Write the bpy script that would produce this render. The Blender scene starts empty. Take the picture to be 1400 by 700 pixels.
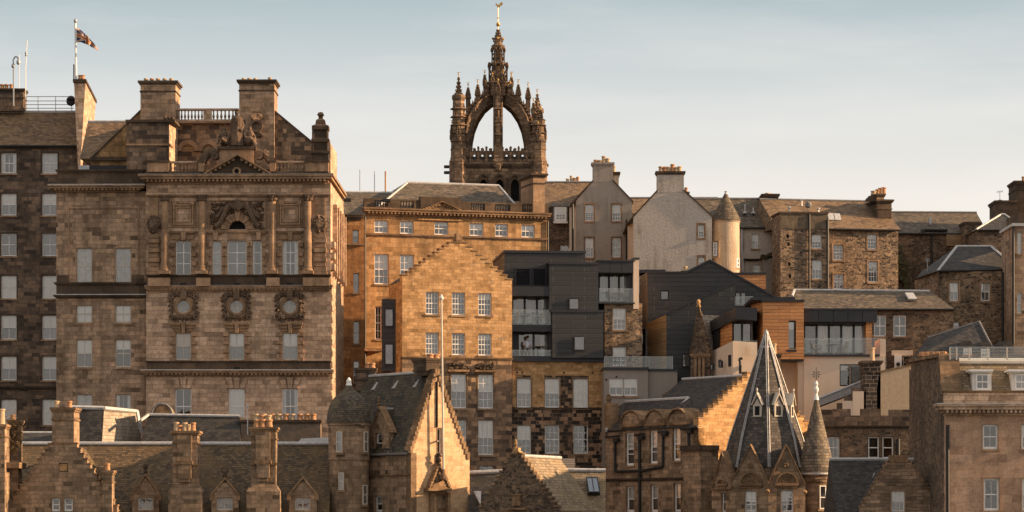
import bpy, bmesh, math, random
from mathutils import Vector, Matrix
from mathutils.geometry import tessellate_polygon
random.seed(7)
R = math.radians
sc = bpy.context.scene
COL = sc.collection

# ------------------------------------------------------------------ camera
cam_d = bpy.data.cameras.new('camera'); cam = bpy.data.objects.new('camera', cam_d); COL.objects.link(cam)
cam.location = (0, 0, 0); cam.rotation_euler = (R(90), 0, 0)
cam_d.sensor_width = 36; cam_d.lens = 36 / 0.35; cam_d.shift_y = 370 / 1400
cam_d.clip_start = 1; cam_d.clip_end = 20000
sc.camera = cam
# ------------------------------------------------------------------ light
SUN = Vector((0.98, -0.03, 0.0)).normalized() * math.cos(R(18)); SUN.z = math.sin(R(18))
ld = bpy.data.lights.new('sun', 'SUN'); ld.energy = 5.0; ld.angle = R(0.53); ld.color = (1.0, 0.67, 0.385)
lo = bpy.data.objects.new('sun', ld); COL.objects.link(lo); lo.rotation_euler = SUN.to_track_quat('Z', 'Y').to_euler(); lo.location = (100, -50, 80)
w = bpy.data.worlds.new('World'); sc.world = w; w.use_nodes = True
nt = w.node_tree; N = nt.nodes; L = nt.links
for n in list(N): N.remove(n)
sky = N.new('ShaderNodeTexSky'); sky.sky_type = 'NISHITA'; sky.sun_disc = False
sky.sun_elevation = R(18); sky.sun_rotation = math.atan2(SUN.x, SUN.y); sky.air_density = 1.0; sky.dust_density = 2.0; sky.ozone_density = 1.6
bg = N.new('ShaderNodeBackground'); bg.inputs[1].default_value = 0.13
out = N.new('ShaderNodeOutputWorld')
# thin high veil of cloud, laid out on the sky direction
tc = N.new('ShaderNodeTexCoord'); mp = N.new('ShaderNodeMapping'); mp.inputs['Scale'].default_value = (5, 5, 34)
nz = N.new('ShaderNodeTexNoise'); nz.inputs['Scale'].default_value = 1.6; nz.inputs['Detail'].default_value = 6; nz.inputs['Roughness'].default_value = .55
rp = N.new('ShaderNodeValToRGB'); rp.color_ramp.elements[0].position = .42; rp.color_ramp.elements[1].position = .8
rp.color_ramp.elements[1].color = (.34, .34, .34, 1)
hs = N.new('ShaderNodeHueSaturation'); hs.inputs['Saturation'].default_value = .38; hs.inputs['Value'].default_value = 1.0; nm = N.new('ShaderNodeMixRGB'); nm.inputs[0].default_value = .8; nm.inputs[2].default_value = (3.0, 2.82, 2.7, 1)
mx = N.new('ShaderNodeMixRGB'); mx.inputs[2].default_value = (3.6, 3.4, 3.2, 1)
# bright haze bank low over the southern horizon (a direction of the sky, not of the picture)
sx = N.new('ShaderNodeSeparateXYZ'); L.new(tc.outputs['Generated'], sx.inputs[0])
er = N.new('ShaderNodeValToRGB'); ee = er.color_ramp.elements
ee[0].position = 0; ee[0].color = (3.5, 3.25, 2.9, 1); ee[1].position = .185; ee[1].color = (1.45, 1.83, 1.98, 1)
k_ = ee.new(.105); k_.color = (3.3, 3.1, 2.85, 1); k_ = ee.new(.145); k_.color = (2.5, 2.6, 2.58, 1)
k_ = ee.new(.5); k_.color = (1.6, 1.8, 1.9, 1)
L.new(sx.outputs[2], er.inputs[0])
yr = N.new('ShaderNodeMapRange'); yr.inputs[1].default_value = .1; yr.inputs[2].default_value = .75; L.new(sx.outputs[1], yr.inputs[0])
hz = N.new('ShaderNodeMixRGB'); L.new(yr.outputs[0], hz.inputs[0]); L.new(er.outputs[0], hz.inputs[2])
L.new(tc.outputs['Generated'], mp.inputs[0]); L.new(mp.outputs[0], nz.inputs[0]); L.new(nz.outputs[0], rp.inputs[0])
L.new(sky.outputs[0], hs.inputs['Color']); L.new(hs.outputs[0], nm.inputs[1]); L.new(nm.outputs[0], hz.inputs[1]); L.new(hz.outputs[0], mx.inputs[1]); L.new(rp.outputs[0], mx.inputs[0])
L.new(mx.outputs[0], bg.inputs[0]); L.new(bg.outputs[0], out.inputs[0])
sc.view_settings.view_transform = 'Standard'; sc.view_settings.look = 'None'
sc.view_settings.gamma = 1; sc.view_settings.exposure = 1.1

# ------------------------------------------------------------------ materials
def newmat(name):
    m = bpy.data.materials.new(name); m.use_nodes = True
    nt = m.node_tree; b = nt.nodes['Principled BSDF']; return m, nt.nodes, nt.links, b
def ramp(N, stops):
    r = N.new('ShaderNodeValToRGB'); e = r.color_ramp.elements
    e[0].position = stops[0][0]; e[0].color = (*stops[0][1], 1)
    e[1].position = stops[-1][0]; e[1].color = (*stops[-1][1], 1)
    for p, c in stops[1:-1]:
        k = e.new(p); k.color = (*c, 1)
    return r
def noise(N, L, vec, scale, detail=4, rough=.55, sc3=None):
    n = N.new('ShaderNodeTexNoise'); n.inputs['Scale'].default_value = scale; n.inputs['Detail'].default_value = detail; n.inputs['Roughness'].default_value = rough
    if sc3:
        mp = N.new('ShaderNodeMapping'); mp.inputs['Scale'].default_value = sc3; L.new(vec, mp.inputs[0]); vec = mp.outputs[0]
    L.new(vec, n.inputs[0]); return n.outputs[0]
def mix(N, L, mode, fac, a, b):
    m = N.new('ShaderNodeMixRGB'); m.blend_type = mode
    for i, v in ((0, fac), (1, a), (2, b)):
        if isinstance(v, (int, float)): m.inputs[i].default_value = v
        elif isinstance(v, tuple): m.inputs[i].default_value = (*v, 1)
        else: L.new(v, m.inputs[i])
    return m.outputs[0]
def math_(N, L, op, a, b=None):
    m = N.new('ShaderNodeMath'); m.operation = op
    for i, v in ((0, a), (1, b)):
        if v is None: continue
        if isinstance(v, (int, float)): m.inputs[i].default_value = v
        else: L.new(v, m.inputs[i])
    return m.outputs[0]
def stone(name, stops, bw=.75, bh=.32, mortar=.012, mcol=(.12, .085, .055), soot=.3, sootcol=(.035, .028, .022), wob=.01, bump=.35, grain=.25, streak=.35, rough=.92, off=(0, 0), con=1.0):
    wm = (1.05, .955, .90) if ('golden' in name or 'orange' in name) else (1.08, .97, .93)
    stops = [(p, (r * wm[0], g * wm[1], b_ * wm[2])) for p, (r, g, b_) in stops]; sootcol = (sootcol[0], sootcol[1] * .95, sootcol[2] * .88)
    """coursed masonry: every block its own tone, soot in patches and streaks down the wall"""
    m, N, L, b = newmat(name)
    uv = N.new('ShaderNodeUVMap'); uv.uv_map = 'UVMap'
    geo = N.new('ShaderNodeNewGeometry'); P = geo.outputs['Position']
    mp = N.new('ShaderNodeMapping'); mp.inputs['Location'].default_value = (off[0], off[1], 0); L.new(uv.outputs[0], mp.inputs[0])
    vec = mp.outputs[0]
    nzv = N.new('ShaderNodeTexNoise'); nzv.inputs['Scale'].default_value = 2.3; nzv.inputs['Detail'].default_value = 2; L.new(vec, nzv.inputs[0])
    sub = N.new('ShaderNodeVectorMath'); sub.operation = 'SUBTRACT'; L.new(nzv.outputs['Color'], sub.inputs[0]); sub.inputs[1].default_value = (.5, .5, .5)
    scl = N.new('ShaderNodeVectorMath'); scl.operation = 'SCALE'; L.new(sub.outputs[0], scl.inputs[0]); scl.inputs['Scale'].default_value = wob * 8
    add = N.new('ShaderNodeVectorMath'); add.operation = 'ADD'; L.new(vec, add.inputs[0]); L.new(scl.outputs[0], add.inputs[1]); vec = add.outputs[0]
    def brick(w_, h_, o_):
        k = N.new('ShaderNodeTexBrick'); k.inputs['Scale'].default_value = 1; k.inputs['Brick Width'].default_value = w_; k.inputs['Row Height'].default_value = h_
        k.inputs['Mortar Size'].default_value = mortar; k.inputs['Mortar Smooth'].default_value = .3; k.inputs['Color1'].default_value = (0, 0, 0, 1); k.inputs['Color2'].default_value = (1, 1, 1, 1)
        k.inputs['Mortar'].default_value = (.5, .5, .5, 1); k.offset = o_; k.squash = .72; k.squash_frequency = 3; L.new(vec, k.inputs[0]); return k
    k = brick(bw, bh, .5); k2 = brick(bw * 1.9, bh, .31)
    rr = mix(N, L, 'MIX', .4, k.outputs[0], k2.outputs[0])
    mr = N.new('ShaderNodeMapRange'); mr.inputs[1].default_value = .5 - .48 / con; mr.inputs[2].default_value = .5 + .48 / con; L.new(rr, mr.inputs[0])
    cr = ramp(N, stops); L.new(mr.outputs[0], cr.inputs[0]); c = cr.outputs[0]
    c = mix(N, L, 'MIX', math_(N, L, 'MULTIPLY', k.outputs['Fac'], .75), c, mcol)
    g = noise(N, L, P, 9, 6, .7); gr = ramp(N, [(.25, (1 - grain * 1.2,) * 3), (.75, (1 + grain,) * 3)]); L.new(g, gr.inputs[0])
    c = mix(N, L, 'MULTIPLY', 1, c, gr.outputs[0])
    g2 = noise(N, L, P, 2.2, 8, .72); g2r = ramp(N, [(.3, (.62, .6, .58)), (.5, (1, 1, 1)), (.72, (1.22, 1.2, 1.16))]); L.new(g2, g2r.inputs[0]); c = mix(N, L, 'MULTIPLY', 1, c, g2r.outputs[0])
    s1 = noise(N, L, P, .35, 7, .65); s2 = noise(N, L, P, 1, 5, .6, (1.6, 1.6, .14))
    s = mix(N, L, 'MIX', streak, s1, s2)
    sr = ramp(N, [(.62 - soot * .55, (0, 0, 0)), (.74 - soot * .3, (.85, .85, .85))]); L.new(s, sr.inputs[0])
    c = mix(N, L, 'MIX', sr.outputs[0], c, mix(N, L, 'MIX', .28, sootcol, c))
    L.new(c, b.inputs['Base Color']); b.inputs['Roughness'].default_value = rough; b.inputs['Specular IOR Level'].default_value = .2
    h = math_(N, L, 'SUBTRACT', math_(N, L, 'ADD', math_(N, L, 'MULTIPLY', g, .6), math_(N, L, 'MULTIPLY', rr, .35)), math_(N, L, 'MULTIPLY', k.outputs['Fac'], .6))
    bp = N.new('ShaderNodeBump'); bp.inputs['Strength'].default_value = bump; bp.inputs['Distance'].default_value = .06; L.new(h, bp.inputs['Height']); L.new(bp.outputs[0], b.inputs['Normal'])
    return m
def slate(name, stops, rw=.28, rh=.19, moss=.3, mosscol=(.16, .12, .05), bump=.6, rough=.75):
    m, N, L, b = newmat(name)
    uv = N.new('ShaderNodeUVMap'); uv.uv_map = 'UVMap'; vec = uv.outputs[0]
    geo = N.new('ShaderNodeNewGeometry'); P = geo.outputs['Position']
    k = N.new('ShaderNodeTexBrick'); k.inputs['Scale'].default_value = 1; k.inputs['Brick Width'].default_value = rw; k.inputs['Row Height'].default_value = rh
    k.inputs['Mortar Size'].default_value = .012; k.inputs['Mortar Smooth'].default_value = .2; k.inputs['Color1'].default_value = (0, 0, 0, 1); k.inputs['Color2'].default_value = (1, 1, 1, 1); k.inputs['Mortar'].default_value = (.1, .1, .1, 1)
    L.new(vec, k.inputs[0])
    cr = ramp(N, stops); L.new(k.outputs[0], cr.inputs[0]); c = cr.outputs[0]
    c = mix(N, L, 'MULTIPLY', math_(N, L, 'MULTIPLY', k.outputs['Fac'], .8), c, (.25, .25, .25))
    s = noise(N, L, P, .8, 7, .7); sr = ramp(N, [(.6 - moss * .4, (0, 0, 0)), (.75 - moss * .2, (.8, .8, .8))]); L.new(s, sr.inputs[0])
    c = mix(N, L, 'MIX', sr.outputs[0], c, mosscol)
    g = noise(N, L, P, 14, 4, .7); gr = ramp(N, [(.25, (.7,) * 3), (.75, (1.3,) * 3)]); L.new(g, gr.inputs[0]); c = mix(N, L, 'MULTIPLY', 1, c, gr.outputs[0])
    L.new(c, b.inputs['Base Color']); b.inputs['Roughness'].default_value = rough; b.inputs['Specular IOR Level'].default_value = .3
    sp = N.new('ShaderNodeSeparateXYZ'); L.new(vec, sp.inputs[0])
    fr = math_(N, L, 'FRACT', math_(N, L, 'DIVIDE', sp.outputs[1], rh))
    h = math_(N, L, 'ADD', math_(N, L, 'MULTIPLY', math_(N, L, 'SUBTRACT', 1.0, fr), .8), math_(N, L, 'ADD', math_(N, L, 'MULTIPLY', k.outputs[0], .5), math_(N, L, 'MULTIPLY', g, .35)))
    bp = N.new('ShaderNodeBump'); bp.inputs['Strength'].default_value = bump; bp.inputs['Distance'].default_value = .05; L.new(h, bp.inputs['Height']); L.new(bp.outputs[0], b.inputs['Normal'])
    return m
def plain(name, col, rough=.7, metal=0, var=.25, scale=6, bump=.15, streak=0, dirt=None, spec=.3):
    m, N, L, b = newmat(name)
    geo = N.new('ShaderNodeNewGeometry'); P = geo.outputs['Position']
    g = noise(N, L, P, scale, 6, .65); gr = ramp(N, [(.25, tuple(max(0, x * (1 - var * 1.4)) for x in col)), (.75, tuple(x * (1 + var) for x in col))]); L.new(g, gr.inputs[0]); c = gr.outputs[0]
    if streak:
        s = noise(N, L, P, 1, 5, .6, (3, 3, .25)); s1 = noise(N, L, P, .5, 5, .6); s = mix(N, L, 'MIX', .5, s, s1)
        sr = ramp(N, [(.5, (0, 0, 0)), (.68, (streak,) * 3)]); L.new(s, sr.inputs[0]); c = mix(N, L, 'MIX', sr.outputs[0], c, dirt or tuple(x * .3 for x in col))
    L.new(c, b.inputs['Base Color']); b.inputs['Roughness'].default_value = rough; b.inputs['Metallic'].default_value = metal; b.inputs['Specular IOR Level'].default_value = spec
    if bump:
        bp = N.new('ShaderNodeBump'); bp.inputs['Strength'].default_value = bump; bp.inputs['Distance'].default_value = .05; L.new(g, bp.inputs['Height']); L.new(bp.outputs[0], b.inputs['Normal'])
    return m
def planks(name, c1, c2, bw, bh, gap=.012, rough=.6, off=.5, gcol=.15):
    m, N, L, b = newmat(name)
    uv = N.new('ShaderNodeUVMap'); uv.uv_map = 'UVMap'
    k = N.new('ShaderNodeTexBrick'); k.inputs['Scale'].default_value = 1; k.inputs['Brick Width'].default_value = bw; k.inputs['Row Height'].default_value = bh; k.offset = .37; k.squash = 1
    k.inputs['Mortar Size'].default_value = gap; k.inputs['Color1'].default_value = (*c1, 1); k.inputs['Color2'].default_value = (*c2, 1); k.inputs['Mortar'].default_value = (c1[0] * gcol, c1[1] * gcol, c1[2] * gcol, 1); k.inputs['Mortar Smooth'].default_value = .1
    L.new(uv.outputs[0], k.inputs[0])
    geo = N.new('ShaderNodeNewGeometry'); g = noise(N, L, geo.outputs['Position'], 3, 5, .6, (1, 1, 6)); gr = ramp(N, [(.3, (.8,) * 3), (.7, (1.2,) * 3)]); L.new(g, gr.inputs[0])
    c = mix(N, L, 'MULTIPLY', 1, k.outputs[0], gr.outputs[0])
    L.new(c, b.inputs['Base Color']); b.inputs['Roughness'].default_value = rough
    bp = N.new('ShaderNodeBump'); bp.invert = True; bp.inputs['Strength'].default_value = .5; bp.inputs['Distance'].default_value = .03; L.new(k.outputs['Fac'], bp.inputs['Height']); L.new(bp.outputs[0], b.inputs['Normal'])
    return m
M = {}
GOLD = [(0, (.22, .135, .062)), (.3, (.34, .215, .10)), (.6, (.43, .275, .135)), (.85, (.50, .33, .17)), (1, (.30, .22, .13))]
TAN = [(0, (.10, .075, .05)), (.22, (.24, .178, .12)), (.5, (.35, .262, .18)), (.8, (.45, .33, .22)), (1, (.28, .215, .16))]
DARKB = [(0, (.06, .048, .04)), (.35, (.13, .10, .075)), (.6, (.2, .15, .105)), (.85, (.28, .205, .14)), (1, (.15, .12, .095))]
M['gold'] = stone('golden_ashlar', GOLD, .5, .22, soot=.12, mcol=(.2, .14, .08))
M['gold_old'] = stone('weathered_golden_ashlar', GOLD, .7, .32, soot=.36, streak=.6, sootcol=(.09, .06, .035), mcol=(.16, .1, .06))
M['tan'] = stone('tan_ashlar', TAN, .62, .28, soot=.36, streak=.55, sootcol=(.06, .045, .032))
M['tan2'] = stone('pale_tan_ashlar', [(0, (.22, .165, .115)), (.4, (.37, .28, .195)), (.7, (.47, .36, .255)), (1, (.52, .41, .3))], .66, .28, con=1.05, soot=.2, streak=.5, sootcol=(.12, .085, .06), off=(.3, .1))
M['sooty'] = stone('sooty_ashlar', DARKB, .6, .28, soot=.45, sootcol=(.028, .023, .02), off=(.2, .4), con=1.35)
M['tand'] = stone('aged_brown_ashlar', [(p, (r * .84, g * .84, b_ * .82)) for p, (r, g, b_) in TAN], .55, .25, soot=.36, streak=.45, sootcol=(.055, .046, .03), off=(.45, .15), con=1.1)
M['trim'] = stone('dressed_stone', [(0, (.24, .17, .105)), (.5, (.32, .225, .14)), (1, (.38, .27, .175))], 1.3, .9, mortar=.006, soot=.34, streak=.4, sootcol=(.055, .042, .032), bump=.2)
M['trimd'] = stone('blackened_shadowed_trim', [(0, (.06, .046, .034)), (.5, (.10, .075, .053)), (1, (.16, .12, .08))], 1.1, .5, mortar=.008, soot=.55, streak=.4, bump=.3)  # soot-blackened trim; darker still, so shade under cornices is in the colour
M['piebald'] = stone('piebald_ashlar', [(0, (.022, .019, .017)), (.34, (.045, .036, .03)), (.42, (.20, .14, .09)), (.7, (.36, .245, .15)), (.8, (.06, .05, .04)), (1, (.03, .026, .023))], .55, .25, soot=.2, sootcol=(.05, .04, .03), off=(.7, .2), mcol=(.17, .12, .08), con=1.35)
M['mixed'] = stone('mixed_ashlar', [(0, (.07, .055, .042)), (.3, (.14, .105, .075)), (.5, (.24, .17, .11)), (.8, (.34, .24, .15)), (1, (.11, .085, .065))], .6, .29, soot=.25, off=(.1, .6), con=1.35)
M['rubble'] = stone('rubble', [(0, (.06, .046, .034)), (.35, (.13, .095, .065)), (.65, (.22, .16, .105)), (.85, (.4, .29, .18)), (1, (.2, .15, .1))], .36, .17, mortar=.026, soot=.3, wob=.07, bump=1.0, grain=.45, mcol=(.34, .26, .18), con=1.5)
M['rubbled'] = stone('dark_rubble', [(0, (.05, .04, .03)), (.4, (.11, .08, .055)), (.75, (.17, .12, .08)), (1, (.23, .165, .11))], .36, .17, mortar=.024, soot=.32, wob=.07, bump=.9, grain=.4, mcol=(.20, .155, .11), con=1.5)
M['crown'] = stone('tower_stone', [(0, (.10, .072, .048)), (.4, (.19, .135, .088)), (.8, (.29, .21, .135)), (1, (.40, .295, .195))], .7, .32, mortar=.02, soot=.42, wob=.02, bump=.9, grain=.45, sootcol=(.03, .024, .02))
M['step'] = stone('skew_stone', [(0, (.16, .11, .065)), (.5, (.27, .185, .105)), (1, (.36, .25, .15))], .9, .3, soot=.4, sootcol=(.05, .038, .028))
M['harl'] = plain('grey_harling', (.31, .265, .22), .95, var=.22, scale=11, bump=.5, streak=.6, dirt=(.10, .08, .06))
M['harlw'] = plain('warm_grey_harling', (.45, .39, .33), .95, var=.2, scale=7, bump=.8, streak=.8, dirt=(.2, .165, .13))
M['cream'] = plain('cream_render', (.62, .48, .36), .9, var=.06, scale=2, bump=.1, streak=.25, dirt=(.33, .26, .19))
M['creamh'] = plain('cream_harling', (.50, .38, .27), .95, var=.2, scale=9, bump=.8, streak=.7, dirt=(.22, .16, .11))
M['greyr'] = plain('grey_render', (.26, .22, .185), .9, var=.06, scale=2, bump=.1, streak=.2)
SB = [(0, (.05, .038, .028)), (.4, (.09, .067, .047)), (.8, (.14, .10, .068)), (1, (.19, .14, .095))]
M['slateb'] = slate('mossy_brown_slate', [(0, (.08, .05, .03)), (.5, (.15, .095, .055)), (1, (.24, .155, .09))], moss=.4, mosscol=(.2, .125, .06))
M['slateg'] = slate('weathered_slate', SB, moss=.35, mosscol=(.10, .08, .045))
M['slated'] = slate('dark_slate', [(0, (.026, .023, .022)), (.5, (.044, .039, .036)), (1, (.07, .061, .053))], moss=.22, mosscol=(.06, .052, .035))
M['slatep'] = slate('sunlit_slate', [(0, (.24, .19, .14)), (.5, (.32, .26, .2)), (1, (.4, .33, .26))], rw=.32, rh=.22, moss=.15, mosscol=(.2, .16, .1))  # paler slate for sunlit faces; the sunlight is put into the colour
M['black'] = planks('black_cladding', (.015, .0145, .015), (.025, .024, .024), 2.1, .32, gap=.02, rough=.5, gcol=.15)
M['zinc'] = plain('dark_zinc', (.035, .035, .038), .45, .3, var=.1, scale=2, bump=.03)
M['timber'] = planks('orange_timber', (.42, .17, .05), (.60, .26, .085), 2.0, .22, rough=.55)
M['larch'] = planks('weathered_larch', (.20, .12, .055), (.30, .185, .085), 3.0, .16, rough=.7)
M['lead'] = plain('lead', (.46, .44, .42), .5, .2, var=.25, scale=5, bump=.1, streak=.3)
M['leadd'] = plain('dull_lead', (.19, .18, .17), .6, .2, var=.3, scale=5, bump=.1, streak=.3)
M['white'] = plain('white_paint', (.72, .69, .64), .5, var=.06, scale=3, bump=.03)
M['offw'] = plain('cream_paint', (.50, .44, .36), .55, var=.08, scale=3, bump=.03)
M['frameb'] = plain('black_frame', (.018, .018, .02), .4, var=.1, bump=0)
M['iron'] = plain('cast_iron', (.02, .019, .018), .5, var=.3, scale=10, bump=.1)
M['steel'] = plain('steel', (.35, .35, .35), .4, .6, var=.15, bump=.05)
M['clay'] = plain('clay_pot', (.42, .22, .11), .85, var=.35, scale=9, bump=.2, streak=.5, dirt=(.12, .08, .05))
M['clayp'] = plain('buff_clay_pot', (.46, .33, .20), .85, var=.3, scale=9, bump=.2, streak=.5, dirt=(.16, .11, .07))
M['gilt'] = plain('gilding', (.5, .3, .1), .35, .8, var=.15, bump=.1)
M['carve'] = stone('carved_stone', [(0, (.14, .10, .07)), (1, (.22, .16, .11))], 9, 9, mortar=.0, soot=.5, streak=.3, bump=.8, grain=.5)
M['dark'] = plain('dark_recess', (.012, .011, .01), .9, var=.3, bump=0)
M['blind'] = plain('white_blind', (.74, .72, .68), .8, var=.04, bump=0)
M['blindt'] = plain('tan_blind', (.58, .45, .36), .8, var=.04, bump=0)
M['twig'] = plain('dry_twig', (.17, .11, .055), .9, var=.4, scale=20, bump=0)
M['moss'] = plain('mossy_growth', (.07, .06, .028), .95, var=.4, scale=12, bump=.8)
M['skin'] = plain('skin', (.5, .3, .22), .6, var=.05, bump=0)
M['cloth'] = plain('pale_cloth', (.62, .66, .72), .85, var=.06, bump=0)
M['hair'] = plain('hair', (.05, .035, .025), .7, var=.2, bump=0)
M['corr'] = planks('weathered_boards', (.34, .26, .19), (.46, .37, .28), 9, .13, rough=.7)
def net():
    m, N, L, b = newmat('net_curtain'); geo = N.new('ShaderNodeNewGeometry')
    g = noise(N, L, geo.outputs['Position'], 5, 3, .5, (3, 3, .12)); gr = ramp(N, [(.3, (.18, .175, .165)), (.7, (.5, .48, .45))]); L.new(g, gr.inputs[0]); L.new(gr.outputs[0], b.inputs['Base Color']); b.inputs['Roughness'].default_value = .9
    return m
M['net'] = net()
NETS = [plain('lace_curtain', (v, v * .97, v * .92), .9, var=.25, scale=3, bump=0) for v in (.10, .17, .26, .38, .5)]
def glass(name, refl, tint, rgh=.02, bmp=.04):
    m, N, L, b = newmat(name); N.remove(b)
    o = N['Material Output']; tr = N.new('ShaderNodeBsdfTransparent'); gl = N.new('ShaderNodeBsdfGlossy'); gl.inputs['Roughness'].default_value = rgh
    tr.inputs[0].default_value = (*tint, 1); gl.inputs[0].default_value = (.95, .92, .88, 1); ms = N.new('ShaderNodeMixShader')
    fr = N.new('ShaderNodeFresnel'); fr.inputs[0].default_value = 1.45; ad = math_(N, L, 'ADD', fr.outputs[0], refl); L.new(ad, ms.inputs[0])
    geo = N.new('ShaderNodeNewGeometry'); g = noise(N, L, geo.outputs['Position'], 1.6, 2); bp = N.new('ShaderNodeBump'); bp.inputs['Strength'].default_value = bmp; bp.inputs['Distance'].default_value = .1; L.new(g, bp.inputs['Height']); L.new(bp.outputs[0], gl.inputs['Normal'])
    L.new(tr.outputs[0], ms.inputs[1]); L.new(gl.outputs[0], ms.inputs[2]); L.new(ms.outputs[0], o.inputs[0]); return m
M['glass'] = glass('window_glass', .12, (.93, .93, .92), bmp=.12)
M['glassb'] = glass('balustrade_glass', .03, (.9, .92, .91), .04)
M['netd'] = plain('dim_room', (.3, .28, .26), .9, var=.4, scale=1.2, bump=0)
M['bluish'] = plain('blue_grey_blind', (.22, .27, .36), .6, var=.05, bump=0)
M['harl2'] = plain('stained_render', (.15, .112, .076), .95, var=.35, scale=3, bump=.5, streak=.8, dirt=(.05, .04, .03))
M['slateb2'] = M['slateg']
M['rustb'] = plain('rust_red_blind', (.24, .10, .06), .8, var=.1, bump=0)
M['stainr'] = plain('stained_render', (.17, .125, .09), .95, var=.3, scale=4, bump=.4, streak=.8, dirt=(.03, .024, .02))
M['creamh2'] = plain('warm_cream_render', (.50, .36, .23), .95, var=.1, scale=5, bump=.3, streak=.3, dirt=(.3, .2, .12))
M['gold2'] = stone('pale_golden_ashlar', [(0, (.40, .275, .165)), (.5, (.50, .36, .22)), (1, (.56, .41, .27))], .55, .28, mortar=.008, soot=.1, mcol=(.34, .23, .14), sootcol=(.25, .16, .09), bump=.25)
M['piebald2'] = stone('blackened_block', [(0, (.03, .026, .022)), (.6, (.06, .05, .04)), (1, (.14, .11, .08))], .5, .26, mortar=.022, soot=.2, mcol=(.34, .26, .19), con=1.35)
M['mixed2'] = stone('coursed_rubble', [(0, (.15, .115, .085)), (.4, (.26, .2, .14)), (.75, (.36, .275, .19)), (1, (.44, .33, .23))], .6, .2, soot=.3, wob=.025, bump=.7, off=(.4, .3))
M['ashz'] = stone('smooth_ashlar', [(0, (.25, .17, .115)), (.4, (.34, .24, .165)), (.7, (.39, .28, .19)), (1, (.44, .32, .225))], .95, .44, mortar=.008, soot=.16, mcol=(.2, .14, .1), sootcol=(.15, .1, .07), bump=.25)
M['slatew'] = slate('tawny_slate', [(0, (.05, .034, .02)), (.5, (.095, .063, .035)), (1, (.17, .113, .062))], rw=.24, rh=.17, moss=.4, mosscol=(.14, .088, .038), bump=1.0)
M['slatem'] = slate('green_mossed_slate', [(0, (.028, .023, .017)), (.5, (.05, .041, .029)), (1, (.085, .068, .046))], moss=.35, mosscol=(.085, .068, .034), rh=.2)
M['slatem2'] = slate('fish_scale_slate', [(0, (.05, .038, .027)), (.5, (.085, .065, .045)), (1, (.14, .108, .075))], rw=.2, rh=.13, moss=.3, bump=1.0)
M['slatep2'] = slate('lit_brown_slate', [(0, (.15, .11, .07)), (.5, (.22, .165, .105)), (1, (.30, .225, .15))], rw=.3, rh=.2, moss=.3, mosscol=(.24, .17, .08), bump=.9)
M['slatex'] = slate('blue_brown_spire_slate', [(0, (.03, .026, .023)), (.5, (.06, .05, .042)), (1, (.11, .09, .072))], rw=.28, rh=.19, moss=.15, mosscol=(.09, .07, .05), bump=.9)
M['leadm'] = plain('weathered_lead', (.36, .345, .33), .5, .2, var=.3, scale=6, bump=.1, streak=.5)
M['slatesp'] = slate('spire_slate', [(0, (.06, .046, .034)), (.5, (.115, .088, .062)), (1, (.21, .16, .112))], rw=.28, rh=.19, moss=.25, mosscol=(.16, .12, .07), bump=.9)
M['panelit'] = plain('rooflight_pane', (.2, .23, .27), .12, var=.1, bump=0, spec=.6)
M['orange'] = stone('bounce_lit_orange_ashlar', [(0, (.24, .115, .045)), (.5, (.38, .19, .075)), (1, (.46, .25, .11))], .7, .3, soot=.25, streak=.6, sootcol=(.09, .05, .03), mcol=(.14, .08, .04))  # stone made more orange; bounced sunlight on the wing is in the colour
M['ground'] = plain('ground_grass_and_setts', (.075, .07, .05), .95, var=.4, scale=.6, bump=.3)

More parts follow.
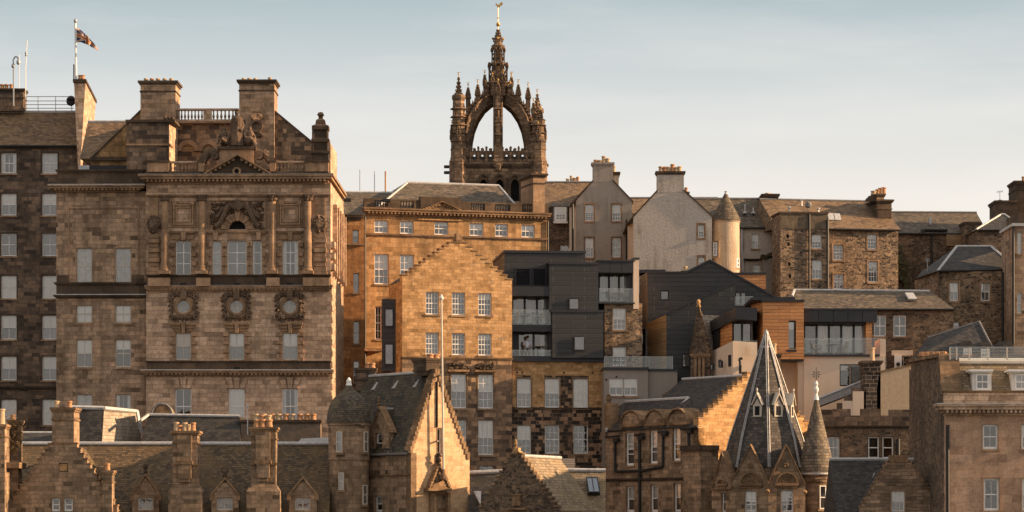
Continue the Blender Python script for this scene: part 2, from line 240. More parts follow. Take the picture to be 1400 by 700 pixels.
# ------------------------------------------------------------------ object helpers
WORLD = {}
K = 0.00025; HY = 720   # metres per pixel per metre; eye level
class MB:
    def __init__(s): s.v = []; s.f = []; s.uv = []
    def face(s, pts, uv=None):
        i = len(s.v); s.v += [Vector(p) for p in pts]; s.f.append(tuple(range(i, i + len(pts)))); s.uv.append(uv)
    def hexa(s, p):  # p: 0-3 bottom ring, 4-7 top ring
        s.face([p[3], p[2], p[1], p[0]]); s.face([p[4], p[5], p[6], p[7]])
        for i in range(4): j = (i + 1) % 4; s.face([p[i], p[j], p[j + 4], p[i + 4]])
    def loft(s, a, b, cap=True):
        n = len(a)
        for i in range(n): j = (i + 1) % n; s.face([a[i], a[j], b[j], b[i]])
        if cap: s.face(a[::-1]); s.face(b)
    def tube(s, p0, p1, r0, r1=None, n=8, cap=True):
        r1 = r0 if r1 is None else r1; p0 = Vector(p0); p1 = Vector(p1); d = (p1 - p0).normalized(); u = d.orthogonal().normalized(); v = d.cross(u)
        a = [p0 + r0 * (math.cos(t) * u + math.sin(t) * v) for t in [i * 2 * math.pi / n for i in range(n)]]
        b = [p1 + r1 * (math.cos(t) * u + math.sin(t) * v) for t in [i * 2 * math.pi / n for i in range(n)]]
        s.loft(a, b, cap)
    def path(s, pts, r, n=6):
        for a, b in zip(pts, pts[1:]): s.tube(a, b, r, r, n)
    def lathe(s, c, prof, n=24, rot=0, sq=None, arc=None):
        c = Vector(c)
        for (r0, z0), (r1, z1) in zip(prof, prof[1:]):
            rm = max(r0, r1, .01)
            L_ = math.hypot(r1 - r0, z1 - z0)
            for i in range(n):
                a0 = rot + i * 2 * math.pi / n; a1 = rot + (i + 1) * 2 * math.pi / n
                P = lambda r, a, z: c + Vector((r * math.cos(a), r * math.sin(a), z))
                u0, u1 = a0 * rm, a1 * rm
                if r1 < 1e-5 and r0 < 1e-5: continue
                if r1 < 1e-5: s.face([P(r0, a0, z0), P(r0, a1, z0), P(0, 0, z1)], [(u0, z0), (u1, z0), ((u0 + u1) / 2, z0 + L_)])
                elif r0 < 1e-5: s.face([P(0, 0, z0), P(r1, a1, z1), P(r1, a0, z1)], [((u0 + u1) / 2, z0), (u1, z0 + L_), (u0, z0 + L_)])
                else: s.face([P(r0, a0, z0), P(r0, a1, z0), P(r1, a1, z1), P(r1, a0, z1)], [(u0, z0), (u1, z0), (u1, z0 + L_), (u0, z0 + L_)])
    def blob(s, c, r, seed=0, amp=.18, sub=2, mat=None):
        bm = bmesh.new(); bmesh.ops.create_icosphere(bm, subdivisions=sub, radius=1); rnd = random.Random(seed)
        dirs = [Vector((rnd.uniform(-1, 1), rnd.uniform(-1, 1), rnd.uniform(-1, 1))).normalized() for _ in range(5)]
        c = Vector(c)
        for v in bm.verts:
            k = 1 + amp * sum(math.sin(4 * v.co.dot(d) + i) for i, d in enumerate(dirs)) / 2.2
            v.co = Vector((v.co.x * r[0] * k, v.co.y * r[1] * k, v.co.z * r[2] * k))
            if mat: v.co = mat @ v.co
            v.co += c
        for f in bm.faces: s.face([v.co.copy() for v in f.verts])
        bm.free()
    def build(s, name, mat, parent=None, origin=None, smooth=False, merge=False):
        if not s.v: return None
        if origin is None:
            xs = [v.x for v in s.v]; ys = [v.y for v in s.v]; zs = [v.z for v in s.v]
            origin = Vector(((min(xs) + max(xs)) / 2, (min(ys) + max(ys)) / 2, min(zs)))
        me = bpy.data.meshes.new(name); me.from_pydata([v - origin for v in s.v], [], s.f)
        uvl = me.uv_layers.new(name='UVMap').data; li = 0
        for f, uv in zip(s.f, s.uv):
            P = [s.v[i] for i in f]
            if uv is None:
                n = Vector((0, 0, 0))
                for i in range(1, len(P) - 1): n += (P[i] - P[0]).cross(P[i + 1] - P[0])
                if n.length < 1e-12: n = Vector((0, -1, 0))
                n.normalize()
                if abs(n.z) > .985: uv = [(p.x, p.y) for p in P]
                else:
                    t = Vector((0, 0, 1)).cross(n).normalized(); q = n.cross(t)
                    uv = [(p.dot(t), p.dot(q)) for p in P]
            for c in uv: uvl[li].uv = c; li += 1
        me.materials.append(M[mat] if isinstance(mat, str) else mat)
        o = bpy.data.objects.new(name, me); COL.objects.link(o)
        if parent is not None: o.parent = parent; o.location = origin - WORLD[parent.name]
        else: o.location = origin
        WORLD[o.name] = origin.copy()
        if merge or smooth:
            bm = bmesh.new(); bm.from_mesh(me); bmesh.ops.remove_doubles(bm, verts=bm.verts, dist=.0005); bm.to_mesh(me); bm.free()
        if smooth:
            for p in me.polygons: p.use_smooth = True
        return o
def meta(o, label, cat, group=None):
    o['label'] = label; o['category'] = cat
    if group: o['group'] = group
    return o
def empty(name, loc, label, cat, group=None):
    o = bpy.data.objects.new(name, None); COL.objects.link(o); o.location = loc; o.empty_display_size = .5; WORLD[o.name] = Vector(loc)
    return meta(o, label, cat, group)
def pxw(px, py, D): return Vector(((px - 700) * K * D, D, -6.0 if py in (700, 800) else (HY - py) * K * D))
def crow(x0, y0, x1, y1, n):
    """stepped skew from (x0,y0) to (x1,y1), n steps, staying above the straight line"""
    pts = [(x0, y0)]; 
    for i in range(n):
        xa = x0 + (x1 - x0) * i / n; xb = x0 + (x1 - x0) * (i + 1) / n; yb = y0 + (y1 - y0) * (i + 1) / n; ya = y0 + (y1 - y0) * i / n
        if y1 < y0: pts += [(xa, yb), (xb, yb)]
        else: pts += [(xb, ya), (xb, yb)]
    out = []
    for p in pts:
        if not out or (abs(p[0] - out[-1][0]) + abs(p[1] - out[-1][1])) > 1e-6: out.append(p)
    return out

class Bld:
    def __init__(s, name, label, cat, px0, D, deg=0, base=-6, root=None, group=None, wall='tan'):
        s.D = D; a = R(deg); s.t = Vector((math.cos(a), math.sin(a), 0)); s.n = Vector((-math.sin(a), math.cos(a), 0))
        s.P0 = Vector(((px0 - 700) * K * D, D, 0)); s.base = base; s.holes = []; s.wm = wall
        s.root = root if root is not None else empty(name, s.P0 + Vector((0, 0, base)), label, cat, group)
    def s_(s, px, d=0):
        p = s.P0 + s.n * d; u = (px - 700) * K; return (u * p.y - p.x) / (s.t.x - u * s.t.y)
    def z_(s, py, d=0): return -6.0 if py in (700, 800) else (HY - py) * K * (s.D + d * s.n.y)
    def W(s, a, d, z): v = s.P0 + s.t * a + s.n * d; v.z = z; return v
    def P(s, px, py, d=0): return s.W(s.s_(px, d), d, s.z_(py, d))
    # boxes given in photograph pixels on the front plane and metres in depth
    def box(s, mb, x0, y0, x1, y1, d0, d1):
        a, b = s.s_(x0, d0), s.s_(x1, d0); zt, zb = s.z_(y0, d0), s.z_(y1, d0)
        s.rbox(mb, a, b, d0, d1, zb, zt)
    def rbox(s, mb, a, b, d0, d1, z0, z1):
        mb.hexa([s.W(a, d0, z0), s.W(b, d0, z0), s.W(b, d1, z0), s.W(a, d1, z0), s.W(a, d0, z1), s.W(b, d0, z1), s.W(b, d1, z1), s.W(a, d1, z1)])
    def part(s, name, mat, x0, y0, x1, y1, d0, d1, parent=None):
        mb = MB(); s.box(mb, x0, y0, x1, y1, d0, d1); return mb.build(name, mat, parent or s.root)
    def wall(s, outline, mat=None, d=0, depth=.5, pocket=.55, name='wall', parent=None, yb=None):
        """outline: pixel points; pockets for every window added since the last wall"""
        ol = [(s.s_(x, d), s.z_(y, d)) for x, y in outline]
        if yb is None and len(outline) == 2: pass
        # orientation counter-clockwise seen from the front
        def area(p): return sum(p[i][0] * p[(i + 1) % len(p)][1] - p[(i + 1) % len(p)][0] * p[i][1] for i in range(len(p))) / 2
        if area(ol) < 0: ol = ol[::-1]
        hs = [h if area(h) < 0 else h[::-1] for h in s.holes]; s.holes = []
        mb = MB(); allp = [ol] + hs
        flat = [q for p in allp for q in p]
        tris = tessellate_polygon([[Vector((q[0], q[1], 0)) for q in p] for p in allp])
        for t in tris:
            q = [flat[i] for i in t]
            if (q[1][0] - q[0][0]) * (q[2][1] - q[0][1]) - (q[2][0] - q[0][0]) * (q[1][1] - q[0][1]) < 0: q = q[::-1]
            mb.face([s.W(a, d, z) for a, z in q])
        n = len(ol)
        for i in range(n):
            a, b = ol[i], ol[(i + 1) % n]
            mb.face([s.W(a[0], d, a[1]), s.W(a[0], d + depth, a[1]), s.W(b[0], d + depth, b[1]), s.W(b[0], d, b[1])])
        tb = tessellate_polygon([[Vector((q[0], q[1], 0)) for q in ol]])
        for t in tb: mb.face([s.W(ol[i][0], d + depth, ol[i][1]) for i in t])
        for h in hs:
            m = len(h)
            pk = pocket
            for i in range(m):
                a, b = h[i], h[(i + 1) % m]
                mb.face([s.W(a[0], d, a[1]), s.W(a[0], d + pk, a[1]), s.W(b[0], d + pk, b[1]), s.W(b[0], d, b[1])])
        o = mb.build(name, mat or s.wm, parent or s.root)
        for h in hs:  # plain dark room behind every opening
            pass
        return o
    def rect(s, x0, y0, x1, y1, top=None, **k):
        return s.wall([(x0, y1), (x1, y1), (x1, y0), (x0, y0)], **k)
    def hole(s, x0, y0, x1, y1, d=0):
        s.holes.append([(s.s_(x0, d), s.z_(y1, d)), (s.s_(x1, d), s.z_(y1, d)), (s.s_(x1, d), s.z_(y0, d)), (s.s_(x0, d), s.z_(y0, d))])
    def win(s, x0, y0, x1, y1, c=2, r=2, kind=None, d=0, rec=.14, mat='white', hole=True, surround=None, sur=2.2, sill=True, bar=.034, fw=.06, room=True, name='window', parent=None, meet=True, panem='glass'):
        if hole: s.hole(x0, y0, x1, y1, d)
        a, b = s.s_(x0, d), s.s_(x1, d); z0, z1 = s.z_(y1, d), s.z_(y0, d); g = .002
        mb = MB(); q = d + rec if (room or rec > 0) else d - .085
        if surround:
            pass
        def bx(u0, u1, w0, w1, e0=0, e1=.06): s.rbox(mb, u0, u1, q + e0, q + e1, w0, w1)
        A, B, C_, D_ = a + g, b - g, z0 + g, z1 - g
        bx(A, A + fw, C_, D_); bx(B - fw, B, C_, D_); bx(A + fw, B - fw, D_ - fw, D_); bx(A + fw, B - fw, C_, C_ + fw * 1.3)
        zm = (C_ + D_) / 2
        if r >= 2 and meet: bx(A + fw, B - fw, zm - .03, zm + .03, -.004, .056)
        iw = B - A - 2 * fw
        for i in range(1, c): x = A + fw + iw * i / c; bx(x - bar / 2, x + bar / 2, C_ + fw, D_ - fw, .008, .05)
        for j in range(1, r):
            if meet and r % 2 == 0 and j == r // 2: continue
            z = C_ + fw + (D_ - C_ - 2 * fw) * j / r; bx(A + fw, B - fw, z - bar / 2, z + bar / 2, .012, .046)
        o = mb.build(name, mat, parent or s.root)
        pb = MB(); pb.face([s.W(A, q + .03, C_), s.W(B, q + .03, C_), s.W(B, q + .03, D_), s.W(A, q + .03, D_)]); pb.build('pane', panem, o)
        kind = kind or random.choice(['net', 'net', 'blind', 'half', 'dark', 'curt', 'net', 'half'])
        if kind == 'net' and hole and random.random() < .35: kind = random.choice(['third', 'curt', 'dark', 'half'])
        dd = q + (.1 if room else .05)
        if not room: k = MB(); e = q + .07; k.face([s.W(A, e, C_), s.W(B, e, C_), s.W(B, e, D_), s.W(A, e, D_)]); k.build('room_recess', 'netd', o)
        if kind in ('net', 'blind', 'half', 'third', 'tan'):
            zz = {'net': C_, 'blind': C_, 'half': zm, 'third': C_ + (D_ - C_) * random.uniform(.55, .75), 'tan': zm}[kind]
            k = MB(); k.face([s.W(A, dd, zz), s.W(B, dd, zz), s.W(B, dd, D_), s.W(A, dd, D_)]); k.build('curtain' if kind == 'net' else 'blind', random.choice(NETS) if kind == 'net' else {'tan': 'blindt'}.get(kind, 'blind'), o)
            if kind in ('half', 'tan') and random.random() < .8:
                k = MB(); e3 = dd + (.03 if room else .01); k.face([s.W(A, e3, C_), s.W(B, e3, C_), s.W(B, e3, zz), s.W(A, e3, zz)]); k.build('curtain', random.choice(NETS[:3]), o)
        if kind == 'curt':
            for u0, u1 in ((A, A + iw * .28), (B - iw * .28, B)):
                k = MB(); n = 5
                for i in range(n):
                    x0_, x1_ = u0 + (u1 - u0) * i / n, u0 + (u1 - u0) * (i + 1) / n; e0, e1 = (i % 2) * .05, ((i + 1) % 2) * .05
                    k.face([s.W(x0_, dd + e0, C_), s.W(x1_, dd + e1, C_), s.W(x1_, dd + e1, D_), s.W(x0_, dd + e0, D_)])
                k.build('curtain', 'blind', o)
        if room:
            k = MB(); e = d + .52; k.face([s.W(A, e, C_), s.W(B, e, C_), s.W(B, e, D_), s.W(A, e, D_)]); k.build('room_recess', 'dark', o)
        if sill:
            k = MB(); s.rbox(k, a - .09, b + .09, d - .07, d + rec - .005, z0 - .13, z0 - .004); k.build('sill', 'trim' if sill is True else sill, o)
        if surround:
            k = MB(); wd = sur * K * s.D
            s.rbox(k, a - wd, a - .003, d - .025, d + .1, z0 - .13, z1 + wd); s.rbox(k, b + .003, b + wd, d - .025, d + .1, z0 - .13, z1 + wd); s.rbox(k, a - .003, b + .003, d - .025, d + .1, z1 + .003, z1 + wd)
            k.build('surround', surround, o)
        return o
    def cornice(s, x0, y0, x1, y1, proj=.45, d=0, mat='trim', dent=False, name='cornice', ret=True, back=None, lead=None):
        mb = MB(); z1, z0 = s.z_(y0, d), s.z_(y1, d); h = z1 - z0; a, b = s.s_(x0, d), s.s_(x1, d); e = .0
        back = .3 if back is None else back
        for f0, f1, p in ((0, .25, .25), (.25, .5, .5), (.5, .8, .85), (.8, 1, 1)):
            r_ = proj * p if ret else 0
            s.rbox(mb, a + proj - r_ if ret else a, b - proj + r_ if ret else b, d - proj * p, d + back, z0 + h * f0, z0 + h * f1)
        if dent:
            st = .28; n = int((b - a) / st); 
            for i in range(n): x = a + proj * .6 + (i + .25) * ((b - a - proj * 1.2) / n); s.rbox(mb, x, x + .13, d - proj * .78, d - proj * .3, z0 + h * .22, z0 + h * .48)
        o = mb.build(name, mat, s.root)
        if lead:
            k = MB(); s.rbox(k, a, b, d - proj - .01, d + back, z1 + .003, z1 + .05); k.build('lead_capping', lead, o)
        return o
    def roof(s, x0, x1, yE, yR, run, mat='slateg', hl=0, hr=0, d=0, over=.25, ridge='leadd', xr0=None, xr1=None, back=None, gutter=True, name='roof'):
        """ridge parallel to the front; hl/hr: hips in metres"""
        a, b = s.s_(x0, d), s.s_(x1, d); ze = s.z_(yE, d); zr = s.z_(yR, d + run); back = run if back is None else back
        ra = a + hl if xr0 is None else s.s_(xr0, d + run); rb = b - hr if xr1 is None else s.s_(xr1, d + run)
        F0, F1 = s.W(a, d - over, ze), s.W(b, d - over, ze); R0, R1 = s.W(ra, d + run, zr), s.W(rb, d + run, zr); B0, B1 = s.W(a, d + run + back, ze), s.W(b, d + run + back, ze)
        mb = MB(); mb.face([F0, F1, R1, R0]); mb.face([B1, B0, R0, R1]); mb.face([B0, F0, R0]); mb.face([F1, B1, R1]); mb.face([F0, B0, B1, F1])
        o = mb.build(name, mat, s.root)
        if ridge:
            k = MB(); k.tube(R0, R1, .11, n=6); 
            if hl or xr0 is not None: k.tube(F0, R0, .08, n=6); k.tube(B0, R0, .08, n=6)
            if hr or xr1 is not None: k.tube(F1, R1, .08, n=6); k.tube(B1, R1, .08, n=6)
            k.build('ridge', ridge, o)
        if gutter:
            k = MB(); k.tube(F0 + Vector((0, 0, -.06)), F1 + Vector((0, 0, -.06)), .07, n=6); k.build('gutter', 'iron', s.root)
        return o
    def chimney(s, x0, x1, yt, yb, pots=(), d=0, dep=1.2, mat=None, cap=None, pmat='clay', capp=.12, ph=None, parent=None, pr=.13, band=True):
        mb = MB(); a, b = s.s_(x0, d), s.s_(x1, d); z0, z1 = s.z_(yb, d), s.z_(yt, d)
        s.rbox(mb, a, b, d, d + dep, z0, z1 - .25); o = mb.build('chimney', mat or s.wm, parent or s.root)
        k = MB(); s.rbox(k, a - capp * .5, b + capp * .5, d - capp * .5, d + dep + capp * .5, z1 - .247, z1 - .14); s.rbox(k, a - capp, b + capp, d - capp, d + dep + capp, z1 - .14, z1); 
        if band: s.rbox(k, a - .05, b + .05, d - .05, d + dep + .05, z1 - .75, z1 - .66)
        k.build('coping', cap or 'trimd', o)
        for p in pots:
            px, py = p[0], p[1]; dd = p[2] if len(p) > 2 else dep / 2; c = s.P(px, yt, d + dd); c.z = z1 - .01; h = s.z_(py, d) - z1; r = pr * random.uniform(.9, 1.1)
            k = MB(); k.lathe(c, [(r * 1.0, 0), (r * 1.12, .05), (r, .1), (r * .88, h - .12), (r * 1.1, h - .1), (r * 1.1, h - .02), (r * .85, h), (r * .6, h - .03), (0, h - .08)], 12)
            k.build('chimney_pot', pmat if random.random() < .75 else ('clayp' if pmat == 'clay' else 'clay'), o, smooth=False)
        return o
    def pipe(s, pts, r=.06, d=-.1, mat='iron', name='downpipe'):
        k = MB(); k.path([s.P(x, y, d) for x, y in pts], r); return k.build(name, mat, s.root)
    def crowgable(s, xl, yl, xr, yr, ax0, ax1, ay, n, yb, mat=None, d=0, depth=.55, m=None, stepmat=None, stepw=1.0):
        """crow-stepped gable: feet (xl,yl) and (xr,yr), flat top ax0..ax1 at ay"""
        pts = crow(xl, yl, ax0, ay, n) + crow(ax1, ay, xr, yr, m or n)
        w = s.wall([(xl, yb)] + pts + [(xr, yb)], mat, d, depth)
        k = MB()
        for (xa, ya), (xb, yb_) in zip(pts, pts[1:]):
            if abs(ya - yb_) < 1e-6 and abs(xa - xb) > .5:
                p, q = s.s_(xa, d), s.s_(xb, d); z = s.z_(ya, d); s.rbox(k, p - .04, q + .04, d - .05, d + depth + .04, z + .002, z + .09)
        k.build('crow_step_cope', stepmat or 'step', w)
        return w
# ------------------------------------------------------------------ ground
def ground():
    mb = MB(); ys = [-400, 60, 165, 190, 225, 260, 400, 6000]; zs = [-5.6] * 8
    xs = [-4000, -120, -60, 0, 60, 120, 4000]
    for (y0, z0), (y1, z1) in zip(zip(ys, zs), list(zip(ys, zs))[1:]):
        for x0, x1 in zip(xs, xs[1:]): mb.face([(x0, y0, z0), (x1, y0, z0), (x1, y1, z1), (x0, y1, z1)])
    o = mb.build('ground', 'ground', None, origin=Vector((0, 0, 0)), merge=True); o['kind'] = 'structure'; o['label'] = 'sloping ground under the old town buildings'
ground()

# ------------------------------------------------------------------ church tower with crown steeple
def tower():
    B = Bld('church_tower', 'stone church tower ending in a pierced crown steeple with gilded weathercock', 'church tower', 681, 290, 0, -6, wall='crown')
    k_ = K * 294.4; cx = (681 - 700) * K * 294.4; cy = 294.4
    def Q(r, a, y): return Vector((cx + r * k_ * math.cos(a), cy + r * k_ * math.sin(a), (HY - y) * k_))
    def lancet(x, w, yt, yb):
        pts = []; 
        for i in range(7): t = i / 6; pts.append((x - w + w * (1 - math.cos(t * math.pi / 2)) , yt + (w * 1.7) * (1 - math.sin(t * math.pi / 2))))
        pts += [(2 * x - p[0], p[1]) for p in pts[::-1][1:]]
        pts = [(x - w, yb)] + pts + [(x + w, yb)]
        B.holes.append([(B.s_(a), B.z_(b)) for a, b in pts])
        k = MB(); k.face([B.P(x - w - 1, yb + 1, .6), B.P(x + w + 1, yb + 1, .6), B.P(x + w + 1, yt - 1, .6), B.P(x - w - 1, yt - 1, .6)]); return k
    ks = [lancet(661, 5.5, 245, 275), lancet(683, 5.5, 245, 275), lancet(704, 5.5, 245, 275)]
    B.rect(621, 228, 741, 700, depth=8.6, name='tower_body')
    for k in ks:
        o = k.build('belfry_louvre', 'dark', B.root)
    for x in (661, 683, 704):
        k = MB(); pts = []
        for i in range(13):
            t = math.pi * i / 12; pts.append(B.P(x - 7.5 * math.cos(t), 250 - 9 * math.sin(t) * (1 + .25 * math.sin(t)), -.12))
        k.path([B.P(x - 7.5, 275, -.12)] + pts + [B.P(x + 7.5, 275, -.12)], .13, 6); k.build('hood_mould', 'trimd', B.root)
    B.cornice(618, 224, 744, 230, .3, back=8.9, mat='trimd', name='string_course')
    # pierced parapet on the four sides
    def parapet(F, x0, x1, d):
        n = 9; F.holes = []
        for i in range(n):
            c = x0 + (x1 - x0) * (i + .5) / n; pts = []
            for j in range(16):
                a = j * math.pi / 8; rr = 3.4 + 1.1 * math.cos(4 * a); pts.append((F.s_(c + rr * math.cos(a), d), F.z_(215 + rr * 1.15 * math.sin(a), d)))
            F.holes.append(pts)
        o = F.wall([(x0, 224.5), (x1, 224.5), (x1, 207), (x0, 207)], 'crown', d, .35, .35, name='parapet')
        return o
    def pierce(d):
        n = 9; x0, x1 = 632, 731
        a, b = B.s_(x0, 0), B.s_(x1, 0); z0, z1 = B.z_(225), B.z_(206)
        k = MB(); B.rbox(k, a, b, d, d + .4, z1 - .22, z1); B.rbox(k, a, b, d, d + .4, z0, z0 + .2)
        st = (b - a) / n
        for i in range(n):
            c = a + st * (i + .5); zc = (z0 + z1) / 2
            m = 20; prev = None
            for j in range(m + 1):
                t = 2 * math.pi * j / m; rr = .26 + .09 * math.cos(4 * t); ri = B.W(c + rr * math.cos(t), d + .06, zc + rr * math.sin(t)); e = max(abs(math.cos(t)), abs(math.sin(t))); ro = B.W(c + min(st / 2, .5 / e) * math.cos(t) if abs(math.cos(t)) > abs(math.sin(t)) else c + .5 / e * math.cos(t), d + .06, zc + .5 / e * math.sin(t))
                if prev: 
                    k.face([prev[0], ri, ro, prev[1]]); o2 = B.n * .28; k.face([prev[0] + o2, prev[1] + o2, ro + o2, ri + o2]); k.face([prev[0], prev[0] + o2, ri + o2, ri])
                prev = (ri, ro)
            for sx in (c - st * .5,):
                B.rbox(k, sx - .1, sx + .1, d - .05, d + .45, z0, z1 + .1); k.blob(B.W(sx, d + .2, z1 + .25), (.14, .14, .26), i, .2, 1)
            k.blob(B.W(c, d + .2, z1 + .12), (.2, .14, .2), i + 50, .25, 1)
        return k.build('parapet', 'crown', B.root)
    pierce(0); pierce(8.2)
    k = MB(); B.box(k, 632, 214, 731, 228, 1.0, 7.6); k.build('dark_parapet_backing', 'leadd', B.root)  # dark solid added behind the parapet so its openings read dark
    for sx in (B.s_(632) - .3, B.s_(731) - .1):
        k = MB()
        k2 = MB(); B.rbox(k2, sx, sx + .4, .4, 8.2, B.z_(225), B.z_(218)); B.rbox(k2, sx, sx + .4, .4, 8.2, B.z_(209), B.z_(206))
        for i in range(9): B.rbox(k2, sx, sx + .4, .6 + i * .9, .95 + i * .9, B.z_(218), B.z_(209))
        k2.build('parapet', 'crown', B.root)
    def pinn(k, gk, c, z0, z1, z2, r, sq=4):
        rot = math.pi / 4
        k.lathe((c.x, c.y, 0), [(0, z0), (r, z0), (r, z1 - .1), (r * 1.35, z1), (r * 1.35, z1 + .12), (r * .85, z1 + .15), (.05, z2 - .2), (0, z2 - .2)], sq, rot)
        n = 4
        for i in range(n):
            t = (i + .5) / n; z = z1 + .2 + (z2 - .4 - z1) * t; rr = r * .85 * (1 - t) + .06
            for a in range(4): k.blob((c.x + rr * math.cos(a * math.pi / 2 + rot), c.y + rr * math.sin(a * math.pi / 2 + rot), z), (.09, .09, .12), i, .1, 1)
        k.blob((c.x, c.y, z2 - .25), (.14, .14, .1), 1, .1, 1)
        gk.tube((c.x, c.y, z2 - .2), (c.x, c.y, z2 + .25), .03, n=5); gk.blob((c.x, c.y, z2 + .1), (.1, .1, .1), 1, .05, 1); gk.tube((c.x - .16, c.y, z2 + .28), (c.x + .16, c.y, z2 + .28), .03, n=4)
    # corner piers with set-offs and crocketed pinnacles
    for ia, (sx, sy) in enumerate(((-1, -1), (1, -1), (1, 1), (-1, 1))):
        k = MB(); gk = MB(); hw = 53 if sx < 0 else 54; c = Vector((cx + sx * hw * k_, cy + sy * 53 * k_, 0)); zz = lambda y: (HY - y) * k_
        tops = {(-1, -1): (137, 111), (1, -1): (172, 150), (1, 1): (140, 118), (-1, 1): (150, 126)}[(sx, sy)]
        h = .55
        k.lathe((c.x, c.y, 0), [(0, zz(300)), (1.0, zz(300)), (1.0, zz(228)), (.85, zz(224)), (.8, zz(200)), (.68, zz(196)), (.62, zz(tops[0] + 8)), (.72, zz(tops[0] + 6)), (.72, zz(tops[0] + 2)), (.5, zz(tops[0]))], 8, math.pi / 8)
        pinn(k, gk, c, zz(tops[0] + 3), zz(tops[0]), zz(tops[1]), .42)
        for dx, dy, yt, yb in ((sx * 9, 0, 176, 192), (0, sy * 9, 178, 195), (sx * -6, sy * 2, 146, 160), (sx * 4, sy * 6, 156, 172)):
            p = Vector((c.x + dx * k_, c.y + dy * k_, 0)); pinn(k, gk, p, zz(yb + 6), zz(yb), zz(yt), .22)
            k.lathe((p.x, p.y, 0), [(0, zz(yb + 12)), (.24, zz(yb + 5)), (.24, zz(yb))], 6)
        for q in range(7):  # weathered mouldings
            y = 224 - q * 11; 
            if y < tops[0] + 8: break
            k.lathe((c.x, c.y, 0), [(.66, zz(y)), (.9, zz(y - 1)), (.66, zz(y - 3))], 8, math.pi / 8)
        o = k.build('corner_pier', 'crown', B.root); gk.build('gilt_finial', 'gilt', o)
    for sy, x in ((-1, 617), (1, 744)):
        pass
    # gargoyle spouts
    for x0, x1, y in ((607, 621, 228), (607, 621, 236), (741, 750, 226)):
        k = MB(); k.tube(B.P(x0, y, 1), B.P(x1, y, 1), .16, n=6); k.build('spout', 'trimd', B.root)
    # eight flying ribs carrying the spire
    intr = [(41, 226), (41, 203), (40, 191), (37, 177), (31, 163), (22, 151), (12, 144), (0, 142)]
    extr = [(50, 226), (50, 203), (47.5, 183), (43, 166), (35.5, 152), (25.5, 140), (14, 131), (0, 129)]
    for i in range(8):
        a = i * math.pi / 4; f = 1.38 if i % 2 else 1.0; th = .3 if i % 2 else .38
        side = Vector((-math.sin(a), math.cos(a), 0)) * th
        k = MB(); gk = MB()
        I = [Q(r * f if r < 50 else r * f, a, y) for r, y in intr]; E = [Q(r * f, a, y) for r, y in extr]
        for j in range(len(I) - 1):
            A = [I[j], I[j + 1], E[j + 1], E[j]]
            k.face([p + side for p in A]); k.face([p - side for p in A][::-1]); k.face([I[j] - side, I[j] + side, I[j + 1] + side, I[j + 1] - side]); k.face([E[j] + side, E[j] - side, E[j + 1] - side, E[j + 1] + side])
            for q in (I, E): k.tube(q[j] + side, q[j + 1] + side, .1, n=5, cap=False); k.tube(q[j] - side, q[j + 1] - side, .1, n=5, cap=False)
            m = (E[j] + E[j + 1]) / 2
            if j > 1:
                for t in (0, .33, .66): p = E[j].lerp(E[j + 1], t); k.lathe(p, [(.2, -.2), (.13, .1), (.24, .25), (.1, .42), (.03, .75), (0, .8)], 4, a)
        for r, y0, y1 in ((41, 148, 117), (24, 136, 116)):
            if r == 24 and i % 2 == 0: continue
            c = Q(r * (1.12 if i % 2 else 1) * .64 if r == 41 and False else r * (1.0 if i % 2 == 0 else .95), a, 0); pinn(k, gk, Vector((c.x, c.y, 0)), (HY - y0 - 6) * k_, (HY - y0 + 14) * k_, (HY - y1) * k_, .33)
        o = k.build('flying_rib', 'crown', B.root); gk.build('gilt_finial', 'gilt', o)
    # front pendant shaft on the middle rib
    k = MB(); z = lambda y: (HY - y) * k_
    B.rbox(k, B.s_(675), B.s_(687), -.35, .5, B.z_(228), B.z_(200)); k.lathe((B.P(681, 0, -.1).x, B.P(681, 0, -.1).y, 0), [(0, B.z_(236)), (.3, B.z_(232)), (.42, B.z_(226)), (.2, B.z_(222))], 6)
    for y in (215, 200, 185, 168, 150): B.rbox(k, B.s_(676), B.s_(686), -.42, .4, B.z_(y), B.z_(y - 2.2))
    B.rbox(k, B.s_(678), B.s_(684), -.30, .4, B.z_(200), B.z_(160)); k.build('middle_buttress', 'crown', B.root)
    # spire
    k = MB(); gk = MB(); c = Vector((cx, cy, 0))
    k.lathe(c, [(0, z(146)), (1.0, z(142)), (1.55, z(132)), (1.5, z(118)), (1.7, z(116)), (1.7, z(114)), (1.0, z(112))], 8, math.pi / 8)
    k.lathe(c, [(.9, z(114)), (.66, z(90)), (.92, z(89)), (.92, z(87)), (.55, z(85)), (.44, z(68)), (.7, z(66)), (.74, z(63)), (.5, z(61)), (.4, z(58)), (.08, z(40)), (0, z(40))], 8, math.pi / 8)
    for i in range(8):
        a = i * math.pi / 4 + math.pi / 8
        p = c + Vector((1.45 * math.cos(a), 1.45 * math.sin(a), 0)); pinn(k, gk, p, z(134), z(116), z(101 + (i % 2) * 4), .22)
        p = c + Vector((.95 * math.cos(a), .95 * math.sin(a), 0)); pinn(k, MB(), p, z(112), z(94), z(84), .13)
        p = c + Vector((.66 * math.cos(a), .66 * math.sin(a), 0)); pinn(k, MB(), p, z(86), z(72), z(64), .09)
        for j in range(5): t = (j + .5) / 5; rr = .4 * (1 - t) + .1; k.blob(c + Vector((rr * math.cos(a), rr * math.sin(a), z(58 - 18 * t))), (.09, .09, .13), i, .1, 1)
        for y in (105, 98, 80, 74): q = .86 if y > 90 else .6; k.blob(c + Vector((q * math.cos(a), q * math.sin(a), z(y))), (.12, .12, .18), i, .2, 1)
    o = k.build('spire', 'crown', B.root); gk.build('gilt_finial', 'gilt', o)
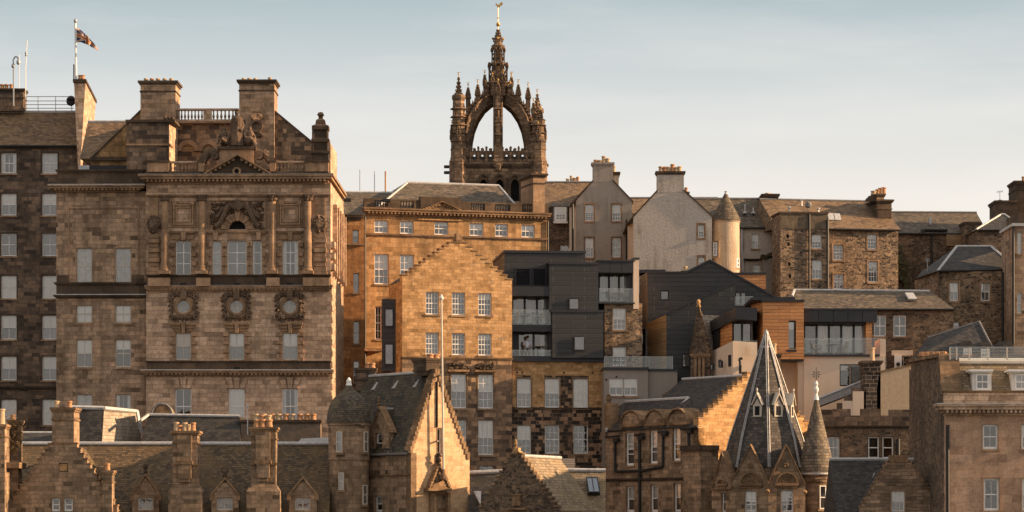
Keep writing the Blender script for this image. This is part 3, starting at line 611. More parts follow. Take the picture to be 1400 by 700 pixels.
    k = MB(); k.tube(c + Vector((0, 0, z(40))), c + Vector((0, 0, z(8))), .045, n=6); k.lathe(c, [(0, z(37)), (.17, z(35.5)), (.21, z(33.5)), (.17, z(31.5)), (0, z(30))], 12); k.lathe(c, [(0, z(26)), (.12, z(24.5)), (0, z(23))], 10)
    pts = [(-4.2, 7), (-3.6, 4.6), (-2.6, 4.2), (-2.2, 5.6), (-1, 6.6), (1, 6.4), (2, 4.4), (3.6, 3), (5.4, 3.4), (6, 5.6), (5, 7.2), (3.4, 7.6), (2, 9.4), (0, 10.6), (-1.6, 9.6), (-2.6, 7.6)]
    f = [Vector((cx + (x + .5) * k_, cy - .06, z(y))) for x, y in pts]; bk = [p + Vector((0, .12, 0)) for p in f]; k.loft(f[::-1], bk[::-1])
    k.build('weathercock', 'gilt', B.root)
    # cross arms low on the cone
    for a in range(4):
        p = c + Vector((.5 * math.cos(a * math.pi / 2), .5 * math.sin(a * math.pi / 2), z(53))); k = MB(); k.blob(p, (.16, .16, .16), a, .3, 1); k.build('crocket', 'gilt', B.root)
tower()

# ------------------------------------------------------------------ A far left tenement
A = Bld('stone_tenement', 'tall dark stone tenement at the left edge, rows of sash windows, railings on top', 'tenement', 40, 215, 0, wall='sooty')
for i, (y0, y1) in enumerate([(209, 237), (264.5, 294.5), (319, 350), (376.5, 408), (431, 464), (487, 520), (546, 581)]):
    for x0, x1 in ((1.5, 22.5), (57.5, 78.5), (-54, -33)): A.win(x0, y0, x1, y1, 2, 2, ['net', 'half', 'net', 'blind', 'half', 'half', 'blind'][i], surround='trimd', sur=2)
A.rect(-60, 199, 121, 700, depth=9)
A.cornice(-60, 199, 119, 204, .25, mat='trimd')
A.cornice(-60, 528, 119, 533, .2, mat='trimd', name='string_course')
A.roof(-60, 109, 199, 153, 2.8, 'slateb', ridge='lead', back=6)
# leaning party gable with its stack at the right end
k = MB(); tp = lambda x, y, D: pxw(x, y, D)
def prism4(b, t): m = MB(); m.hexa(b + t); return m
fb = [tp(107, 700, 213.6), tp(113.5, 700, 213.6), tp(124.5, 700, 221), tp(112, 700, 221)]
m = prism4([pxw(106.5, 226, 213.6), pxw(110, 226, 213.6), pxw(124.5, 226, 221), pxw(116, 226, 221)], [pxw(101, 110, 213.6), pxw(117, 110, 213.6), pxw(131, 139, 221), pxw(118, 139, 221)])
m.build('party_gable', 'tan2', A.root)
m = prism4([pxw(106.5, 400, 213.6), pxw(110, 400, 213.6), pxw(124.5, 400, 221), pxw(116, 400, 221)], [pxw(106.5, 226.1, 213.6), pxw(110, 226.1, 213.6), pxw(124.5, 226.1, 221), pxw(116, 226.1, 221)])
m.build('party_gable', 'tan2', A.root)
m = prism4([pxw(99.5, 112, 213.4), pxw(118, 112, 213.4), pxw(132.5, 141, 221.2), pxw(117, 141, 221.2)], [pxw(99.5, 108, 213.4), pxw(118, 108, 213.4), pxw(132.5, 137, 221.2), pxw(117, 137, 221.2)])
cp = m.build('gable_coping', 'trimd', A.root)
for x, y in ((110, 103), (113, 104)):
    c = pxw(x, 109, 214.6); k = MB(); k.lathe(c, [(.16, 0), (.18, .1), (.15, .25), (.2, .3), (.14, .34), (0, .3)], 12); k.build('chimney_pot', 'clay', cp)
A.chimney(-8, 32, 121, 152, [(3, 113), (9, 113), (15.5, 113)], d=2.2, dep=1.4, mat='sooty', pr=.16)
k = MB()
for y in (132, 138, 143, 148): k.tube(A.P(32, y, 2.6), A.P(101, y, 2.6), .03, n=5)
for x in (34, 52, 76, 98): k.tube(A.P(x, 131, 2.6), A.P(x, 153, 2.6), .03, n=5)
k.build('roof_railing', 'steel', A.root)
k = MB(); c = A.P(97, 138, 2.0); k.lathe(c, [(.02, -.05), (.35, .1)], 16); k.blob(c, (.36, .12, .4), 1, .02, 2); k.build('satellite_dish', 'iron', A.root)
k = MB(); k.path([A.P(106, 190, -.3), A.P(108, 200, -.3), A.P(112, 204, -.4), A.P(116, 203, -.4)], .07); k.tube(A.P(117, 199, -.4), A.P(117, 206, -.4), .22, n=10); k.build('rainwater_head', 'iron', A.root)

def mast(name, label, cat, pts, D, r, mat, knobs=()):
    P = [pxw(x, y, D) for x, y in pts]; rt = empty(name, P[0], label, cat)
    k = MB(); 
    for i, (a, b) in enumerate(zip(P, P[1:])): k.tube(a, b, r, r, 8)
    k.build('pole', mat, rt); 
    for (x, y, rr, nm) in knobs: k = MB(); k.blob(pxw(x, y, D - .05), (rr, rr, rr * 1.3), 1, .03, 2); k.build(nm, 'steel', rt)
    return rt
mast('camera_mast', 'grey mast with a hooked top and hanging camera, on the chimney at the far left', 'mast', [(18.5, 145), (18.5, 92), (18, 82), (20.5, 77.5), (24, 78), (25, 82)], 217, .055, 'steel', ((25.2, 85, .16, 'camera'), (18, 90, .14, 'bracket')))
mast('radio_aerial', 'thin short white aerial beside the hooked mast', 'aerial', [(26.5, 121), (26.5, 75)], 216.5, .02, 'white')
mast('radio_aerial', 'tallest thin aerial on the left roof, with two collars', 'aerial', [(35, 133), (35, 92), (37, 55)], 217, .03, 'white', ((35.6, 75, .09, 'collar'), (35.6, 72.5, .09, 'collar')))
mast('radio_aerial', 'dark stubby aerial just left of the flagpole', 'aerial', [(101, 112), (101, 88)], 214.4, .05, 'iron')
fp = mast('flagpole', 'white flagpole on the left tenement chimney', 'flagpole', [(104, 112), (103, 29)], 214.6, .075, 'white', ((103, 28.5, .13, 'finial'),))
# flag, blown to the right and drooping
def flag():
    D = 214.5; n = 16; mrows = 8; k = MB()
    def pt(i, j):
        t = i / n; s = j / mrows
        x = 105 + 29 * t; top = 38 + 7 * t + 22 * t ** 1.5; bot = 57 + 4 * t + 10 * t ** 2; 
        if t > .9: bot = max(bot, top + 2)
        y = top + (bot - top) * s * (1 if t < .3 else 1 - .25 * (t - .3)); p = pxw(x, y, D); p.y += .35 * math.sin(t * 9 + s * 2.4) * t + .12 * math.sin(t * 20); return p
    uvs = lambda i, j: (i / n, 1 - j / mrows)
    for i in range(n):
        for j in range(mrows): k.face([pt(i, j + 1), pt(i + 1, j + 1), pt(i + 1, j), pt(i, j)], [uvs(i, j + 1), uvs(i + 1, j + 1), uvs(i + 1, j), uvs(i, j)])
    m, N, L, b = newmat('flag_cloth'); uv = N.new('ShaderNodeUVMap'); uv.uv_map = 'UVMap'; sp = N.new('ShaderNodeSeparateXYZ'); L.new(uv.outputs[0], sp.inputs[0])
    u = math_(N, L, 'SUBTRACT', sp.outputs[0], .5); v = math_(N, L, 'SUBTRACT', sp.outputs[1], .5)
    au = math_(N, L, 'ABSOLUTE', u); av = math_(N, L, 'ABSOLUTE', v); dg = math_(N, L, 'ABSOLUTE', math_(N, L, 'SUBTRACT', au, av))
    c = mix(N, L, 'MIX', math_(N, L, 'LESS_THAN', dg, .09), (.02, .025, .09), (.55, .42, .3)); c = mix(N, L, 'MIX', math_(N, L, 'LESS_THAN', dg, .03), c, (.42, .12, .04))  # reds turned orange and darker; warm backlight is put into the cloth colour
    cr = math_(N, L, 'MINIMUM', math_(N, L, 'MULTIPLY', au, 1.6), av)
    c = mix(N, L, 'MIX', math_(N, L, 'LESS_THAN', cr, .16), c, (.55, .42, .3)); c = mix(N, L, 'MIX', math_(N, L, 'LESS_THAN', cr, .1), c, (.42, .13, .05)); L.new(c, b.inputs['Base Color']); b.inputs['Roughness'].default_value = .8
    o = k.build('flag', m, None, smooth=True); meta(o, 'red, white and blue flag blown to the right of its pole', 'flag')
    md = o.modifiers.new('s', 'SOLIDIFY'); md.thickness = .015
flag()

# ------------------------------------------------------------------ C golden classical building
C = Bld('classical_building', 'wide golden stone building with small central pediment and hipped slate roof, behind the crow-stepped gable', 'building', 620, 209, 17, wall='gold_old')
for x0, x1 in ((512, 531), (547, 565.5), (594, 613), (642, 661), (677, 694.5), (713, 731)):
    C.win(x0, 304, x1, 321.5, 3, 2, 'half' if x0 in (512, 642) else 'third', sill='step')
for x0, x1 in ((512, 531.5), (547, 566)): C.win(x0, 350, x1, 391, 3, 4, 'half', sill='step')
C.win(677, 348, 694.5, 389, 3, 4, 'net', sill='step'); C.win(513, 421, 522, 466, 2, 4, 'net', sill='step')
C.rect(498, 297, 749, 700, depth=14)
C.cornice(495, 288, 752, 298, .5, dent=True, mat='step')
C.cornice(498, 322, 749, 326.5, .18, mat='trim', name='string_course')
C.part('plinth_panel', 'gold', 572, 300, 632, 302, -.12, .1)
def balus(F, x0, x1, yt, yb, n, d, mat, piers=(), th=.3, name='balustrade'):
    k = MB(); a, b = F.s_(x0, d), F.s_(x1, d); z1, z0 = F.z_(yt, d), F.z_(yb, d); h = z1 - z0
    F.rbox(k, a, b, d, d + th, z1 - h * .16, z1); F.rbox(k, a, b, d, d + th, z0, z0 + h * .14)
    segs = []; cur = a
    for p0, p1 in piers: q0, q1 = F.s_(p0, d), F.s_(p1, d); F.rbox(k, q0, q1, d + .01, d + th - .01, z0, z1); segs.append((cur, q0)); cur = q1
    segs.append((cur, b)); tot = sum(e - s_ for s_, e in segs)
    for s_, e in segs:
        m = max(0, round(n * (e - s_) / tot))
        for i in range(m):
            x = s_ + (e - s_) * (i + .5) / m; w_ = min(.13, (e - s_) / m * .36)
            k.lathe(F.W(x, d + th / 2, z0 + h * .12), [(w_ * .9, 0), (w_ * .5, h * .08), (w_, h * .25), (w_ * .45, h * .5), (w_ * .6, h * .68), (w_ * .9, h * .74)], 8)
    return k.build(name, mat, F.root)
ps = [(498, 512), (530, 547), (566, 575), (631, 644), (663, 677), (698, 714), (733, 750)]
balus(C, 498, 750, 275, 288, 44, .15, 'trimd', ps)
C.part('parapet_block', 'trimd', 575, 270, 631, 289, .05, .6)
def pediment(F, xl, xr, ya, yb, d, proj, mat, th=3.4, tmat=None):
    k = MB(); A_, B_, C_ = (xl, yb), ((xl + xr) / 2, ya), (xr, yb)
    f = [F.P(*p, d - proj * .3) for p in (A_, C_, B_)]; b = [p + F.n * (.6 + proj * .3) for p in f]; k.loft(f, b); o = k.build('pediment', tmat or mat, F.root)
    k = MB()
    for (p, q) in ((A_, B_), (B_, C_)):
        for e, t in ((proj, th * .35), (proj * .7, th)):
            P0, P1 = F.P(*p, d - e), F.P(*q, d - e); dz = Vector((0, 0, t * K * F.D)); dn = F.n * (.5 + e)
            k.hexa([P0 - dz * .6, P1 - dz * .6, P1 - dz * .6 + dn, P0 - dz * .6 + dn, P0 + dz * .2, P1 + dz * .2, P1 + dz * .2 + dn, P0 + dz * .2 + dn])
        n = 9
        for i in range(1, n):
            c = F.P(p[0] + (q[0] - p[0]) * i / n, p[1] + (q[1] - p[1]) * i / n + th, d - proj * .7); w_ = .09; F2 = [c + F.t * sx * w_ + Vector((0, 0, sz * w_)) for sx, sz in ((-1, -1), (1, -1), (1, 1), (-1, 1))]; k.loft(F2, [v + F.n * .3 for v in F2])
    k.build('raking_cornice', mat, o); return o
pediment(C, 568, 641, 276, 291, 0, .35, 'step', 2.4)
C.roof(515, 712, 287, 251, 4.2, 'slateg', xr0=557, xr1=682, d=1.0, ridge='lead', gutter=False)
C.chimney(729, 745, 233, 290, [(733, 228)], d=-.1, dep=3, mat='trim', capp=.2)
C.pipe([(749, 298), (749, 700)], .07)
C.part('lower_ledge', 'step', 498, 478, 524, 482, -.35, .1); C.pipe([(499, 300), (499, 700)], .07)
# recessed wing to the left
C2 = Bld('side_wing', '', '', 476, 204, 6, root=C.root, wall='orange')
for x0, x1, y0, y1 in ((453.5, 461.5, 314, 332), (482, 490.5, 314, 332), (483, 491, 373, 400), (453.5, 461.5, 359, 400), (483, 491.5, 439, 470), (455, 462, 440, 470), (483, 491.5, 493, 524), (455, 461, 492, 522)):
    C2.win(x0, y0, x1, y1, 1, 2, 'net', mat='offw', sill='step')
C2.rect(440, 300, 498.5, 700, depth=9, name='wing_wall'); C2.cornice(440, 293, 497, 301, .25, mat='trimd'); C2.part('string_course', 'trim', 440, 333, 498, 335, -.12, .1)
C2.roof(440, 545, 297, 263, 4, 'slateg', d=4.6, ridge='lead', gutter=False)
for x in (475, 529): C2.part('rooflight', 'iron', x - 5, 271, x + 5, 275, 3.0, 3.5)
for x, y, l in ((492, 232, 'aerial standing nearest the carved left building, on the low slate roof'), (512, 234, 'middle thin aerial of the three on the low slate roof'), (527, 234, 'thick rusty aerial, nearest the hipped roof')):
    mast('radio_aerial', l, 'aerial', [(x, 264), (x, y)], 218.5, .03 if x < 520 else .06, 'steel' if x < 520 else 'clay')
# ------------------------------------------------------------------ B carved civic building
B = Bld('civic_building', 'large carved sandstone building with four columns, round windows, a pediment and statues on the roof', 'building', 325, 188, -1, wall='tan2')
def F(x, y, d=0): return B.P(x, y, d)
def keyblock(F_, x, y0, y1, w0, w1, d, dd, mat='trim', name='keystone', parent=None):
    k = MB(); f = [F_.P(x - w1, y1, d), F_.P(x + w1, y1, d), F_.P(x + w0, y0, d), F_.P(x - w0, y0, d)]; k.loft(f, [p + F_.n * dd for p in f]); return k.build(name, mat, parent or F_.root)
# windows
def blocks(F_, x0, x1, y0, y1, n, wd, name='rusticated_surround', parent=None, mat='trim'):
    for sx in (-1, 1):
        k = MB(); xa = x0 if sx < 0 else x1
        for i in range(n):
            ya = y0 + (y1 - y0) * i / n; yb = y0 + (y1 - y0) * (i + 1) / n; big = i % 2 == 0; ww = wd if big else wd * .55
            F_.box(k, *((xa - ww, ya + .25, xa - .2, yb - .25) if sx < 0 else (xa + .2, ya + .25, xa + ww, yb - .25)), -.14 if big else -.06, .05)
        k.build(name, mat, parent or F_.root)
for x0, x1, c in ((240, 261, 2), (290, 302.5, 1), (310.5, 337, 2), (345, 358, 1), (386, 407.5, 2)):
    w_ = B.win(x0, 329, x1, 376, c, 3, {240: 'dark', 290: 'net', 310.5: 'net', 345: 'net', 386: 'net'}[x0], meet=False, bar=.05, rec=.2, sill=False); blocks(B, x0, x1, 331, 376, 7, 7 if c == 2 and x0 != 310.5 else 5, parent=w_)
for i, x in enumerate((240, 313, 386)):
    w_ = B.win(x, 455, x + 21, 492, 2, 2, 'tan' if i == 0 else 'half', mat='offw'); blocks(B, x, x + 21, 454, 494, 7, 8, parent=w_)
    keyblock(B, x + 10.5, 440, 455, 3.2, 2, -.28, .3, parent=w_)
    for sx in (-1, 1):
        k = MB(); xs = sorted((x + 10.5 + sx * 3.6, x + 10.5 + sx * 17)); B.box(k, xs[0], 441, xs[1], 444, -.3, .05); B.box(k, xs[0] + (1.5 if sx < 0 else 0), 444, xs[1] - (1.5 if sx > 0 else 0), 449, -.18, .05); B.box(k, xs[0] + (4 if sx < 0 else 0), 449, xs[1] - (4 if sx > 0 else 0), 453, -.1, .05); k.build('window_head', 'trim', w_)
    w_ = B.win(x - .5, 531, x + 21.5, 580, 2, 2, ['dark', 'blind', 'curt'][i]); 
    for dx in (-9, 0, 9):
        k = MB(); t = dx * .35; f = [B.P(x + 10.5 + dx * .8 - 3 , 530.5, -.1), B.P(x + 10.5 + dx * .8 + 3, 530.5, -.1), B.P(x + 10.5 + dx * 1.25 + 4, 516, -.1), B.P(x + 10.5 + dx * 1.25 - 4, 516, -.1)]; k.loft(f, [p + B.n * .12 for p in f]); k.build('voussoir', 'tan2', w_)
# round windows
RW = [(250.5, 419), (323, 419), (396, 419)]
for x, y in RW: B.holes.append([(B.s_(x + 9 * math.cos(i * math.pi / 12)), B.z_(y + 9 * math.sin(i * math.pi / 12))) for i in range(24)])
# lunette
B.holes.append([(B.s_(324.5 + 11.5 * math.cos(i * math.pi / 12)), B.z_(313.5 - 11.5 * math.sin(i * math.pi / 12))) for i in range(13)])
B.rect(200, 250, 452, 700, depth=11)
k = MB(); k.face([B.P(310, 315, .3), B.P(339, 315, .3), B.P(339, 300, .3), B.P(310, 300, .3)]); k.build('lunette', 'dark', B.root)
def ring(k, F_, x, y, r0, r1, d0, d1, n=28, a0=0, a1=2 * math.pi):
    for i in range(n):
        s0 = a0 + (a1 - a0) * i / n; s1 = a0 + (a1 - a0) * (i + 1) / n
        q = [F_.P(x + r * math.cos(s), y - r * math.sin(s), d0) for r, s in ((r0, s0), (r1, s0), (r1, s1), (r0, s1))]; k.loft(q[::-1], [p + F_.n * (d1 - d0) for p in q][::-1])
for x, y in RW:
    k = MB(); ring(k, B, x, y, 7.9, 8.9, .06, .14); 
    for o_ in (-2.7, 2.7): B.box(k, x + o_ - .35, y - 8, x + o_ + .35, y + 8, .09, .13); B.box(k, x - 8, y + o_ - .35, x + 8, y + o_ + .35, .095, .125)
    w_ = k.build('round_window', 'offw', B.root)
    k = MB(); k.face([B.P(x + 8.8 * math.cos(i * math.pi / 12), y - 8.8 * math.sin(i * math.pi / 12), .12) for i in range(24)][::1]); k.build('pane', 'glass', w_)
    k = MB(); k.face([B.P(x + 9 * math.cos(i * math.pi / 12), y - 9 * math.sin(i * math.pi / 12), .3) for i in range(24)]); k.build('curtain', 'net', w_)
    k = MB(); ring(k, B, x, y, 9.1, 11.6, -.16, .05); ring(k, B, x, y, 11.7, 14, -.08, .05)
    k.build('moulded_ring', 'trim', w_)
    k = MB(); ii = 0
    rnd = random.Random(int(x))
    for a in range(40):
        t = a * math.pi / 20; rr = 15.6 + 3 * abs(math.sin(2 * t)) ** 2 + rnd.uniform(-.6, .6)
        k.blob(B.P(x + rr * math.cos(t), y - rr * math.sin(t), -.05), (.1, .17, .12), a, .3, 1)
        if a % 2: k.blob(B.P(x + (rr + 3.2) * math.cos(t + .1), y - (rr + 3.2) * math.sin(t + .1), -.02), (.09, .14, .1), a + 9, .3, 1)
        if abs(math.sin(2 * t)) > .7: k.path([B.P(x + (rr + q) * math.cos(t + q * .02), y - (rr + q) * math.sin(t + q * .02), -.1) for q in (0, 3, 6)], .045, 5)
    for sx in (-1, 1):
        for sy in (-1, 1): ring(k, B, x + sx * 17, y + sy * 14, 1.6, 3.4, -.2, .03, 12)
    B.box(k, x - 4, y - 22, x + 4, y - 10, -.3, .02)
    k.build('carved_frame', 'carve', w_)
# storeys
B.cornice(191, 240, 457, 252, .75, dent=True, mat='trim', lead='leadd', back=11)
B.cornice(198, 391, 455, 399, .3, dent=True, mat='trim', name='string_course', lead='leadd')
B.part('pedestal_band', 'trimd', 200.2, 379, 451.8, 392, -.1, .05)
B.cornice(199, 375.5, 453, 379.5, .22, mat='trimd', name='string_course')
B.cornice(193, 506.5, 457, 514.5, .45, dent=True, mat='trim', name='string_course', lead='lead')
B.part('band_course', 'trimd', 200.3, 495, 451.7, 507, -.06, .05); B.cornice(199, 493.5, 453, 496.5, .16, mat='trimd', name='string_course')
B.cornice(200, 266, 452, 270, .22, mat='trim', name='architrave'); B.part('frieze', 'tan2', 200.2, 252, 451.8, 266, -.08, .04)
for x in (250, 324, 396): B.part('vent', 'dark', x - 4, 387, x + 4, 391.5, -.12, 0)
B.part('vent', 'dark', 320, 502, 328, 507, -.08, 0)
for x0, x1 in ((202, 232), (268, 287), (364, 382), (414, 450)): B.part('pedestal', 'trim', x0, 379.6, x1, 391, -.5, .02)
for xc in (225.5, 276, 372.5, 421):
    k = MB(); c = B.P(xc, 371, -.28); h = B.z_(276) - B.z_(371); r = 5.2 * K * B.D
    k.lathe(c, [(r * 1.35, 0), (r * 1.35, .12), (r * 1.1, .2), (r * 1.15, .3), (r, .36), (r * 1.0, h * .33), (r * .86, h), (r * 1.0, h + .04)], 20)
    o = k.build('column', 'trim', B.root, smooth=False)
    k = MB(); z0 = h + .04
    for a in range(12):
        t = a * math.pi / 6; k.blob(c + Vector((math.cos(t) * r * 1.0, math.sin(t) * r * 1.0, z0 + .12)), (.09, .09, .14), a, .2, 1); k.blob(c + Vector((math.cos(t + .2) * r * 1.2, math.sin(t + .2) * r * 1.2, z0 + .27)), (.08, .08, .08), a, .2, 1)
    ss = B.s_(xc, -.28); B.rbox(k, ss - r * 1.45, ss + r * 1.45, -.28 - r * 1.3, .02, c.z + z0 + .32, c.z + z0 + .4); k.build('capital', 'carve', o)
    k = MB(); B.rbox(k, ss - r * 1.5, ss + r * 1.5, -.28 - r * 1.5, .02, B.z_(375.4), B.z_(371)); k.build('column_base', 'trim', o)
for x0, x1 in ((202, 218), (429, 446)):  # rusticated end piers with cartouches
    k = MB(); n = 8
    for i in range(n): ya = 319 + (371 - 319) * i / n; B.box(k, x0 + (0 if i % 2 else 1.2), ya + .4, x1 - (0 if i % 2 else 1.2), ya + 6.1, -.26 if i % 2 else -.12, .03)
    B.box(k, x0 + 2, 271, x1 - 2, 318, -.1, .03); B.box(k, x0 - 1, 371, x1 + 1, 375.4, -.3, .03)
    k.build('rusticated_pier', 'trim', B.root)
    k = MB(); xc = (x0 + x1) / 2; k.blob(B.P(xc, 306, -.2), (.34, .22, .45), 3, .12, 2)
    for a in range(12): t = a * math.pi / 6; k.blob(B.P(xc + 7.5 * math.cos(t), 306 - 9.5 * math.sin(t), -.2), (.15, .17, .17), a, .35, 1)
    k.build('cartouche', 'carve', B.root)
for xc in (250.5, 396.5):  # blank framed panels
    k = MB()
    for r_, e in ((17, .1), (14, .2), (11, .13)):
        w1 = r_; h0, h1 = 293 - r_ * 1.02, 293 + r_ * 1.02; t = 2.2
        B.box(k, xc - w1, h0, xc + w1, h0 + t, -e, .03); B.box(k, xc - w1, h1 - t, xc + w1, h1, -e, .03); B.box(k, xc - w1, h0 + t + .01, xc - w1 + t, h1 - t - .01, -e, .03); B.box(k, xc + w1 - t, h0 + t + .01, xc + w1, h1 - t - .01, -e, .03)
    for a in (-1, 1): B.box(k, xc + a * 12 - 3, 274, xc + a * 12 + 3, 280, -.24, .03)
    k.build('framed_panel', 'trim', B.root)
    B.cornice(xc - 18, 316, xc + 18, 321, .25, mat='trim', name='window_entablature'); B.part('window_entablature', 'trim', xc - 15, 321, xc + 15, 327, -.12, .03); keyblock(B, xc, 317, 328, 3.6, 2.4, -.3, .3)
for x0, x1 in ((282, 307), (341, 366)): B.cornice(x0, 316, x1, 321, .25, mat='trim', name='window_entablature'); keyblock(B, (x0 + x1) / 2 + (0), 317, 328, 3.4, 2.2, -.3, .3)
B.part('lunette_sill', 'trim', 310, 315, 339, 318, -.15, .03); B.part('lintel_panel', 'trim', 312, 318.2, 337, 327, -.06, .03)
k = MB()
for i in range(9):
    a0 = math.pi * i / 9 + .02; a1 = math.pi * (i + 1) / 9 - .02; r1 = 22.5 if i % 2 == 0 else 20; e = -.16 if i % 2 == 0 else -.08
    if i == 4: r1 = 27; e = -.3
    q = [B.P(324.5 + r * math.cos(a), 313.5 - r * math.sin(a), e) for r, a in ((12, a0), (r1, a0), (r1, a1), (12, a1))]; k.loft(q[::-1], [p + B.n * .3 for p in q][::-1])
k.build('arch_voussoirs', 'trim', B.root)
k = MB(); rnd = random.Random(5)
for i in range(330):
    x = rnd.uniform(289, 360); y = rnd.uniform(277, 313); r = math.hypot(x - 324.5, y - 313.5)
    if r < 23.5: continue
    k.blob(B.P(x, y, -.03), (rnd.uniform(.05, .15), .22, rnd.uniform(.05, .13)), i, .4, 1)
for sx in (-1, 1):
    pts = [B.P(324.5 + sx * (4 + 26 * t), 284 + 24 * t * t - 6 * math.sin(t * 6), -.25) for t in [i / 14 for i in range(15)]]; k.path(pts, .16, 6)
    pts = [B.P(324.5 + sx * (8 + 22 * t), 279 + 16 * t + 3 * math.sin(t * 9), -.2) for t in [i / 14 for i in range(15)]]; k.path(pts, .11, 6)
k.blob(B.P(324.5, 281, -.35), (.3, .22, .42), 1, .12, 2); k.build('carved_relief', 'carve', B.root)
k = MB(); t = 1.6
B.box(k, 285, 273, 364, 273 + t, -.12, .03); B.box(k, 285, 274.7, 285 + t, 313, -.12, .03); B.box(k, 364 - t, 274.7, 364, 313, -.12, .03); k.build('relief_frame', 'trim', B.root)
# quoins and mouldings on the sunny flank
S = Bld('flank', '', '', 452, B.P(452, 400).y, 88, root=B.root, wall='tan2')
def flank():
    p0 = B.P(452, 400, 0); k = MB()
    for i in range(34):
        z = B.z_(392) - .15 - i * .36
        if z < B.z_(640): break
        a = B.s_(452); B.rbox(k, a + .002, a + (.12 if i % 2 else .07), .0 + .02, .9 if i % 2 else .5, z - .33, z)
    for y in (330, 345, 360): 
        a = B.s_(452); B.rbox(k, a + .002, a + .25, .1, 1.2, B.z_(y + 9), B.z_(y))
    a = B.s_(452)
    for q in range(5): B.rbox(k, a + .002, a + .3, 1.6 + q * 1.9, 2.0 + q * 1.9, B.z_(375), B.z_(276))
    k.build('flank_quoin', 'tan2', B.root)
flank()
# parapet storey
B.part('parapet_base', 'trimd', 199, 234, 449, 240, .0, .6)
for x0, x1 in ((201, 231), (271, 279), (369, 377), (417, 449)): B.part('parapet_pier', 'trim', x0, 221.5, x1, 234.5, -.1, .7); B.part('parapet_pier_cap', 'trimd', x0 - 1, 218.5, x1 + 1, 221.4, -.2, .8)
balus(B, 231, 271, 220, 236, 8, .1, 'tan2'); balus(B, 377, 417, 220, 236, 8, .1, 'tan2')
pediment(B, 270, 379, 211, 242, -.1, .6, 'trim', 3.6, 'trimd')
k = MB(); ring(k, B, 323.5, 234, 3.2, 5.8, -.45, -.2, 20); k.build('oculus_ring', 'trim', B.root); k = MB(); k.face([B.P(323.5 + 3.3 * math.cos(i * math.pi / 8), 234 - 3.3 * math.sin(i * math.pi / 8), -.33) for i in range(16)]); k.build('oculus', 'dark', B.root)
B.part('statue_plinth', 'trim', 300, 204, 347, 226, .1, 1.3); B.part('statue_plinth_cap', 'trimd', 297, 200, 350, 204, -.05, 1.45)
for sx in (-1, 1):
    k = MB(); c = 323.5
    pts = [B.P(c + sx * (26 + 22 * t), 207 + 12 * t * t + 1.5 * math.sin(8 * t), .5) for t in [i / 10 for i in range(11)]]; k.path(pts, .3, 8); ring(k, B, c + sx * 46, 217, 1, 5, .2, .8, 16); ring(k, B, c + sx * 30, 212, 1, 6, .2, .8, 16); k.build('scroll', 'carve', B.root)
# statue group
def statue():
    k = MB(); c = B.P(323.5, 200, .65); u = K * B.D
    def at_(x, y, d=.65): return B.P(x, y, d)
    base = at_(324, 200); H = 50 * u
    k.lathe(base, [(.52, 0), (.5, .3), (.42, H * .3), (.36, H * .5), (.40, H * .66), (.38, H * .76), (.2, H * .83), (.1, H * .86)], 14)
    for i in range(9): a = i * math.pi * 2 / 9; k.tube(base + Vector((.5 * math.cos(a), .45 * math.sin(a), 0)), base + Vector((.33 * math.cos(a), .3 * math.sin(a), H * .6)), .07, .04, 6)
    k.blob(base + Vector((0, -.02, H * .91)), (.15, .16, .19), 1, .05, 2); k.lathe(base + Vector((0, 0, H * .93)), [(.17, 0), (.15, .08), (.19, .15), (0, .16)], 10)
    k.path([at_(318.5, 163), at_(316.5, 172), at_(321, 176)], .1, 7); k.path([at_(329, 163), at_(332.5, 171), at_(329, 179, .4)], .1, 7); k.blob(at_(329.5, 178, .35), (.12, .1, .15), 2, .1, 1)
    k.build('standing_figure', 'carve', B.root)
    for sx, hx in ((-1, 307), (1, 341)):
        k = MB()
        k.blob(at_(hx, 193, .6), (.42, .4, .34), 4, .15, 2); k.blob(at_(hx + sx * 1, 185, .6), (.25, .24, .38), 5, .1, 2); k.blob(at_(hx + sx * .5, 176.5, .6), (.13, .14, .17), 6, .05, 2)
        k.path([at_(hx - sx * 3, 182), at_(hx - sx * 6, 187, .4), at_(hx - sx * 3, 190, .3)], .08, 6); k.path([at_(hx + sx * 4, 182), at_(hx + sx * 7, 187, .5), at_(hx + sx * 8, 193, .5)], .08, 6)
        k.path([at_(hx - sx * 2, 194, .2), at_(hx + sx * 4, 190, .15), at_(hx + sx * 8, 198, .2)], .14, 7); k.build('seated_figure', 'carve', B.root)
statue()
# attic behind the parapet
B.d2 = 4
B.wall([(241, 262), (241, 166), (327, 166), (327, 262)], 'mixed', 4.2, 4, name='attic_wall')
balus(B, 241, 326, 148, 165.5, 15, 3.9, 'tan2', [(278, 289)])
B.part('attic_band', 'trim', 240, 165.5, 327, 168, 3.75, 4.3)
B.chimney(192, 240, 110, 232, [(199.5, 103), (207.5, 103), (216, 103), (225, 103), (234, 103)], d=3.6, dep=2.2, mat='tan', capp=.16, pmat='clayp', band=True, pr=.13)
B.chimney(327, 375, 109, 232, [(333, 103), (341, 103), (349, 103), (369, 102)], d=3.4, dep=2.2, mat='tan', capp=.16, pmat='clayp', pr=.13)
k = MB()
for a, b in (((192, 152), (192, 165)),): pass
B.wall([(125, 262), (125, 217), (192, 152), (192, 262)], 'gold_old', 3.9, 5, name='gable_wall')
B.wall([(375, 262), (375, 153), (427, 196), (427, 262)], 'mixed', 3.7, 5, name='gable_wall')
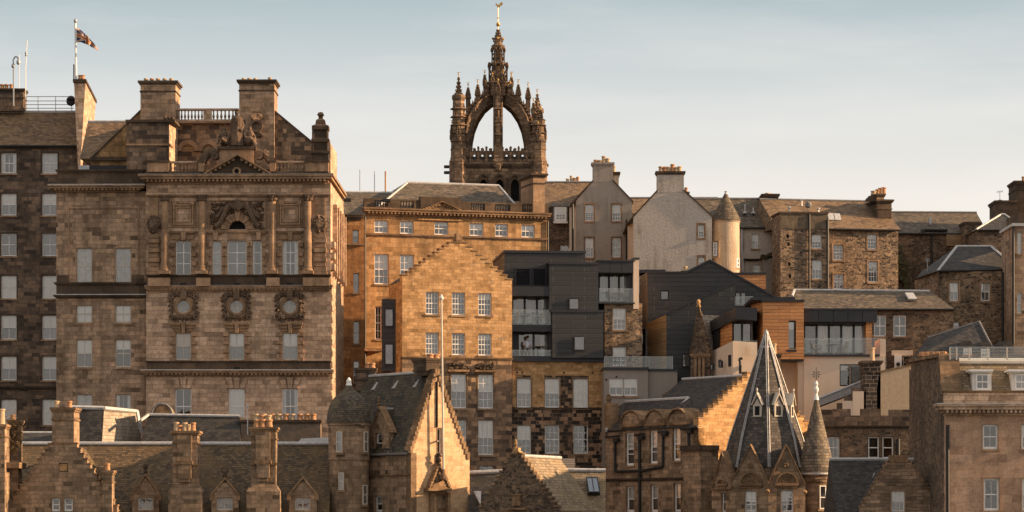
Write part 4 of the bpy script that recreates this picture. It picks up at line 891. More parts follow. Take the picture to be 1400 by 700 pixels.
def skew(F_, x0, y0, x1, y1, d, th, dep, mat='trimd', nm='skew_coping'):
    k = MB(); P0, P1 = F_.P(x0, y0, d - .06), F_.P(x1, y1, d - .06); dz = Vector((0, 0, th)); dn = F_.n * (dep + .12); off = Vector((0, 0, .003))
    k.hexa([P0 + off, P1 + off, P1 + off + dn, P0 + off + dn, P0 + dz, P1 + dz, P1 + dz + dn, P0 + dz + dn]); return k.build(nm, mat, F_.root)
skew(B, 125, 217, 192, 152, 3.9, .14, 5); skew(B, 375, 153, 428, 197, 3.7, .14, 5)
B.part('stair_block', 'sooty', 173, 166, 231, 234, 1.2, 3.3); B.part('stair_block_coping', 'trimd', 171.5, 163, 239, 166.5, 1.0, 3.5); B.part('stair_block_band', 'trim', 172, 196, 233, 198.5, 1.1, 3.4)
k = MB(); f = [B.P(231.2, 234, 1.3), B.P(243, 234, 4.1), B.P(243, 168, 4.1), B.P(231.2, 166.6, 1.3)]; k.loft(f, [p + Vector((-.4, .2, 0)) for p in f]); k.build('stair_block_flank', 'tan2', B.root)  # lit right side: sunlight is put into paler stone than the front
for x in (226, 232, 236): k = MB(); k.blob(B.P(x, 161 + (x - 226) * .1, 2), (.13, .13, .16), 1, .1, 2); k.build('ball_finial', 'trimd', B.root)
k = MB(); ring(k, B, 350, 172, 5.5, 9, 3.1, 3.45, 24); k.blob(B.P(350, 160, 3.3), (.35, .2, .3), 3, .3, 2); k.blob(B.P(354, 184, 3.3), (.3, .2, .2), 4, .3, 2); k.build('carved_wreath', 'carve', B.root)
k = MB()
for cx_ in (257, 285): ring(k, B, cx_, 206, 9, 15, 4.0, 4.25, 12, 0, math.pi)
k.build('attic_arch', 'trim', B.root)
k = MB(); 
for cx_ in (257, 285): k.face([B.P(cx_ + 9 * math.cos(i * math.pi / 10), 206 - 9 * math.sin(i * math.pi / 10), 4.15) for i in range(11)] )
k.build('attic_arch_recess', 'larch', B.root)
# corner bartizan at right
k = MB(); xc = 438.5; c = B.P(xc, 220, .8); u = K * B.D
k.lathe(c, [(0.726, -.2), (0.726, .35), (0.871, .4), (0.871, .55), (0.594, .6), (0.594, 1.1), (0.818, 1.15), (0.818, 1.35), (0.554, 1.4), (0.554, 1.9), (0.766, 1.95), (0.766, 2.2), (0.475, 2.3), (0.396, 2.6), (0.192, 2.7), (0.192, 2.85), (0.317, 2.95), (0.192, 3.1), (0.000, 3.15)], 4, math.pi / 4)
for sx in (-1, 1): k.tube(c + Vector((sx * .45, -.4, .5)), c + Vector((sx * .45, -.4, 1.9)), .09, n=8)
k.build('corner_pinnacle', 'trimd', B.root)
k = MB(); B.box(k, 447.5, 196, 452, 240, .3, 5.5); k.build('parapet_return', 'tan2', B.root)
# wing
Wg = Bld('w', '', '', 140, B.P(140, 400, .55).y, -1, root=B.root, wall='tan')
for x0, x1 in ((104.5, 126), (157.5, 179)):
    Wg.win(x0, 339, x1, 387, 2, 2, 'net', bar=.05, mat='offw', surround='trim', sur=1.5); Wg.win(x0, 417, x1, 441, 2, 2, 'blind', mat='offw'); Wg.win(x0, 464, x1, 502, 2, 2, 'half' if x0 < 120 else 'third', mat='offw'); Wg.win(x0, 539, x1, 580, 2, 2, 'net' if x0 < 120 else 'curt', mat='offw')
Wg.rect(77, 262, 200.5, 700, depth=9, name='wing_wall')
Wg.cornice(67, 254, 200, 263, .6, dent=True, mat='trim', lead='lead', back=9)
k = MB(); t = 1.5
for x0, y0, x1, y1 in ((93, 283, 190, 285), (93, 285, 94.5, 386), (188.5, 285, 190, 386)): Wg.box(k, x0, y0, x1, y1, -.06, .02)
k.build('panel_moulding', 'trim', Wg.root)
Wg.cornice(74, 386, 200, 391, .2, mat='trimd', name='string_course'); Wg.part('band_course', 'trimd', 77.2, 391, 200, 404, -.05, .03); Wg.cornice(73, 403.5, 200, 408, .28, mat='trimd', name='string_course', lead='lead')
for x0 in (78, 180): Wg.part('panel_base', 'trimd', x0, 376, x0 + 16, 386, -.1, .03)
Wg.part('parapet', 'trimd', 78, 236, 200, 254, .2, .8); Wg.cornice(76, 232, 198, 236.5, .2, d=.2, mat='trimd', name='parapet_coping')
for x0, x1 in ((108, 122), (122, 186)): Wg.part('roof_plant', 'steel' if x0 == 108 else 'iron', x0, 226, x1, 232, 1.5, 2.5)
B.roof(110, 175, 217, 166, 3, 'slateb', d=6, gutter=False, ridge='lead')
k = MB(); B.box(k, 124.6, 217, 172, 233, 4.2, 8); k.build('rear_wall', 'tan', B.root); B.part('rear_cornice', 'trimd', 123, 214, 172.8, 219, 3.6, 4.0)
# ------------------------------------------------------------------ S crow-stepped golden building
S_ = Bld('crow_stepped_building', 'broad golden stone building with a crow-stepped gable above, darker stone storeys below', 'building', 550, 191.8, 17, wall='gold')
for x0, x1 in ((582, 600), (618, 636), (654, 672)):
    S_.win(x0, 398, x1, 429, 4, 4, 'net', sill='step', bar=.03); S_.win(x0, 454, x1, 484, 4, 4, 'net', sill='step', bar=.03)
S_.crowgable(550, 381, 700, 384, 620, 633, 330, 11, 489, 'gold', depth=.6, m=10)
k = MB(); S_.box(k, 624, 316.5, 630, 330.2, 0, .6); S_.box(k, 622, 322, 632, 330.2, .05, .55); k.build('apex_block', 'step', S_.root)
k = MB()
for i, (x0, x1, y0, y1) in enumerate(((652, 662, 352, 384), (664, 672, 362, 400), (688, 699, 384, 408), (566, 574, 372, 392))): pass
S_.cornice(549, 487, 701, 491, .12, mat='step', name='string_course', back=.2)
for x0, x1 in ((580, 601), (617, 638), (654, 675)):
    if x0 > 600:
        w_ = S_.win(x0, 510, x1, 557, 3, 4, 'half', surround='step', sur=2); 
        k = MB(); S_.box(k, x0 - 4, 504, x1 + 4, 507, -.3, .02); S_.box(k, x0 - 2, 507, x1 + 2, 509.5, -.15, .02); k.build('window_hood', 'step', w_)
        k = MB(); rnd = random.Random(int(x0))
        for i in range(40): k.blob(S_.P(rnd.uniform(x0 - 2, x1 + 1), rnd.uniform(496, 503.5) , -.12), (rnd.uniform(.1, .22), .16, rnd.uniform(.08, .16)), i, .4, 1)
        k.build('carved_cresting', 'trimd', w_)
    S_.win(x0, 573, x1, 621, 3, 4, 'net' if x0 < 640 else 'half')
S_.win(656, 636, 675, 648, 3, 1, 'dark', meet=False)
S_.wall([(550, 800), (700, 800), (700, 489.3), (550, 489.3)], 'mixed', depth=.6, name='lower_wall')
k = MB(); a, b = S_.s_(550), S_.s_(700); S_.rbox(k, a + .02, b - .02, .61, 3.6, -6, S_.z_(384)); k.build('side_wall', 'gold', S_.root)
k = MB(); zr = S_.z_(332); ze = S_.z_(384); m_ = (a + b) / 2
S_k = [S_.W(a, .6, ze), S_.W(b, .6, ze), S_.W(m_, .6, zr)]; k.loft(S_k, [p + S_.n * 3.0 for p in S_k]); k.build('roof', 'slated', S_.root)
# small dark metal-clad stair bay on its left flank
k = MB(); fa = [pxw(522, 508, 193.5), pxw(540, 508, 193.5), pxw(549.5, 508, 193.3), pxw(549.5, 508, 199), pxw(522, 508, 199)]
ft = [pxw(522, 409, 193.5), pxw(540, 409, 193.5), pxw(549.5, 404, 193.3), pxw(549.5, 404, 199), pxw(522, 409, 199)]; k.loft(fa, ft); bay = k.build('clad_side_bay', 'black', S_.root)
V2 = Bld('q', '', '', 530, 193.5, 0, root=S_.root)
for y0, y1 in ((422, 447), (470, 499)): V2.win(526, y0, 538, y1, 1, 1, 'dark', mat='frameb', hole=False, rec=-.06, sill=False, room=False)
k = MB(); k.hexa([pxw(498, 520, 195), pxw(549, 520, 195), pxw(549, 520, 200), pxw(498, 520, 200), pxw(498, 500, 195), pxw(549, 497, 195), pxw(549, 497, 200), pxw(498, 500, 200)]); k.build('low_link_wall', 'step', S_.root)

# ------------------------------------------------------------------ balcony fittings
def balglass(F, x0, x1, yt, yb, d=0, side=None, post=3, name='balustrade'):
    a, b = F.s_(x0, d), F.s_(x1, d); z0, z1 = F.z_(yb, d), F.z_(yt, d); k = MB(); F.rbox(k, a, b, d, d + .02, z0, z1); o = k.build('glass_balustrade', 'glassb', F.root)
    k = MB(); F.rbox(k, a, b, d - .02, d + .04, z1 + .002, z1 + .035)
    F.rbox(k, a, a + .03, d + .022, d + .05, z0, z1); F.rbox(k, b - .03, b, d + .022, d + .05, z0, z1)
    k.build('handrail', 'steel', o)
    if side:
        for sx in side:
            x = a if sx < 0 else b; k = MB(); F.rbox(k, x - .01, x + .01, d + .07, d + 1.4, z0, z1); k.build('side_glass', 'glassb', o)
def glazing(F, x0, x1, y0, y1, d, n, curt=(), kinds=None, doorframe='frameb', back=True):
    a, b = F.s_(x0, d), F.s_(x1, d); z0, z1 = F.z_(y1, d), F.z_(y0, d)
    for i in range(n):
        u, v = a + (b - a) * i / n, a + (b - a) * (i + 1) / n; k = MB()
        F.rbox(k, u, u + .07, d, d + .08, z0, z1); F.rbox(k, v - .07, v, d, d + .08, z0, z1); F.rbox(k, u + .07, v - .07, d, d + .08, z1 - .09, z1); F.rbox(k, u + .07, v - .07, d, d + .08, z0, z0 + .09)
        o = k.build('glazed_door', doorframe, F.root); k = MB(); k.face([F.W(u, d + .04, z0), F.W(v, d + .04, z0), F.W(v, d + .04, z1), F.W(u, d + .04, z1)]); k.build('pane', 'glass', o)
        kd = (kinds or ['dark'] * n)[i]; e = d + .25
        if kd != 'dark':
            k = MB(); m = 14; u0 = u if kd in ('net', 'blind') else u + (v - u) * (0 if kd == 'left' else .45); v0 = v if kd != 'left' else u + (v - u) * .5
            for j in range(m):
                xa, xb = u0 + (v0 - u0) * j / m, u0 + (v0 - u0) * (j + 1) / m; k.face([F.W(xa, e + (j % 2) * .07, z0), F.W(xb, e + ((j + 1) % 2) * .07, z0), F.W(xb, e + ((j + 1) % 2) * .07, z1), F.W(xa, e + (j % 2) * .07, z1)])
            k.build('curtain', 'blind' if kd != 'net' else 'net', o)
    k = MB(); k.face([F.W(a, d + 1.6, z0), F.W(b, d + 1.6, z0), F.W(b, d + 1.6, z1), F.W(a, d + 1.6, z1)]); k.build('room_recess', 'netd', F.root)

# ------------------------------------------------------------------ R black-clad flats over old stone
Rr = Bld('black_clad_flats', 'modern black-clad flats stacked in boxes on old blackened stonework, glass balconies to the left', 'flats', 700, 194.4, 6, wall='piebald')
for x0, x1 in ((707, 726), (745, 765), (784, 804)):
    Rr.win(x0, 517, x1, 557, 3, 4, 'half' if x0 < 780 else 'blind', surround='step', sur=1.6, bar=.03); Rr.win(x0, 581, x1, 620, 3, 4, 'dark' if x0 > 740 else 'half', bar=.03)
Rr.wall([(699, 800), (826, 800), (826, 491), (699, 491)], depth=10, name='old_stone_wall')
k = MB(); Rr.box(k, 700.5, 494, 825.6, 513, -.03, .01); Rr.box(k, 728, 513, 744, 556, -.03, .01); Rr.box(k, 805, 513, 825.6, 556, -.03, .01); Rr.box(k, 700.5, 513, 706, 556, -.025, .01)
k.build('new_stone_facing', 'gold', Rr.root)
for x, y in ((707, 509), (714, 509), (771, 509), (810, 509)): k = MB(); ring(k, Rr, x, y, 0, 1.3, -.07, .02, 10); k.build('vent', 'dark', Rr.root)
Rr.cornice(700, 557, 826, 560.5, .1, mat='trimd', name='string_course'); Rr.part('slab_edge', 'zinc', 699, 489, 828, 494, -.25, 2)
# upper set-back level
Rr.part('clad_upper_box', 'black', 690, 344, 800, 392, 1.0, 9); Rr.part('parapet_capping', 'zinc', 689, 342, 801, 345.5, .9, 9.1)
k = MB(); k.hexa([pxw(686, 392, 195.8), pxw(690, 392, 195.5), pxw(690, 392, 201), pxw(686, 392, 201), pxw(686, 352, 195.8), pxw(690, 346, 195.5), pxw(690, 346, 201), pxw(686, 352, 201)]); k.build('clad_flank', 'larch', Rr.root)  # lit left side of the black box; sunlight is put into the larch tone
for x0, x1 in ((704.5, 725.5), (728, 747)):
    k = MB(); Rr.box(k, x0, 366, x1, 367.5, .85, 1); Rr.box(k, x0, 390, x1, 391.5, .85, 1); Rr.box(k, x0, 367.5, x0 + 1.2, 390, .85, 1); Rr.box(k, x1 - 1.2, 367.5, x1, 390, .85, 1)
    o = k.build('louvre_frame', 'zinc', Rr.root); k = MB(); n = 10
    for i in range(n): y = 368 + 22 * i / n; P_ = [Rr.P(x0 + 1.3, y + 1.5, .87), Rr.P(x1 - 1.3, y + 1.5, .87), Rr.P(x1 - 1.3, y, .98), Rr.P(x0 + 1.3, y, .98)]; k.loft(P_, [p + Vector((0, 0, .02)) for p in P_])
    k.build('louvre', 'frameb', o); k = MB(); Rr.box(k, x0 + 1.2, 367.5, x1 - 1.2, 390, .985, .995); k.build('louvre_back', 'dark', o)
Rr.part('clad_box', 'black', 751, 360, 818, 424, -.15, 9); Rr.part('parapet_capping', 'zinc', 750, 357.5, 819, 360.5, -.22, 9)
Rr.part('clad_box', 'black', 755, 425, 825, 489, -.5, 9); Rr.part('parapet_capping', 'zinc', 754, 423, 826, 426, -.57, 9)
for x0, y0, x1, y1, d in ((777.5, 407, 791.5, 423, -.16), (784.5, 459, 799.5, 479, -.51)):
    Rr.win(x0, y0, x1, y1, 1, 1, 'dark', mat='frameb', hole=False, rec=0, d=d - .06, sill=False, room=False)
    k = MB(); Rr.box(k, x0 + .7, y0 + .7, x1 - .7, y1 - .7, d - .015, d - .005); k.build('bathroom_blind', 'bluish', Rr.root)
# left balconies
for yt, yg0, yg1, bt, sl, kinds in ((392, 405, 443, 423.5, 444, ['dark', 'net', 'left2']), (443, 455, 489, 478.5, 489, ['dark', 'net', 'net'])):
    pass
Rr.part('fascia', 'zinc', 699.5, 391.5, 752, 404.5, -.1, 3.5); Rr.part('fascia', 'zinc', 699.5, 444, 755, 453, -.1, 3.5); Rr.part('balcony_floor', 'zinc', 699.5, 486.5, 755, 489.2, -.2, 3.5)
k = MB(); Rr.box(k, 751, 404.5, 755, 489, .2, 3); k.build('party_fin', 'black', Rr.root)
glazing(Rr, 700.5, 751, 405, 444, 1.5, 3, kinds=['net', 'net', 'right']); glazing(Rr, 708, 751, 455, 489, 1.5, 2, kinds=['net', 'right']); Rr.part('dark_reveal', 'frameb', 700, 453, 708, 487, 1.0, 3)
balglass(Rr, 700.5, 753, 424, 444, 0, None, 2); balglass(Rr, 700.5, 755, 479, 489, -.05, None, 2)
# right part
Rr.part('clad_box_right', 'black', 819, 371, 866, 372, -.1, 9)
for i in range(3): Rr.part('fascia_panel', 'zinc', 818 + i * 16, 356, 833.6 + i * 16, 371, -.12, 7)
Rr.part('parapet_capping', 'zinc', 817, 354, 868, 356, -.2, 7)
glazing(Rr, 819, 860, 372, 412, 1.4, 3, kinds=['net', 'net', 'right']); Rr.part('dark_reveal', 'frameb', 860, 372, 866, 412, .3, 3)
balglass(Rr, 819, 866, 394, 412, -.05, None, 2); Rr.part('balcony_floor', 'zinc', 818, 412, 868, 414, -.15, 3)
k = MB(); Rr.box(k, 866, 353, 873.5, 421, -.1, 3); k.build('stone_pier', 'cream', Rr.root); k = MB(); Rr.box(k, 865.5, 350.5, 874.5, 353, -.17, 3.1); k.build('pier_cap', 'zinc', Rr.root)
R2 = Bld('z', '', '', 850, Rr.P(850, 400, .15).y, 6, root=Rr.root, wall='rubble')
for y0, y1 in ((421, 451), (474, 500)): R2.win(838, y0, 856, y1, 3, 4, 'half', surround='step', sur=1.6)
R2.wall([(826.5, 505), (878, 505), (878, 414.5), (826.5, 414.5)], depth=8, name='rubble_wall')
# terrace with grey rendered storey
T2 = Bld('rendered_terrace_flat', 'low grey rendered flat with a glass-edged roof terrace, right of the blackened stone wall', 'flat', 826, 192.5, 2, wall='greyr')
T2.win(833, 517, 852, 541, 2, 2, 'half', rec=.1); T2.win(853, 517, 871.5, 541, 2, 2, 'half', rec=.1)
T2.wall([(826, 800), (886, 800), (886, 505), (826, 505)], depth=6); T2.part('side_block', 'greyr', 886.2, 507, 926, 600, .4, 6)
T2.part('slab_edge', 'zinc', 825, 502, 887, 505.2, -.15, 6); T2.part('slab_edge', 'zinc', 887.2, 504, 927, 507, .3, 6)
balglass(T2, 826, 887, 488, 502.5, 0, None, 2); balglass(T2, 887.5, 920, 488, 504, .4, None, 2)
for x, y in ((827, 519), (841, 515)): k = MB(); ring(k, T2, x + 2, y, 0, 1.3, -.05, .02, 10); k.build('vent', 'dark', T2.root)

# patio furniture -----------------------------------------------------------
def patio_chair(loc, rz, label, mat='offw', group='patio chairs on the glass balconies'):
    rt = empty('patio_chair', loc, label, 'chair', group); M4 = Matrix.Translation(Vector(loc)) @ Matrix.Rotation(rz, 4, 'Z'); T = lambda x, y, z: M4 @ Vector((x, y, z))
    def bx(x0, x1, y0, y1, z0, z1, nm):
        k = MB(); k.hexa([T(x0, y0, z0), T(x1, y0, z0), T(x1, y1, z0), T(x0, y1, z0), T(x0, y0, z1), T(x1, y0, z1), T(x1, y1, z1), T(x0, y1, z1)]); k.build(nm, mat, rt)
    bx(-.24, .24, -.24, .24, .42, .46, 'seat')
    k = MB(); k.hexa([T(-.24, .2, .46), T(.24, .2, .46), T(.24, .24, .46), T(-.24, .24, .46), T(-.24, .3, .88), T(.24, .3, .88), T(.24, .34, .88), T(-.24, .34, .88)]); k.build('backrest', mat, rt)
    for sx in (-1, 1):
        for sy in (-1, 1): k = MB(); k.tube(T(sx * .2, sy * .2, .42), T(sx * .24, sy * .24, 0), .022, n=6); k.build('leg', mat, rt)
        k = MB(); k.path([T(sx * .25, -.2, .46), T(sx * .25, -.2, .64), T(sx * .25, .26, .66)], .02); k.build('armrest', mat, rt)
def patio_table(loc, label, mat='offw', r=.4):
    rt = empty('patio_table', loc, label, 'table', 'small tables on the glass balconies'); c = Vector(loc)
    k = MB(); k.lathe(c + Vector((0, 0, .70)), [(0, 0), (r, 0), (r, .04), (0, .04)], 20); k.build('table_top', mat, rt)
    k = MB(); k.tube(c, c + Vector((0, 0, .7)), .03, n=8); k.build('column', mat, rt); k = MB(); k.lathe(c, [(.24, 0), (.22, .03), (.03, .06)], 16); k.build('foot', mat, rt)
def onfl(F, x, y, d): return F.P(x, y, d)
fl = lambda F, x, y, d: F.W(F.s_(x, d), d, F.z_(y, 0))
patio_chair(fl(Rr, 703, 444, .7), R(-80), 'pale chair half cut off by the golden wall, middle-left glass balcony'); patio_table(fl(Rr, 718, 444, .7), 'little pale table between two chairs on the middle-left balcony', r=.38)
patio_chair(fl(Rr, 736, 444, .7), R(-75), 'pale chair on the right of the table, middle-left balcony')
patio_chair(fl(Rr, 840, 412, .6), R(75), 'left chair of the pair on the upper right balcony above the rubble wall'); patio_chair(fl(Rr, 853, 412, .6), R(-80), 'right chair of the pair on the upper right balcony above the rubble wall'); patio_table(fl(Rr, 846.5, 412, .9), 'pale table between chairs on the upper right balcony above the rubble wall', r=.35)
patio_table(fl(Rr, 739, 487, .7), 'low pale table beside the seated person', r=.5)
patio_chair(fl(Rr, 721, 486.8, .95), R(10), 'chair the person in pale clothes sits on')
patio_table(fl(T2, 847, 502.5, .9), 'dark table on the terrace of the grey rendered flat', 'frameb'); patio_chair(fl(T2, 839, 502.5, 1), R(70), 'dark chair left of the table on the grey flat terrace', 'frameb'); patio_chair(fl(T2, 856, 502.5, 1), R(-70), 'dark chair right of the table on the grey flat terrace', 'frameb')
def person(base):
    rt = None; b = Vector(base)
    def skinobj(name, pts, edges, rad, mat, parent=None):
        me = bpy.data.meshes.new(name); me.from_pydata([Vector(p) for p in pts], edges, []); o = bpy.data.objects.new(name, me); COL.objects.link(o)
        md = o.modifiers.new('Skin', 'SKIN'); sv = me.skin_vertices[0].data if me.skin_vertices else None
        if sv is None: return o
        for v, r in zip(sv, rad): v.radius = (r, r) if not isinstance(r, tuple) else r
        sv[0].use_root = True; ss = o.modifiers.new('s', 'SUBSURF'); ss.levels = 2; ss.render_levels = 2; me.materials.append(M[mat]); return o
    # seated, facing the camera, forearms on the lap; hips at 0.5 m
    P = [(0, 0, .55), (0, .02, .75), (0, .03, .98), (0, .0, 1.12), (0, -.02, 1.2), (0, -.03, 1.3),  # pelvis..head
         (.19, .02, 1.03), (.25, -.04, .78), (.12, -.24, .68), (.07, -.32, .67),
         (-.19, .02, 1.03), (-.25, -.04, .78), (-.12, -.24, .68), (-.07, -.32, .67),
         (.1, -.05, .53), (.13, -.45, .52), (.13, -.48, .1), (.13, -.62, .05),
         (-.1, -.05, .53), (-.13, -.45, .52), (-.13, -.48, .1), (-.13, -.62, .05)]
    E = [(0, 1), (1, 2), (2, 3), (3, 4), (4, 5), (2, 6), (6, 7), (7, 8), (8, 9), (2, 10), (10, 11), (11, 12), (12, 13), (0, 14), (14, 15), (15, 16), (16, 17), (0, 18), (18, 19), (19, 20), (20, 21)]
    rad = [.15, .14, .15, .06, .055, .10, .065, .05, .035, .035, .065, .05, .035, .035, .095, .07, .045, .04, .095, .07, .045, .04]
    import_me = bpy.data.meshes.new('person'); import_me.from_pydata([Vector(p) for p in P], E, [])
    o = bpy.data.objects.new('person', import_me); COL.objects.link(o); o.location = b; WORLD[o.name] = b
    o.modifiers.new('Skin', 'SKIN')
    if not import_me.skin_vertices:
        bm = bmesh.new(); bm.from_mesh(import_me); bm.verts.layers.skin.verify(); bm.to_mesh(import_me); bm.free()
    for v, r in zip(import_me.skin_vertices[0].data, rad): v.radius = (r, r)
    import_me.skin_vertices[0].data[0].use_root = True
    ss = o.modifiers.new('s', 'SUBSURF'); ss.levels = 2; ss.render_levels = 2; import_me.materials.append(M['skin'])
    meta(o, 'person in a pale top sitting behind the lower left glass balcony', 'person')
    k = MB(); k.lathe(b, [(.19, .58), (.18, .75), (.2, .98), (.15, 1.08), (.07, 1.13)], 14)
    for sx in (-1, 1): k.tube(b + Vector((sx * .19, .02, 1.05)), b + Vector((sx * .255, -.04, .8)), .085, .07, 10)
    k.build('shirt', 'cloth', o, smooth=True)
    k = MB(); k.blob(b + Vector((0, .01, 1.35)), (.115, .115, .10), 2, .04, 2); k.build('hair', 'hair', o, smooth=True)
    for sx in (-1, 1):
        k = MB(); k.tube(b + Vector((sx * .1, -.02, .55)), b + Vector((sx * .13, -.46, .54)), .11, .085, 10); k.tube(b + Vector((sx * .13, -.46, .54)), b + Vector((sx * .13, -.48, .12)), .08, .055, 10); k.build('trouser_leg', 'leadd', o, smooth=True)
person(fl(Rr, 721, 487, .9))

# ------------------------------------------------------------------ Q black gabled flats
Q_ = Bld('black_gabled_flats', 'modern black-clad flats with a shallow pointed gable, in front of the pale harled house', 'flats', 940, 199, 0, wall='black')
Q_.win(903, 397, 914.5, 410.5, 1, 1, 'net', mat='frameb', sill=False)
Q_.wall([(885, 800), (1060, 800), (1060, 407), (970.5, 357), (939, 373), (885, 373)], depth=9, name='clad_gable_wall')
def edge(F, pts, d, th, dep, mat, nm):
    k = MB()
    for p, q in zip(pts, pts[1:]):
        P0, P1 = F.P(*p, d), F.P(*q, d); dz = Vector((0, 0, th)); dn = F.n * dep; e = Vector((0, 0, .004)); k.hexa([P0 + e, P1 + e, P1 + e + dn, P0 + e + dn, P0 + dz, P1 + dz, P1 + dz + dn, P0 + dz + dn])
    return k.build(nm, mat, F.root)
edge(Q_, [(970.5, 357), (1061, 408)], -.12, .14, 9.1, 'zinc', 'roof_edge'); edge(Q_, [(939, 373), (970.5, 357)], -.12, .14, 9.1, 'zinc', 'roof_edge'); edge(Q_, [(884, 373), (939, 373)], -.12, .1, 9.1, 'zinc', 'roof_edge')
k = MB(); k.hexa([pxw(874, 450, 201.5), pxw(885, 450, 199), pxw(885, 450, 208), pxw(874, 450, 208), pxw(874, 378, 201.5), pxw(885, 373, 199), pxw(885, 373, 208), pxw(874, 378, 208)]); k.build('clad_flank', 'larch', Q_.root)
Q_.part('roof_upstand', 'zinc', 873, 368.5, 910, 373, 3, 6)
Q_.chimney(932, 942, 370, 384, [(937, 363)], d=1.5, dep=.8, mat='clay', capp=.05, band=False, pmat='clayp')
Q_.part('timber_box', 'timber', 1006, 375, 1047, 395, 5, 9); Q_.part('timber_box_cap', 'zinc', 1003, 372.5, 1048, 375, 4.9, 9.1)
Q_.part('window_bay', 'frameb', 1004, 398, 1032, 417, -.3, 0)
balglass(Q_, 1005, 1030, 406, 418, -1.6, None, 2); Q_.part('balcony_floor', 'zinc', 1004, 418, 1032, 421, -1.65, 0)
glazing(Q_, 1005, 1020, 399, 418, -.4, 2, kinds=['net', 'dark'])
Q3 = Bld('q', '', '', 955, 195.5, 0, root=Q_.root, wall='black')
Q3.wall([(911, 800), (1005, 800), (1005, 387), (911, 430)], depth=3.3, name='clad_front_wall'); edge(Q3, [(910, 430.5), (1006, 386.5)], -.12, .13, 3.4, 'zinc', 'roof_edge')
k = MB(); k.hexa([pxw(885, 800, 198.6), pxw(911, 800, 195.5), pxw(911, 800, 203), pxw(885, 800, 203), pxw(885, 442, 198.6), pxw(911, 430, 195.5), pxw(911, 430, 203), pxw(885, 442, 203)]); k.build('clad_flank', 'larch', Q_.root)
Q3.win(933, 484, 943, 502, 1, 1, 'dark', mat='frameb', hole=False, rec=-.05, sill=False, room=False)
# narrow gap flats seen between black boxes
Q4 = Bld('q', '', '', 880, 203, 0, root=Q_.root); Q4.part('gap_wall', 'zinc', 868, 400, 888, 600, 0, 2)
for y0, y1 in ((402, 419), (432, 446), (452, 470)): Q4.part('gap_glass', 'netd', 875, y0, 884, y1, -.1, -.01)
balglass(Q4, 876, 893, 452, 470, -1.0, None, 1)
# ------------------------------------------------------------------ small gothic gablet in front
G_ = Bld('gothic_gablet_building', 'narrow dark gothic gable topped by a stone finial, before the black-clad flats', 'gable', 957, 192, -10, wall='rubbled')
G_.wall([(944, 800), (971, 800), (971, 484), (955, 416), (944, 484)], 'rubbled', depth=.5)
k = MB(); k.blob(G_.P(955, 413, .2), (.14, .14, .2), 1, .1, 2); k.lathe(G_.P(955, 420, .2), [(.18, 0), (.1, .2), (.12, .3), (.05, .35)], 8); k.build('finial', 'gold', G_.root)
edge(G_, [(955, 417), (972, 486)], -.08, .08, .5, 'rubbled', 'skew_coping'); edge(G_, [(943, 486), (955, 417)], -.08, .12, .7, 'step', 'skew_coping')
for y in range(430, 484, 8): 
    t = (y - 417) / 67; k = MB(); k.blob(G_.P(955 + 16 * t, y, .1), (.12, .2, .14), y, .3, 1); k.build('crocket', 'step', G_.root)
for x in (951, 956.5, 962): k = MB(); k.lathe(G_.P(x, 520, -.12), [(.1, 0), (.1, 1.4), (.16, 1.5)], 10); k.build('nook_shaft', 'trim', G_.root)
G_.cornice(943, 484, 973, 488, .12, mat='step', name='string_course')
k = MB(); r0, r1 = pxw(957, 431, 192.5), pxw(985, 431, 195.3); e0, e1 = pxw(973, 520, 192.3), pxw(1000, 520, 195.3); k.loft([r0, r1, e1, e0], [p + Vector((-.3, .1, -.3)) for p in (r0, r1, e1, e0)]); k.build('roof', 'slatep', G_.root)

# ------------------------------------------------------------------ P timber and cream flats
Pp = Bld('timber_clad_flats', 'modern flats with an orange timber box, grey fascias and glass terraces above cream render', 'flats', 1070, 190, 0, wall='cream')
Pp.holes = []; Pp.hole(1077, 439, 1087, 478)
k = Pp.wall([(1043, 491), (1099, 491), (1099, 412), (1043, 412)], 'timber', -.6, 7, .3, 'timber_box')
Pp.win(1077, 439, 1087, 478, 1, 1, 'third', mat='frameb', hole=False, d=-.6, rec=.08, sill='zinc', room=False)
k = MB(); k.hexa([pxw(1027, 491, 194), pxw(1043, 491, 189.45), pxw(1043, 491, 197), pxw(1027, 491, 197), pxw(1027, 417, 194), pxw(1043, 412, 189.45), pxw(1043, 412, 197), pxw(1027, 417, 197)]); k.build('timber_flank', 'timber', Pp.root)
Pp.part('roof_slab', 'zinc', 1028, 406, 1087, 410, -.3, 6); Pp.part('parapet_capping', 'zinc', 1041, 409.5, 1100, 412.3, -.75, 7); Pp.part('box_soffit', 'frameb', 1043, 491.2, 1098, 493.5, -.5, 6.8)
for i in range(5): Pp.part('fascia_panel', 'zinc', 1099.6 + i * 20, 423.5, 1119.1 + i * 20, 440, -.1, 6)
Pp.part('parapet_capping', 'zinc', 1099, 421.5, 1200, 423.6, -.18, 6)
glazing(Pp, 1099.5, 1184, 442, 484, 1.3, 5, kinds=['dark', 'blind', 'net', 'blind', 'blind']); Pp.part('timber_pier', 'timber', 1184, 440, 1192, 484.5, .2, 4); Pp.part('soffit_shadow_gap', 'frameb', 1099.5, 440.2, 1190, 443, .3, 5)
balglass(Pp, 1099.5, 1202, 463, 484.5, -.1, None, 4); Pp.part('balcony_floor', 'zinc', 1099.3, 484.5, 1203, 487, -.2, 5)
Pp.win(1148, 498, 1162, 528, 1, 1, 'net', mat='frameb', sill=False, rec=.1); Pp.win(1162.5, 498, 1178.5, 528, 1, 1, 'net', mat='frameb', sill=False, rec=.1)
Pp.wall([(1099, 800), (1210, 800), (1210, 487.2), (1099, 487.2)], 'cream', depth=8, name='rendered_wall'); k = MB(); Pp.box(k, 1203, 463, 1211, 487, .3, 3); k.build('rendered_pier', 'cream', Pp.root)
